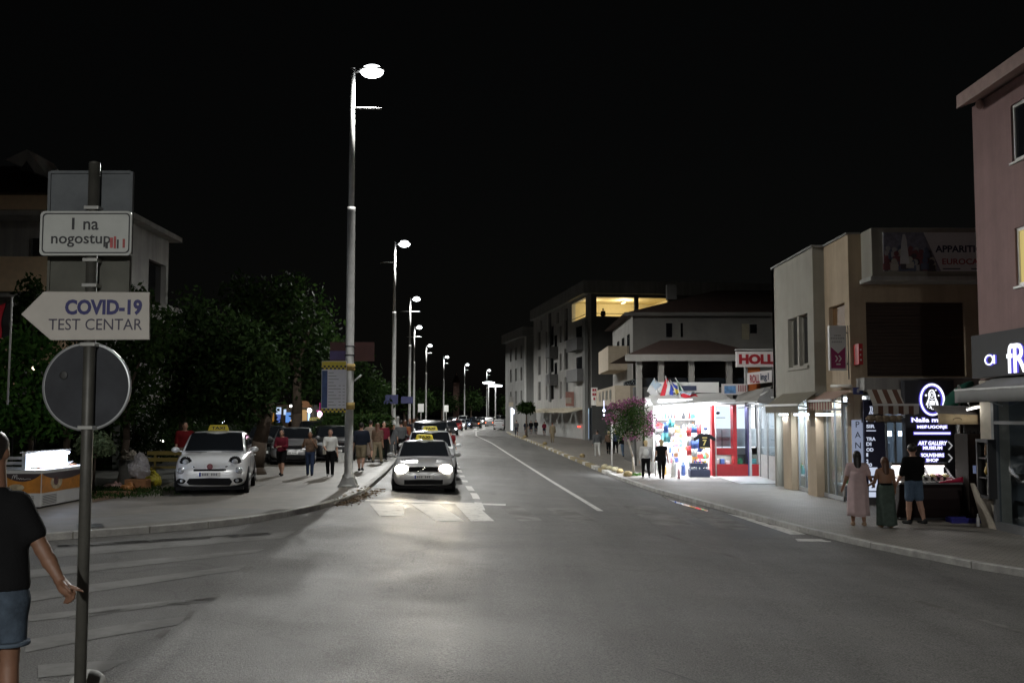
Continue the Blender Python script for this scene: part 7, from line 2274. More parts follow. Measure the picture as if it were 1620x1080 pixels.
    if bag:
        kind, bm_, sg = bag
        if kind == 'shoulder':
            c = J['pelvis'] + [sg * .115 * h, -.03 * h, -.01 * h]
            bg = MB().box(c[0] - .035 * h, c[0] + .035 * h, c[1] - .07 * h, c[1] + .07 * h, c[2] - .06 * h, c[2] + .05 * h).build('handbag_body', bm_, None, bevel=.02 * k)
            o = bg; o.name = 'handbag'
            strapm = MB().path([Vector(c + [0, 0, .05 * h]), Vector(J['chest'] + [sg * .06 * h, -.088 * h, -.02 * h]), Vector(J['neck'] + [-sg * .06 * h, -.03 * h, -.01 * h])], .007 * h, 5)
            fix_local(o, t)
            tag(o, label_bag(label, bm_), 'handbag')
            s2 = strapm.build('strap', bm_, None); s2.parent = o; 
            off = s2.location.copy(); s2.location = Matrix.Rotation(0, 4, 'Z') @ (off - BAGBASE[o])
        elif kind == 'back':
            c = J['chest'] + [sg * .01 * h, .085 * h, -.05 * h]
            b_ = MB().ball(c, (.075 * h, .045 * h, .11 * h), 12, 8)
            o = b_.build('backpack', bm_, None); fix_local(o, t)
            tag(o, label_bag(label, bm_, 'backpack'), 'backpack')
            for q in (-1, 1):
                b_ = MB().path([Vector(J['chest'] + [q * .05 * h, .07 * h, .05 * h]), Vector(J['chest'] + [q * .058 * h, .0, .098 * h]), Vector(J['chest'] + [q * .055 * h, -.085 * h, .02 * h])], .012 * h, 5)
                s2 = b_.build('strap', bm_, None); s2.parent = o; s2.location = s2.location - BAGBASE[o]
    return t
BAGBASE = {}
def fix_local(o, t):
    """a thing built in the figure's own axes put where the figure stands, still top-level"""
    BAGBASE[o] = o.location.copy()
    M = Matrix.Translation(t.location) @ Matrix.Rotation(t.rotation_euler.z, 4, 'Z')
    o.location = M @ o.location
    o.rotation_euler = (0, 0, t.rotation_euler.z)
def label_bag(label, bm_, kind='handbag'):
    return ' '.join((bm_.name.replace('cloth_', '').replace('_', ' ') + ' ' + kind + ' carried by the ' + ' '.join(label.split()[:6])).split()[:14])
BLK = cloth('black', (.006, .006, .0065))
NAVYC = cloth('navy', (.018, .022, .035))
DEN = cloth('denim', (.09, .13, .19), .2, 25)
JEAN = cloth('dark_denim', (.03, .045, .09), .2, 20)
WHT = cloth('white', (.62, .62, .6))
PINKC = cloth('pale_pink', (.56, .42, .42), .1, 6)
GRNC = cloth('grey_green', (.075, .1, .085), .2, 10)
KHAKI = cloth('khaki', (.22, .18, .12))
GREYC = cloth('grey', (.1, .105, .11))
MAROON = cloth('maroon', (.12, .014, .025))
BRN = cloth('brown', (.13, .085, .06), .5, 14)
REDC = cloth('red', (.13, .01, .012))
ORNG = cloth('rust', (.25, .09, .04))
BLUEC = cloth('blue', (.05, .1, .3))
PALEB = cloth('pale_blue', (.3, .38, .5))
TAUPE = cloth('taupe', (.2, .16, .13))
SH_B = cloth('shoe_black', (.02, .02, .02)); SH_W = cloth('shoe_white', (.5, .5, .5)); SH_T = cloth('sandal', (.3, .2, .13))
walk = dict(lleg=(20, 6), rleg=(-14, 22), larm=(-14, 8, 14), rarm=(16, 8, 18))
walk2 = dict(lleg=(-14, 22), rleg=(20, 6), larm=(16, 8, 18), rarm=(-14, 8, 14))
stand = dict(lleg=(2, 1), rleg=(-2, 3))
# three people before the ice cream counter
person('woman with long dark hair in a flowing pale pink dress walking past the shops', 1358, 832, 714, 172, dict(lleg=(10, 4), rleg=(-8, 14), larm=(5, 12, 30), rarm=(10, 22, 40)), 'dress_top', PINKC, .3, .4, 'dress', PINKC, .72, 'long', 'dark', SKIN_T, SH_T, .016, fingers=True)
person('woman with auburn hair and a bare back in a long grey green skirt', 1402, 834, 724, 182, dict(lleg=(4, 2), rleg=(-3, 5), larm=(20, 10, 50), rarm=(8, 14, 30)), None, None, 0, .5, 'skirt', GRNC, .93, 'long', 'brown', SKIN_T, SH_T, .016, strap=True, fingers=True)
person('man in a dark t-shirt and denim shorts facing the lit counter', 1447, 829, 703, 200, dict(lleg=(6, 3), rleg=(-8, 10), larm=(10, 10, 20), rarm=(12, 14, 35)), 't_shirt', BLK, .5, .75, 'shorts', DEN, .8, 'short', 'dark', SKIN, SH_B, .016, w=1.12, fingers=True, head_yaw=-35)
# by the stall
person('grey haired woman in a pale jacket and black trousers walking to the stall', 1022, 757, 695, 182, walk, 'jacket', cloth('pale_grey', (.45, .44, .43)), 1.0, .75, 'trousers', BLK, .96, 'bob', 'blonde', SKIN, SH_W, bag=('back', WHT, 1), w=1.1)
person('blonde woman in black top and leggings beside the glowing stall', 1047, 758, 694, 178, walk2, 'top', BLK, .12, .7, 'trousers', BLK, .98, 'bob', 'blonde', SKIN, SH_B, bag=('shoulder', BLK, 1))
person('person in a dark grey jacket and white trousers on the dim sidewalk', 945, 722, 679, 185, walk, 'jacket', GREYC, 1.0, .8, 'trousers', WHT, 1.0, 'short', 'dark', SKIN, SH_W, w=1.15)
person('person in a brown patterned coat beside the white trousers walker', 963, 719, 681, 180, walk2, 'coat', BRN, 1.0, 1.2, 'trousers', BLK, 1.0, 'short', 'blonde', SKIN, SH_B)
person('person in a navy top half hidden by the white post', 974, 718, 679, 180, walk, 'top', cloth('mid_blue', (.05, .06, .12)), .5, .6, 'trousers', BLK, 1.0, 'bob', 'blonde', SKIN, SH_B)
person('person in a black jacket and blue jeans near the flowering tree', 986, 723, 684, 190, walk2, 'jacket', BLK, 1.0, .6, 'trousers', DEN, 1.0, 'short', 'dark', SKIN, SH_B)
person('person in khaki clothes at the kerb of the far sidewalk', 874, 700, 668, 170, stand, 'jacket', KHAKI, 1.0, .7, 'trousers', KHAKI, 1.0, 'short', 'brown', SKIN, SH_B)
for i, (px, f_, hd_, lab, tm) in enumerate([(848, 688, 663, 'far person in black nearest the pale apartment shutters', BLK), (840, 688, 664, 'far person in black between two others under the awnings', BLK), (832, 689, 665, 'far person in navy by the palm bush', NAVYC), (817, 690, 664, 'far person in a grey shirt before the lit corner shop', GREYC), (861, 690, 666, 'far person in dim red before the apartment shutters', MAROON)]):
    person(lab, px, f_, hd_, 180, walk if i % 2 else walk2, 'shirt', tm, .5, .5, 'trousers', NAVYC, 1.0, 'short', 'dark', SKIN, SH_B, group='walkers under the far awnings')
# left of the lamp post
person('woman in a maroon and white sweatshirt and black shorts walking closer', 445, 752, 679, -6, dict(lleg=(16, 4), rleg=(-10, 16), larm=(18, 8, 75, 45), rarm=(15, 10, 70, 40)), 'sweatshirt', MAROON, .95, .6, 'shorts', BLK, .85, 'long', 'dark', SKIN, SH_B)
person('woman in a brown patterned blouse and jeans with both hands raised', 490, 752, 683, 5, dict(lleg=(8, 4), rleg=(-5, 8), larm=(25, 14, 115, 30), rarm=(35, 16, 105, 25)), 'blouse', BRN, .6, .75, 'trousers', JEAN, 1.0, 'long', 'dark', SKIN_T, SH_B)
person('woman in a white top and black trousers with a white shoulder bag', 522, 753, 679, 4, dict(lleg=(10, 4), rleg=(-6, 10), larm=(-4, 9, 12), rarm=(12, 10, 60, 25)), 'top', WHT, .45, .8, 'trousers', BLK, 1.0, 'bun', 'dark', SKIN, SH_W, bag=('shoulder', cloth('cream', (.5, .47, .4)), -1))
person('man in a navy t-shirt with pale print and khaki shorts behind the lamp post', 571, 745, 668, 178, dict(lleg=(14, 4), rleg=(-12, 16), larm=(-6, 8, 16), rarm=(10, 9, 20)), 't_shirt', NAVYC, .5, .8, 'shorts', KHAKI, .85, 'short', 'dark', SKIN, SH_B, w=1.15)
person('person in a dark red shirt standing before the hedge', 520, 722, 662, 20, stand, 'shirt', cloth('dark_red', (.12, .02, .015)), .5, .6, 'trousers', BLK, 1.0, 'short', 'dark', SKIN_T, SH_B)
person('person in a red shirt standing behind the white taxi', 291, 755, 668, 30, stand, 'shirt', REDC, .5, .6, 'trousers', TAUPE, 1.0, 'short', 'dark', SKIN, SH_B, w=1.15)
person('person in an orange top behind the grey parked car', 463, 716, 657, 150, stand, 'top', ORNG, .5, .6, 'trousers', BLK, 1.0, 'short', 'dark', SKIN_T, SH_B)
CR = [(586, 728, 664, TAUPE, TAUPE, 'dress', 'taupe dress'), (597, 733, 668, BRN, KHAKI, 'trousers', 'brown top and khaki trousers'), (607, 727, 667, MAROON, BLK, 'trousers', 'maroon top and black trousers'), (616, 716, 662, REDC, JEAN, 'trousers', 'red top and jeans'),
      (622, 722, 670, GREYC, GREYC, 'trousers', 'grey clothes'), (629, 712, 659, WHT, JEAN, 'trousers', 'white top and jeans'), (634, 726, 664, GREYC, BLK, 'trousers', 'grey shirt and black trousers'), (641, 724, 664, ORNG, MAROON, 'dress', 'rust and maroon dress'),
      (648, 716, 662, NAVYC, NAVYC, 'trousers', 'navy clothes'), (602, 712, 660, BLUEC, BLK, 'trousers', 'blue top and black trousers'), (592, 708, 661, PALEB, JEAN, 'trousers', 'pale blue top and jeans'), (579, 712, 662, BLK, KHAKI, 'shorts', 'black top and khaki shorts'),
      (611, 704, 659, WHT, BLK, 'trousers', 'white top and black trousers'), (655, 706, 661, TAUPE, BLK, 'trousers', 'taupe top and black trousers'), (624, 703, 658, NAVYC, JEAN, 'trousers', 'navy top and jeans')]
for i, (px, f_, hd_, tm, bm_, kind, lab) in enumerate(CR):
    person('person in %s in the crowd along the taxi kerb' % lab, px, f_, hd_, [180, 170, 20, 190, 0, 160, 185, 175, 10, 200, 180, 150, 0, 180, 30][i], [walk, walk2, stand][i % 3], 'top', tm, .5 if i % 3 else .9, .55, kind, bm_, .75 if kind != 'trousers' else 1.0, ['short', 'long', 'short', 'bob'][i % 4], ['dark', 'brown', 'dark', 'blonde', 'dark', 'grey'][i % 6], [SKIN, SKIN_T][i % 2], SH_B, group='crowd along the taxi kerb')
person('woman in a red top and pale skirt walking on the road beside the black van', 702, 700, 661, 180, walk, 'top', REDC, .2, .5, 'skirt', cloth('pale_skirt', (.4, .42, .42)), .7, 'short', 'dark', SKIN, SH_B, at=Vector((-2.75, 46.5, gnd(-2.75, 46.5))), h=1.66)
person('man in a pale blue shirt behind the waiting taxis', 672, 700, 668, 160, stand, 'shirt', PALEB, .5, .6, 'trousers', JEAN, 1.0, 'short', 'grey', SKIN, SH_B, at=Vector((-3.85, 45.5, gnd(-3.85, 45.5))), h=1.72, w=1.2)
lp_ = D.matrix_basis @ Vector((1.75, .55, lgz0 - .9))
person('tiny person standing at the rail of the yellow loggia', 958, 0, 0, 150, stand, 'shirt', BLK, .5, .6, 'trousers', BLK, 1.0, 'short', 'dark', SKIN_T, SH_B, at=lp_, h=1.75, vox=.04)

# ---- the man passing close by the sign post
MY = 6.55
mp = empty('person', ((-4 - 810) / F * MY, MY, .12)); tag(mp, 'man in a black t-shirt and denim shorts pointing a finger at the sign post', 'person')
def M(px, py, dy=0.0):
    q = P(px, py, MY + dy); return np.array(q)
s_ = MY / F            # metres per pixel at the man
sh, el, wr = M(30, 797), M(67, 868, .02), M(95, 918, -.02)
shl, ell, wrl = M(-42, 797), M(-66, 872, .05), M(-60, 930, .18)
hipc = M(-3, 948)
knR, anR = M(14, 1042, .04), np.array([M(14, 1042).tolist()[0], MY + .02, .2])
hR, hL = M(16, 950), M(-22, 950)
knL, anL = M(-24, 1042, -.1), np.array([M(-24, 1042)[0], MY - .25, .24])
hd = M(-8, 712, .01)
k0 = wr + np.array([.012, 0, -.005])
palm = M(104, 930, -.03)
B = [('c', hipc, M(-3, 905), .15, .14, (1.12, .75, 1)), ('c', M(-3, 905), M(-4, 835), .14, .165, (1.1, .72, 1)), ('c', M(-28, 800), M(20, 800), .085, .085, (1, .85, 1)), ('c', M(-5, 785), M(-6, 735), .062, .056),
     ('e', hd, (.078, .098, .115)), ('e', hd + [-.01, .05, -.06], (.06, .06, .06)), ('e', hd + [.078, .0, -.02], (.014, .022, .032)), ('e', hd + [-.02, .1, -.01], (.015, .025, .024)),
     ('c', sh, el, .062, .046), ('c', el, el + (wr - el) * .4, .047, .045), ('c', el + (wr - el) * .4, wr, .045, .03, (1, .9, 1)), ('c', shl, ell, .06, .045), ('c', ell, wrl, .045, .03), ('c', wrl, wrl + [0, .04, -.1], .032, .022),
     ('c', hR, knR, .088, .06), ('c', hL, knL, .088, .06), ('c', knR, knR + (anR - knR) * .4, .058, .06), ('c', knR + (anR - knR) * .4, anR, .06, .036), ('c', knL, knL + (anL - knL) * .4, .058, .06), ('c', knL + (anL - knL) * .4, anL, .06, .036),
     ('c', anR - [0, 0, .05], anR + [0, .15, -.055], .036, .028), ('c', anL - [0, 0, .05], anL + [0, .15, -.055], .036, .028)]
# hand: palm, pointing index, curled fingers, thumb
B += [('c', wr, palm, .034, .04, (1, .75, 1)), ('c', palm + [-.012, -.01, .012], palm + [.014, -.012, -.012], .036, .034, (1, .7, 1))]
def finger(a, b, c, d, r):
    return [('c', a, b, r, r * .95), ('c', b, c, r * .95, r * .85), ('c', c, d, r * .85, r * .7)]
F_ = []
F_ += finger(M(108, 926, -.05), M(115, 928, -.055), M(122, 931, -.055), M(131, 935, -.05), .0105)
F_ += finger(M(109, 932, -.045), M(117, 938, -.06), M(116, 945, -.06), M(113, 950, -.05), .011)
F_ += finger(M(106, 936, -.035), M(112, 943, -.05), M(110, 950, -.05), M(107, 954, -.04), .0105)
F_ += finger(M(103, 939, -.02), M(107, 946, -.035), M(104, 951, -.035), M(101, 953, -.03), .0095)
F_ += finger(M(98, 921, -.06), M(104, 927, -.085), M(110, 934, -.09), M(113, 938, -.08), .0115)
blob('body', B + F_, mat('skin_dark_tan', (.15, .075, .045), .55, var=.12, scale=14, bump=.15), mp, .0085, .012)
blob('t_shirt', [('c', M(-3, 922), M(-3, 900), .172, .158, (1.12, .8, 1)), ('c', M(-3, 900), M(-4, 835), .158, .182, (1.1, .76, 1)), ('c', M(-30, 801), M(22, 801), .094, .094, (1, .9, 1)), ('c', M(-5, 790), M(-5, 765), .085, .07),
     ('c', sh, sh + (el - sh) * .62, .078, .075), ('c', shl, shl + (ell - shl) * .62, .078, .075)], BLK, mp, .012, .035, [(M(-5, 770), (0, .1, 1)), (M(-3, 931), (0, 0, -1))])
blob('shorts', [('c', hipc, M(-3, 915), .168, .155, (1.12, .8, 1)), ('c', hR, hR + (knR - hR) * .72, .108, .1), ('c', hL, hL + (knL - hL) * .72, .108, .1)], cloth('washed_denim', (.045, .06, .08), .35, 9), mp, .012, .03, [(M(-3, 1021), (0, 0, -1)), (M(-3, 926), (0, 0, 1))])
MB().lathe([(.118, -.012), (.121, 0), (.118, .012)], tuple(M(15, 1016)), n=20).build('shorts_hem', cloth('pale_denim', (.065, .085, .11)), mp)
blob('hair', [('e', hd + [0, -.012, .028], (.083, .1, .1)), ('e', hd + [0, -.05, -.03], (.066, .055, .06))], HAIRS['dark'], mp, .01, .02, [(hd + [0, .06, 0], (0, 1, -.5)), (hd - [0, 0, .075], (0, 0, -1))])
for a in (anR, anL):
    blob('shoe', [('c', a + [0, -.03, -.07], a + [0, .17, -.075], .048, .04), ('e', a + [0, -.02, -.04], (.045, .055, .06))], SH_B, mp, .014, .02)

# ------------------------------------------------------------------ sign post in front
SPY = 7.0
sb_ = P(129, 1000, SPY)
sp = empty('sign_post', (sb_.x, SPY, .12))
tag(sp, 'tall galvanised post carrying five road sign plates and an arrow sign', 'sign post')
px0, px1 = P(137, 262, SPY), P(129, 1075, SPY)
lean_x = lambda z: sb_.x + (z - P(129, 1000, SPY).z) * .0
POST = mat('post_steel', (.06, .058, .05), .5, .15, var=.3, scale=7)
ptop = P(139, 260, SPY).z
MB().tube((sb_.x, SPY, .12), (sb_.x, SPY, ptop), .038, n=16).lathe([(.039, ptop), (.036, ptop + .012), (.02, ptop + .018)], (sb_.x, SPY, 0), n=16).lathe([(.09, .12), (.09, .135), (.04, .15)], (sb_.x, SPY, 0), n=16).build('pole', POST, sp)
PLATE_B = mat('plate_back', (.1, .108, .115), .7, 0, var=.25, scale=3, spec=.2)
PLATE_B2 = mat('plate_back_olive', (.085, .085, .072), .7, 0, var=.25, scale=3, spec=.2)
def q_(x, y, Y): return P(x, y, Y)
def back_plate(xa, xb, ya, yb, Y, m_, nm='sign_plate', label=None):
    a, c = q_(xa, yb, Y), q_(xb, ya, Y)
    b = MB().box(a.x, c.x, Y, Y + .02, a.z, c.z)
    b.box(a.x - .006, a.x + .012, Y - .012, Y + .021, a.z, c.z).box(c.x - .012, c.x + .006, Y - .012, Y + .021, a.z, c.z)
    b.box(a.x + .012, c.x - .012, Y - .0118, Y + .0208, a.z - .006, a.z + .012).box(a.x + .012, c.x - .012, Y - .0118, Y + .0208, c.z - .012, c.z + .006)
    o = b.build(nm, m_, sp)
    if label: o['label'] = label
    return o
back_plate(75, 210, 272, 401, SPY + .045, PLATE_B, label='bluish back of a tall plate')
back_plate(76, 205, 404, 462, SPY + .05, PLATE_B2, label='olive back of a low plate')
# white supplementary plate
SIGNW = mat('sign_white', (.38, .39, .37), .45, var=.08, scale=6)
INK = mat('black_ink', (0, 0, 0))
def rounded(xa, xb, ya, yb, Y, r, n=6):
    a, c = q_(xa, yb, Y), q_(xb, ya, Y)
    pts = []
    for cx_, cz_, a0 in ((c.x - r, c.z - r, 0), (a.x + r, c.z - r, 90), (a.x + r, a.z + r, 180), (c.x - r, a.z + r, 270)):
        for k in range(n + 1):
            t = R(a0 + 90 * k / n); pts.append(Vector((cx_ + r * math.cos(t), Y, cz_ + r * math.sin(t))))
    return pts
SY = SPY - .06
b = MB(); b.prism(rounded(62, 209, 334, 404, SY, .03), (0, .015, 0)); pl_ = b.build('sign_plate', SIGNW, sp); pl_['label'] = 'white plate reading I na nogostupu'
oo, ii = rounded(65.5, 206, 337, 400.5, SY - .003, .028), rounded(67.5, 204, 338.8, 398.7, SY - .003, .024)
b = MB()
for k in range(len(oo)):
    j = (k + 1) % len(oo)
    b.poly([oo[k], oo[j], ii[j], ii[k]])
b.build('border', INK, pl_, fix=False)
for body, xa, xb, yc, hh in (('I', 114, 118, 354, 19), ('na', 132, 156, 357, 14), ('nogostup', 81, 175, 381, 20)):
    a, c = q_(xa, yc, SY), q_(xb, yc, SY)
    text('lettering', body, INK, pl_, ((a.x + c.x) / 2, SY - .002, a.z), '-y', width=c.x - a.x, height=hh / F * SY, depth=.002, bold=.012)
RS = mat('red_sticker', (.3, .05, .05), .5, var=.3, scale=20)
for k, (xa, xb, ya, yb, m_) in enumerate(((174, 179, 376, 392, RS), (180, 184, 374, 393, RS), (185, 188, 379, 393, INK), (194, 198, 378, 392, RS), (167, 171, 383, 393, INK))):
    a, c = q_(xa, yb, SY), q_(xb, ya, SY)
    MB().box(a.x, c.x, SY - .004, SY - .0005, a.z, c.z).build('sticker', m_, pl_)
# arrow sign
AY = SPY - .062
pts = [q_(x, y, AY) for x, y in ((33, 497), (69, 461), (236, 462), (236, 537), (80, 538))]
b = MB(); b.prism(pts, (0, .022, 0)); ar = b.build('arrow_plate', mat('arrow_white', (.4, .375, .34), .45, var=.08, scale=4), sp, bevel=.004); ar['label'] = 'white arrow plate reading COVID-19 TEST CENTAR'
BLUEI = mat('covid_blue', (.014, .014, .1), .5, var=0)
for body, xa, xb, yc, hh, m_, bo in (('COVID-19', 103, 225, 486, 25, BLUEI, .042), ('TEST CENTAR', 77, 225, 513, 18, mat('covid_ink', (.03, .025, .05), .5, var=0), 0.0)):
    a, c = q_(xa, yc, AY), q_(xb, yc, AY)
    text('lettering', body, m_, ar, ((a.x + c.x) / 2, AY - .002, a.z), '-y', width=c.x - a.x, height=hh / F * AY, depth=.002, bold=bo)
# round sign seen from behind
rc_ = q_(133, 611, SPY)
rr0 = (q_(203, 611, SPY).x - q_(64, 611, SPY).x) / 2
b = MB(); b.lathe([(rr0, .04), (rr0, .062)], (rc_.x, SPY, rc_.z), 'y', 48, smooth=False); rd_ = b.build('round_plate', mat('round_back', (.035, .037, .042), .75, 0, var=.25, scale=4, spec=.2), sp); rd_['label'] = 'grey back of a round sign'
b = MB(); b.lathe([(rr0 - .012, .038), (rr0 + .004, .036), (rr0 + .006, .05), (rr0 + .002, .058)], (rc_.x, SPY, rc_.z), 'y', 64, caps=False); b.build('rim', mat('rim_steel', (.35, .36, .37), .35, .6), rd_)
MB().ball((q_(97, 593, SPY).x, SPY + .036, q_(97, 593, SPY).z), (.028, .004, .03), 10, 6).build('sticker', mat('dark_sticker', (.02, .02, .02), .6), rd_)
for py in (330, 399, 412, 452, 467, 533, 545, 676):
    z = q_(133, py, SPY).z
    MB().box(sb_.x - .05, sb_.x + .05, SPY - .044, SPY + .044, z - .013, z + .013).build('clamp', mat('clamp_steel', (.4, .4, .38), .35, .7), sp, bevel=.004)
# rounded concrete bollard by the man's foot
bl = P(139, 1066, 7.35)
o = MB().lathe([(.12, .12), (.125, .25), (.122, bl.z - .05), (.108, bl.z - .02), (.075, bl.z + .012), (.035, bl.z + .028), (.004, bl.z + .032)], (bl.x, 7.35, 0), n=24)
tag(o.build('bollard', mat('bollard_concrete', (.4, .4, .38), .8, var=.25, scale=8)), 'low round topped grey bollard behind the foot of the sign post', 'bollard')

# ------------------------------------------------------------------ ice cream freezer
fz = empty('ice_cream_freezer', (-10.7, 24, PAVE_L))
tag(fz, 'glowing glass topped ice cream freezer with orange graphics on the forecourt', 'freezer')
fx0, fx1, fy0, fy1 = -11.13, -10.28, 22.95, 25.35
z0 = PAVE_L + .03
FW_ = mat('freezer_white', (.55, .55, .55), .4, var=.06)
FO = mat('freezer_orange', (.5, .2, .03), .4, var=.35, scale=3)
FD = mat('freezer_dark', (.05, .035, .04), .4, var=.1)
MB().box(fx0, fx1, fy0, fy1, z0, z0 + .8).build('body', FW_, fz, bevel=.02)
MB().box(fx0 + .08, fx1 - .08, fy0 + .06, fy1 - .06, PAVE_L, z0).build('plinth', DARK_M, fz)
for (face, a0, a1) in (('s', fx0 + .015, fx1 - .015), ('e', fy0 + .015, fy1 - .015)):
    def bxf(mb, p0, p1, q0, q1, d):
        if face == 's': mb.box(p0, p1, fy0 - d, fy0 + .01, q0, q1)
        else: mb.box(fx1 - .01, fx1 + d, p0, p1, q0, q1)
        return mb
    bxf(MB(), a0, a1, z0 + .3, z0 + .72, .004).build('orange_panel', FO, fz)
    n = 20
    pts = [(a0 + (a1 - a0) * k / n, z0 + .72 - .17 * math.sin(math.pi * k / n) ** .7) for k in range(n + 1)]
    poly = [(a0, z0 + .725)] + pts + [(a1, z0 + .725)]
    poly = [p for i, p in enumerate(poly) if i == 0 or p != poly[i - 1]]
    if face == 's': MB().prism([(a, fy0 - .005, z) for a, z in poly], (0, -.003, 0)).build('dark_panel', FD, fz)
    else: MB().prism([(fx1 + .005, a, z) for a, z in poly], (.003, 0, 0)).build('dark_panel', FD, fz)
    g = MB()
    for k in range(6): bxf(g, a0 + .06, a0 + .06 + (.62 if face == 's' else .7), z0 + .05 + k * .035, z0 + .065 + k * .035, .004)
    g.build('vent_grille', mat('grille_grey', (.12, .12, .12), .5), fz)
MB().ball((fx1 + .004, fy0 + .75, z0 + .5), (.004, .3, .16), 12, 8).build('picture', mat('sundae_print', (.4, .33, .22), .5, var=.5, scale=7), fz)
MB().ball((fx1 + .007, fy0 + .72, z0 + .53), (.004, .13, .1), 12, 8).build('picture', mat('sundae_dark', (.08, .03, .03), .5, var=.5, scale=12), fz)
MB().ball((fx0 + .3, fy0 - .005, z0 + .42), (.18, .004, .08), 12, 8).build('picture', mat('sundae_print', (0, 0, 0)), fz)
SCR = mat('script_white', (.6, .6, .6), .5, var=0)
bx_ = fx0 + .2; bz_ = z0 + .6
MB().path([Vector((bx_ + x, fy0 - .01, bz_ + z)) for x, z in ((0, 0), (.03, .09), (.05, .1), (.06, .02), (.09, .1), (.11, .1), (.11, .01), (.15, .03), (.17, .0), (.2, .03), (.22, .0), (.25, .025), (.27, 0), (.34, .015), (.42, .01))], .006, 5).build('script', SCR, fz)
# lit glass lid sloping up to the back
lz0 = z0 + .8
gl_ = MB(); 
gl_.poly([(fx1 - .04, fy0 + .04, lz0 + .02), (fx1 - .04, fy1 - .04, lz0 + .02), (fx0 + .44, fy1 - .1, lz0 + .34), (fx0 + .44, fy0 + .16, lz0 + .34)])
gl_.poly([(fx0 + .04, fy0 + .04, lz0 + .02), (fx1 - .04, fy0 + .04, lz0 + .02), (fx0 + .44, fy0 + .16, lz0 + .34)])
gl_.build('glass_lid', GLASS, fz, fix=False)
MB().box(fx0 + .34, fx0 + .42, fy0 + .14, fy1 - .1, lz0 + .004, lz0 + .36).box(fx0 + .3, fx0 + .5, fy0 + .12, fy1 - .08, lz0 + .361, lz0 + .39).build('lid_back', FW_, fz)
MB().box(fx0 + .422, fx0 + .432, fy0 + .15, fy1 - .11, lz0 + .01, lz0 + .345).build('lit_back', emis('freezer_back_glow', (.8, .86, 1.0), 3.0), fz)
MB().box(fx0 + .44, fx1 - .06, fy0 + .08, fy1 - .08, lz0 + .003, lz0 + .012).build('lit_tray', emis('freezer_glow', (.72, .8, 1.0), 3.2), fz)
MB().box(fx0 + .45, fx0 + .49, fy0 + .18, fy1 - .14, lz0 + .28, lz0 + .33).build('tube_light', emis('freezer_tube', (.75, .83, 1.0), 26), fz)
lamp_light('freezer_light', 'AREA', fz, ((fx0 + fx1) / 2, (fy0 + fy1) / 2, lz0 + .3), 60, (.75, .82, 1), .5, size_y=1.6, rot=(R(180), R(25), 0))
lamp_light('freezer_light', 'AREA', fz, (fx1 - .1, (fy0 + fy1) / 2, lz0 + .2), 12, (.75, .82, 1), .3, size_y=1.6, rot=(0, R(-60), 0))
for k in range(5):
    for j in range(2):
        o = MB().ball((fx0 + .55 + .15 * j, fy0 + .3 + .42 * k, lz0 + .03), (.07, .17, .03), 10, 6)
        tag(o.build('ice_cream_pan', mat('ice_cream_%d' % ((k * 2 + j) % 8), (0, 0, 0))), 'mound of ice cream under the glowing freezer lid', 'ice cream', 'ice cream under the freezer lid')
# chair behind the freezer
t = empty('garden_chair', P(20, 760, 24.5)); tag(t, 'pale slatted garden chair beside the freezer', 'chair')
b0 = P(18, 745, 24.6)
b = MB()
for k in range(4): b.box(b0.x - .3, b0.x + .35, 24.6, 24.63, .75 + k * .12, .82 + k * .12)
b.box(b0.x - .3, b0.x - .25, 24.58, 24.6, PAVE_L, 1.28).box(b0.x + .3, b0.x + .35, 24.58, 24.6, PAVE_L, 1.28)
b.build('backrest', mat('chair_white', (.35, .35, .35), .5), t)
MB().box(b0.x - .28, b0.x + .33, 24.64, 25.1, .5, .54).build('seat', mat('chair_white', (0, 0, 0)), t)

# ------------------------------------------------------------------ litter by the bin
lb = G(203, 772)
t = empty('litter_bin', lb); tag(t, 'grey litter bin overflowing with rubbish beside a tree trunk', 'litter bin')
MB().lathe([(.2, 0), (.24, .05), (.26, .75), (.28, .78), (.26, .8), (.22, .78)], lb, n=16).build('bin_body', mat('bin_grey', (.1, .1, .09), .7, var=.3), t)
blob('rubbish', [('e', np.array([-.05, 0, .82]), (.2, .2, .12)), ('e', np.array([.12, -.05, .92]), (.14, .14, .12)), ('e', np.array([-.12, .05, .95]), (.1, .1, .12))], mat('rubbish_pale', (.3, .27, .22), .6, var=.6, scale=14), t, .02, .03, crumple=(.09, .4)).location = (0, 0, 0)
for ob_ in t.children:
    if ob_.name.startswith('rubbish'):
        ob_.location = (0, 0, 0)
        for v in ob_.data.vertices: v.co += Vector(WL[t])
def sack(name, px, py, prims, m_, label, dz=0):
    p = G(px, py) + Vector((0, 0, dz))
    t_ = empty(name, p, world=False)
    tag(t_, label, 'bag')
    blob('sack', prims, m_, t_, .018, .05, crumple=(.055, .5))
    MB().path([Vector((0, 0, prims[0][2][2] * 1.9 + prims[0][1][2] * .2)), Vector((.03, 0, prims[0][2][2] * 2.2 + prims[0][1][2] * .2))], .03, 6).build('knot', m_, t_)
PLW = mat('plastic_white', (.36, .34, .35), .35, var=.25, scale=6)
PLY = mat('plastic_yellow', (.42, .36, .03), .35, var=.3, scale=5)
PLO = mat('plastic_orange', (.4, .17, .05), .4, var=.3, scale=5)
bxp = G(218, 775)
o = empty('cardboard_box', bxp); tag(o, 'orange brown box standing below the white rubbish bag', 'box')
MB().box(bxp.x - .3, bxp.x + .28, bxp.y - .2, bxp.y + .22, bxp.z, bxp.z + .3).build('box_body', mat('cardboard', (.3, .14, .06), .8, var=.25), o, bevel=.02)
sack('rubbish_bag', 219, 774, [('e', np.array([0, 0, .27]), (.3, .25, .27)), ('e', np.array([.05, 0, .52]), (.17, .15, .2))], PLW, 'white rubbish bag piled on the orange brown box', .28)
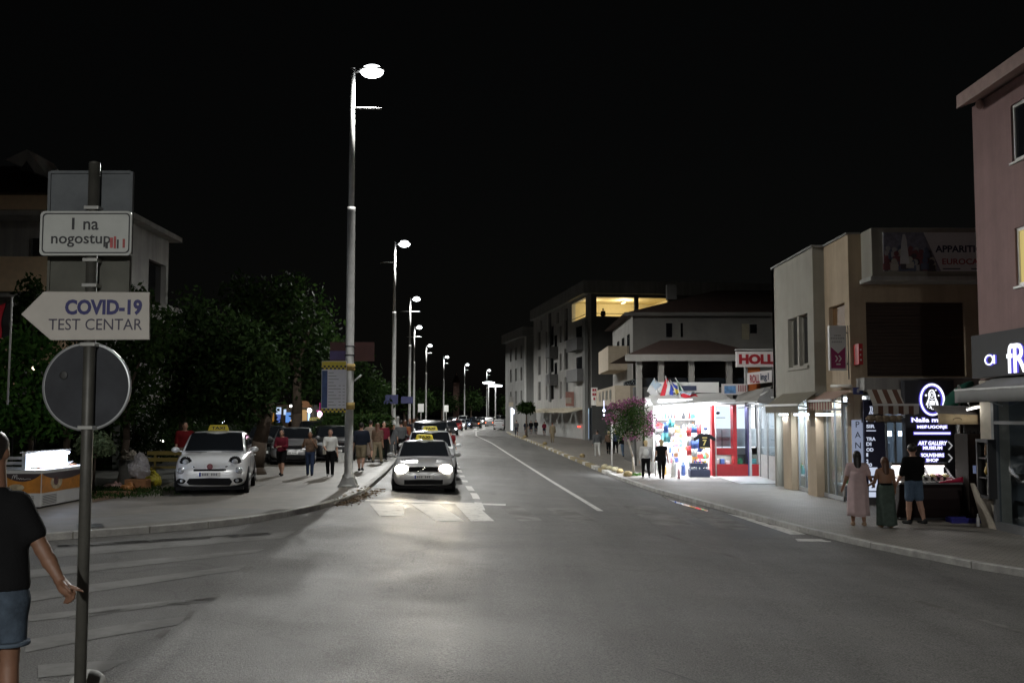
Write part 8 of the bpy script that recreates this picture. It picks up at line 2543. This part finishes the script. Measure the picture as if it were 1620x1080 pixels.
sack('rubbish_bag', 237, 771, [('e', np.array([0, 0, .2]), (.3, .26, .23)), ('e', np.array([.02, 0, .38]), (.12, .12, .12))], PLY, 'yellow rubbish bag slumped beside the box')
sack('rubbish_bag', 203, 777, [('e', np.array([0, 0, .09]), (.17, .14, .1)), ('e', np.array([.08, 0, .14]), (.08, .08, .1))], PLO, 'small orange bag lying before the litter bin')
sack('rubbish_bag', 182, 774, [('e', np.array([0, 0, .07]), (.28, .2, .09)), ('e', np.array([-.2, .1, .06]), (.16, .14, .07))], mat('plastic_pink', (.4, .25, .22), .5, var=.4), 'crumpled pinkish bag on the grass by the bin')
sack('rubbish_bag', 232, 762, [('e', np.array([0, 0, .2]), (.12, .12, .2)), ('e', np.array([0, 0, .42]), (.08, .08, .1))], mat('plastic_pale_blue', (.35, .38, .45), .4, var=.2), 'slim pale blue bag between the white and yellow bags')
# yellow bench behind the white taxi
bp_ = G(262, 762)
t = empty('bench', bp_); tag(t, 'yellow wooden bench half hidden by the white taxi', 'bench')
YW = mat('yellow_paint', (.2, .15, .03), .6, var=.2)
for dx in (-.55, .75):
    MB().box(bp_.x + dx, bp_.x + dx + .1, bp_.y - .2, bp_.y + .3, bp_.z, bp_.z + .42).build('leg', YW, t)
b = MB()
for k in range(3): b.box(bp_.x - .7, bp_.x + 1.0, bp_.y - .2 + k * .18, bp_.y - .06 + k * .18, bp_.z + .42, bp_.z + .46)
b.build('seat', YW, t)
b = MB()
for k in range(2): b.box(bp_.x - .7, bp_.x + 1.0, bp_.y + .34, bp_.y + .37, bp_.z + .6 + k * .2, bp_.z + .72 + k * .2)
b.box(bp_.x - .5, bp_.x - .44, bp_.y + .375, bp_.y + .42, bp_.z, bp_.z + .92)
b.build('backrest', YW, t)
# dark park ground, back hedge
b = MB(); ps = [(-10.6, 27.2), (-10.0, 30), (-10.9, 36), (-12.5, 44), (-13, 58), (-60, 58), (-60, 26.6), (-14, 26.6)]
b.poly([(x, y, PAVE_L + .008) for x, y in ps]); o = b.build('park_ground', mat('park_soil', (.02, .022, .012), .95, var=.5, scale=1.5, bump=.4), fix=False)
tag(o, 'dark earth and thin grass under the park trees', 'ground', kind='structure')
b = MB(); b.poly([(x, y, PAVE_L + .004) for x, y in [(-10.62, 27.05), (-9.98, 29.9), (-9.85, 30), (-10.45, 26.95)]]); 
hb_ = empty('hedge', (-24, 54, PAVE_L)); tag(hb_, 'long dark hedge closing the park behind the trees', 'hedge')
leaves('foliage', LEAF[0], hb_, [((-13 - 2.2 * k, 54 + .3 * (k % 2), 1.0), (1.5, .9, 1.25)) for k in range(12)], 7000, .24, 60)
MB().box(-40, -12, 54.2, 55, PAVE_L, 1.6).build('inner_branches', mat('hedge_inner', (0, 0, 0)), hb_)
hs_ = empty('hedge', (-19, 38, PAVE_L)); tag(hs_, 'added dark shrubs darkening the foot of the balcony house', 'hedge')  # shrubs added to darken the lit house wall behind them
leaves('foliage', LEAF[0], hs_, [((-15.2 - 1.7 * k, 38.2 + .4 * (k % 2), 1.3), (1.25, .9, 1.5 + .3 * (k % 3))) for k in range(9)] + [((-15.0, 40.2 + 1.7 * k, 1.4), (.8, 1.2, 1.6)) for k in range(6)], 9500, .22, 61)
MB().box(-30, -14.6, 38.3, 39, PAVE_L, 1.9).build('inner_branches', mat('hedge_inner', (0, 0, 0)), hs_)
kb = MB().box(-11.2, -9.7, 26.62, 26.75, PAVE_L - .05, PAVE_L + .1)
tag(kb.build('kerb', mat('brown_edging', (.2, .11, .06), .8, var=.3), bevel=.01), 'brown edging stone at the end of the grass', 'kerb', kind='structure')

# ------------------------------------------------------------------ boards on the first lamp post
LP0 = LAMPS[0].location
tb = empty('taxi_price_board', P(530, 650, LP0.y - .22))
tag(tb, 'yellow and black chequered taxi price board strapped to the lamp post', 'board')
BY = LP0.y - .2
a, c = P(508, 652, BY), P(548, 571, BY)
W_ = c.x - a.x
MB().box(a.x, c.x, BY, BY + .05, a.z, c.z).build('board', mat('board_white', (.72, .72, .78), .5, var=.04), tb, bevel=.01)
def bb(name, u0, u1, py1_, py0_, m_, d=.004):
    z0_, z1_ = P(520, py1_, BY).z, P(520, py0_, BY).z
    return MB().box(a.x + W_ * u0, a.x + W_ * u1, BY - d, BY - .0005, z0_, z1_).build(name, m_, tb)
bb('yellow_header', .01, .99, 578, 571.5, TAXIY)
bb('blue_column', .02, .24, 645, 586, mat('board_blue', (.04, .08, .22), .5, var=.4, scale=5))
ck1, ck2 = MB(), MB()
for rows, py0_ in ((2, 578), (2, 646)):
    for r_i in range(rows):
        for k in range(12):
            z1_, z0_ = P(520, py0_ + r_i * 3.1, BY).z, P(520, py0_ + (r_i + 1) * 3.1, BY).z
            (ck1 if (k + r_i) % 2 else ck2).box(a.x + W_ * k / 12, a.x + W_ * (k + 1) / 12, BY - .004, BY - .0005, z0_, z1_)
ck1.build('black_chequer', INK, tb); ck2.build('yellow_chequer', TAXIY, tb)
ln = MB()
for k in range(11):
    z = P(520, 590 + k * 5.1, BY).z
    ln.box(a.x + W_ * .28, a.x + W_ * (.5 + .1 * ((k * 7) % 3)), BY - .003, BY - .0005, z, z + .018)
    if k > 3:
        ln.box(a.x + W_ * .7, a.x + W_ * .79, BY - .003, BY - .0005, z, z + .018).box(a.x + W_ * .86, a.x + W_ * .95, BY - .003, BY - .0005, z, z + .018)
ln.build('price_lines', mat('grey_ink', (0, 0, 0)), tb)
for py in (581, 642):
    z = P(553, py, LP0.y).z
    MB().lathe([(.155, z - .1), (.155, z + .1)], (LP0.x, LP0.y, 0), n=16).build('yellow_strap', mat('strap_yellow', (.35, .25, .08), .7, var=.3), tb)
ds = empty('direction_sign', P(556, 572, LP0.y + .2)); tag(ds, 'wide brown direction sign with a violet strip behind the lamp post', 'sign')
DY = LP0.y + .2
a, c = P(522, 570, DY), P(592, 541, DY)
MB().box(a.x, c.x, DY, DY + .04, P(540, 571, DY).z, c.z).build('brown_panel', mat('sign_brown', (.09, .025, .02), .5, var=.15), ds)
MB().box(a.x, P(549, 560, DY).x, DY - .012, DY - .001, P(540, 569, DY).z, P(540, 555, DY).z).build('violet_panel', mat('sign_violet', (.1, .07, .2), .5, var=.2), ds)
for py in (548, 562):
    z = P(553, py, LP0.y).z
    MB().lathe([(.15, z - .02), (.15, z + .02)], (LP0.x, LP0.y, 0), n=14).box(LP0.x - .1, LP0.x + .1, LP0.y + .1, DY, z - .02, z + .02).build('clamp', DARK_M, ds)
fs_ = P(566, 596, LP0.y - .1)
o = MB().tube((LP0.x + .12, LP0.y, fs_.z - .12), (LP0.x + .34, LP0.y, fs_.z + .06), .025)
tag(o.build('flag_holder', GALV), 'short slanting flag holder tube on the lamp post', 'holder')
# little plates on the next poles
for i, (lpn, py, w, h_, lab) in enumerate(((1, 631.5, .55, .26, 'small blue street plate on the second lamp post'), (2, 632.5, .7, .3, 'dark blue street plate on the third lamp post'))):
    q0 = LAMPS[lpn].location; z = P(600, py, q0.y).z
    t = empty('street_plate', (q0.x, q0.y - .2, z)); tag(t, lab, 'plate')
    MB().box(q0.x - w, q0.x + w * .5, q0.y - .24, q0.y - .2, z - h_, z + h_).build('plate', mat('plate_blue', (.06, .07, .22), .5, var=.1), t)
    MB().lathe([(.16, z - .05), (.16, z + .05)], (q0.x, q0.y, 0), n=12).box(q0.x - .06, q0.x + .06, q0.y - .2, q0.y - .1, z - .05, z + .05).build('clamp', GALV_D, t)
for px, py, Y, lab in ((666, 645, 100, 'small white sign on a thin post beyond the third lamp'), (706, 646, 130, 'small white sign on a thin post beyond the sixth lamp')):
    p = P(px, py, Y)
    t = empty('roadside_sign', (p.x, Y, PAVE_L)); tag(t, lab, 'sign')
    MB().tube((p.x, Y, PAVE_L), (p.x, Y, p.z + .3), .04, n=6).build('post', GALV, t)
    MB().box(p.x - .28, p.x + .28, Y - .06, Y - .03, p.z - .4, p.z + .4).build('plate', WHITE_P, t, bevel=.02)
# white post, painted stones by the flowering tree
wp = G(968, 742)
t = empty('white_post', wp); tag(t, 'slim white post with a round lit top among painted stones', 'post')
ztop_ = P(969, 668, wp.y).z
MB().tube(wp, (wp.x + .02, wp.y, ztop_), .045, n=10).build('shaft', mat('white_paint', (.7, .7, .7), .5), t)
MB().ball((wp.x + .02, wp.y, ztop_ + .03), (.09, .09, .09), 10, 7).build('top_ball', mat('white_ball', (.85, .85, .85), .4), t)
STN = [mat('stone_pale', (.5, .45, .3), .85, var=.3, scale=9, bump=.4), mat('stone_yellow', (.3, .23, .11), .85, var=.3, scale=9, bump=.4)]
for i, (px, py, r, m_) in enumerate(((957, 741, .16, 0), (965, 743, .15, 0), (973, 745, .16, 0), (981, 748, .15, 1), (993, 753, .17, 1), (921, 723, .16, 1), (830, 692, .2, 1), (862, 703, .18, 1))):
    p = G(px, py)
    b = MB().ball((p.x, p.y, p.z + r * .55), (r * 1.1, r, r * .75), 12, 8)
    rs = random.Random(i)
    b.v = [(x + rs.uniform(-.02, .02), y + rs.uniform(-.02, .02), z + rs.uniform(-.02, .02)) for x, y, z in b.v]
    tag(b.build('painted_stone', STN[m_]), ['pale stone furthest along the row by the white post', 'pale stone at the foot of the white post', 'pale stone just past the white post', 'yellowish stone before the last of the row', 'large yellow stone beside the flowering tree', 'lone yellow stone further up the shop kerb', 'yellow stone at the far bend of the kerb', 'yellow stone on the far painted kerb'][i], 'stone', 'painted stones along the kerb')
# German flag at the edge of the frame
flag('black red and yellow flag hanging at the edge by the trees', [(18, 474), (16, 530), (-30, 545), (-14, 488)], [mat('flag_black', (.01, .01, .01), .7, var=0), FR, FY], 22, ((19, 470), (12, 640)), 'v')
# lit stalls beyond the parked cars
ls = empty('lit_stall', P(470, 690, 62)); tag(ls, 'warm lit souvenir stall glowing behind the parked cars', 'stall')
LY_ = 62.0
def lit(name, xa, xb, ya, yb, m_, d=0):
    a, c = P(xa, yb, LY_), P(xb, ya, LY_)
    return MB().box(a.x, c.x, LY_ - .06 - d, LY_ - d, a.z, c.z).build(name, m_, ls)
lit('ochre_post', 429, 434, 641, 668, emis('ochre_glow', (.5, .25, .05), .5))
lit('poster', 437, 445, 644, 655, emis('poster_glow', (.6, .75, 1), .9)); lit('poster', 438, 444, 655, 668, emis('poster_blue', (.12, .2, .6), .7))
lit('poster', 449, 453, 647, 656, emis('poster_glow', (0, 0, 0), 1)); lit('poster', 452, 460, 652, 668, emis('poster_blue2', (.15, .35, .85), .8))
lit('back_wall', 470, 486, 648, 676, emis('warm_wall', (.8, .5, .22), .55)); lit('counter', 459, 470, 664, 678, emis('warm_counter', (1, .66, .3), .9))
lit('side_strip', 468, 470.5, 656, 668, emis('poster_glow', (0, 0, 0), 1)); lit('neon_post', 487.5, 491, 653, 676, emis('neon_blue', (.5, .7, 1), 1.6), .1)
lit('sign_board', 478, 493, 634, 644, emis('sign_warm', (.4, .2, .1), .35))
MB().box(P(428, 690, LY_).x, P(496, 690, LY_).x, LY_ + .02, LY_ + 2, PAVE_L, P(470, 640, LY_).z).build('stall_body', mat('stall_dark', (.03, .025, .02), .8), ls)
for px, py, r in ((489.5, 649, .14), (464, 651, .08), (460, 642, .07)):
    p = P(px, py, LY_ - .3); MB().ball(p, (r, r, r), 10, 7).build('bulb', emis('bulb_white', (1, .97, .95), 8), ls)
lamp_light('stall_light', 'POINT', ls, P(472, 655, LY_ - 1.2), 60, (1, .75, .45), .2)
pk = empty('pink_lamp', P(506, 655, 60)); tag(pk, 'glowing pink lantern below the taxi price board', 'lantern')
p = P(506, 655, 60); MB().ball(p, (.14, .14, .2), 10, 7).build('lantern_body', emis('pink_core', (1, .65, .85), 4), pk)
MB().lathe([(.2, -.02), (.22, .0), (.2, .02)], (p.x, p.y, p.z + .2), n=12).tube(p, p + Vector((0, 0, .8)), .01).build('lantern_frame', emis('pink_edge', (.9, .08, .4), .9), pk)
for i, (px, py, Y, c, nm) in enumerate(((253, 675, 48, (1, .85, .6), 'warm small park light highest behind the yellow bench'), (252, 685, 48, (1, .9, .7), 'warm park light in the middle behind the yellow bench'), (256, 697.5, 46, (1, 1, .95), 'bright round park light lowest behind the yellow bench'), (353, 667, 50, (.8, .85, 1), 'small white light above the white taxi roof'),
                                            (19, 600, 34, (1, .7, .35), 'orange light glinting through the tree by the freezer'), (55, 582, 34, (1, .85, .6), 'tiny warm light in the tree behind the round sign'), (212, 557, 40, (.9, .95, 1), 'tiny white light in the tree beside the arrow sign'), (735, 609, 230, (1, 1, 1), 'tiny white light on the far dark tower'))):
    p = P(px, py, Y)
    t = empty('park_light', p); tag(t, nm, 'light', 'small lights glinting through the trees')
    MB().ball(p, (.09, .09, .07) if i != 4 else (.16, .1, .04), 8, 6).build('bulb', emis('park_bulb_%d' % i, c, 6), t)
    MB().tube((p.x, p.y + .15, PAVE_L), (p.x, p.y + .15, p.z + .1), .03, n=6).build('stand', DARK_M, t)
# dim far tower
tw = empty('far_tower', P(722, 640, 260)); tag(tw, 'dim slim tower beyond the bend of the street', 'tower')
a, c = P(717, 650, 260), P(726, 605, 260)
MB().box(a.x, c.x, 260, 262, 0, c.z).build('shaft', mat('tower_plaster', (.2, .12, .1), .9), tw)
MB().lathe([(1.1, c.z), (.05, c.z + 2.4)], ((a.x + c.x) / 2, 261, 0), n=4, smooth=False).build('roof', TILE_D, tw)
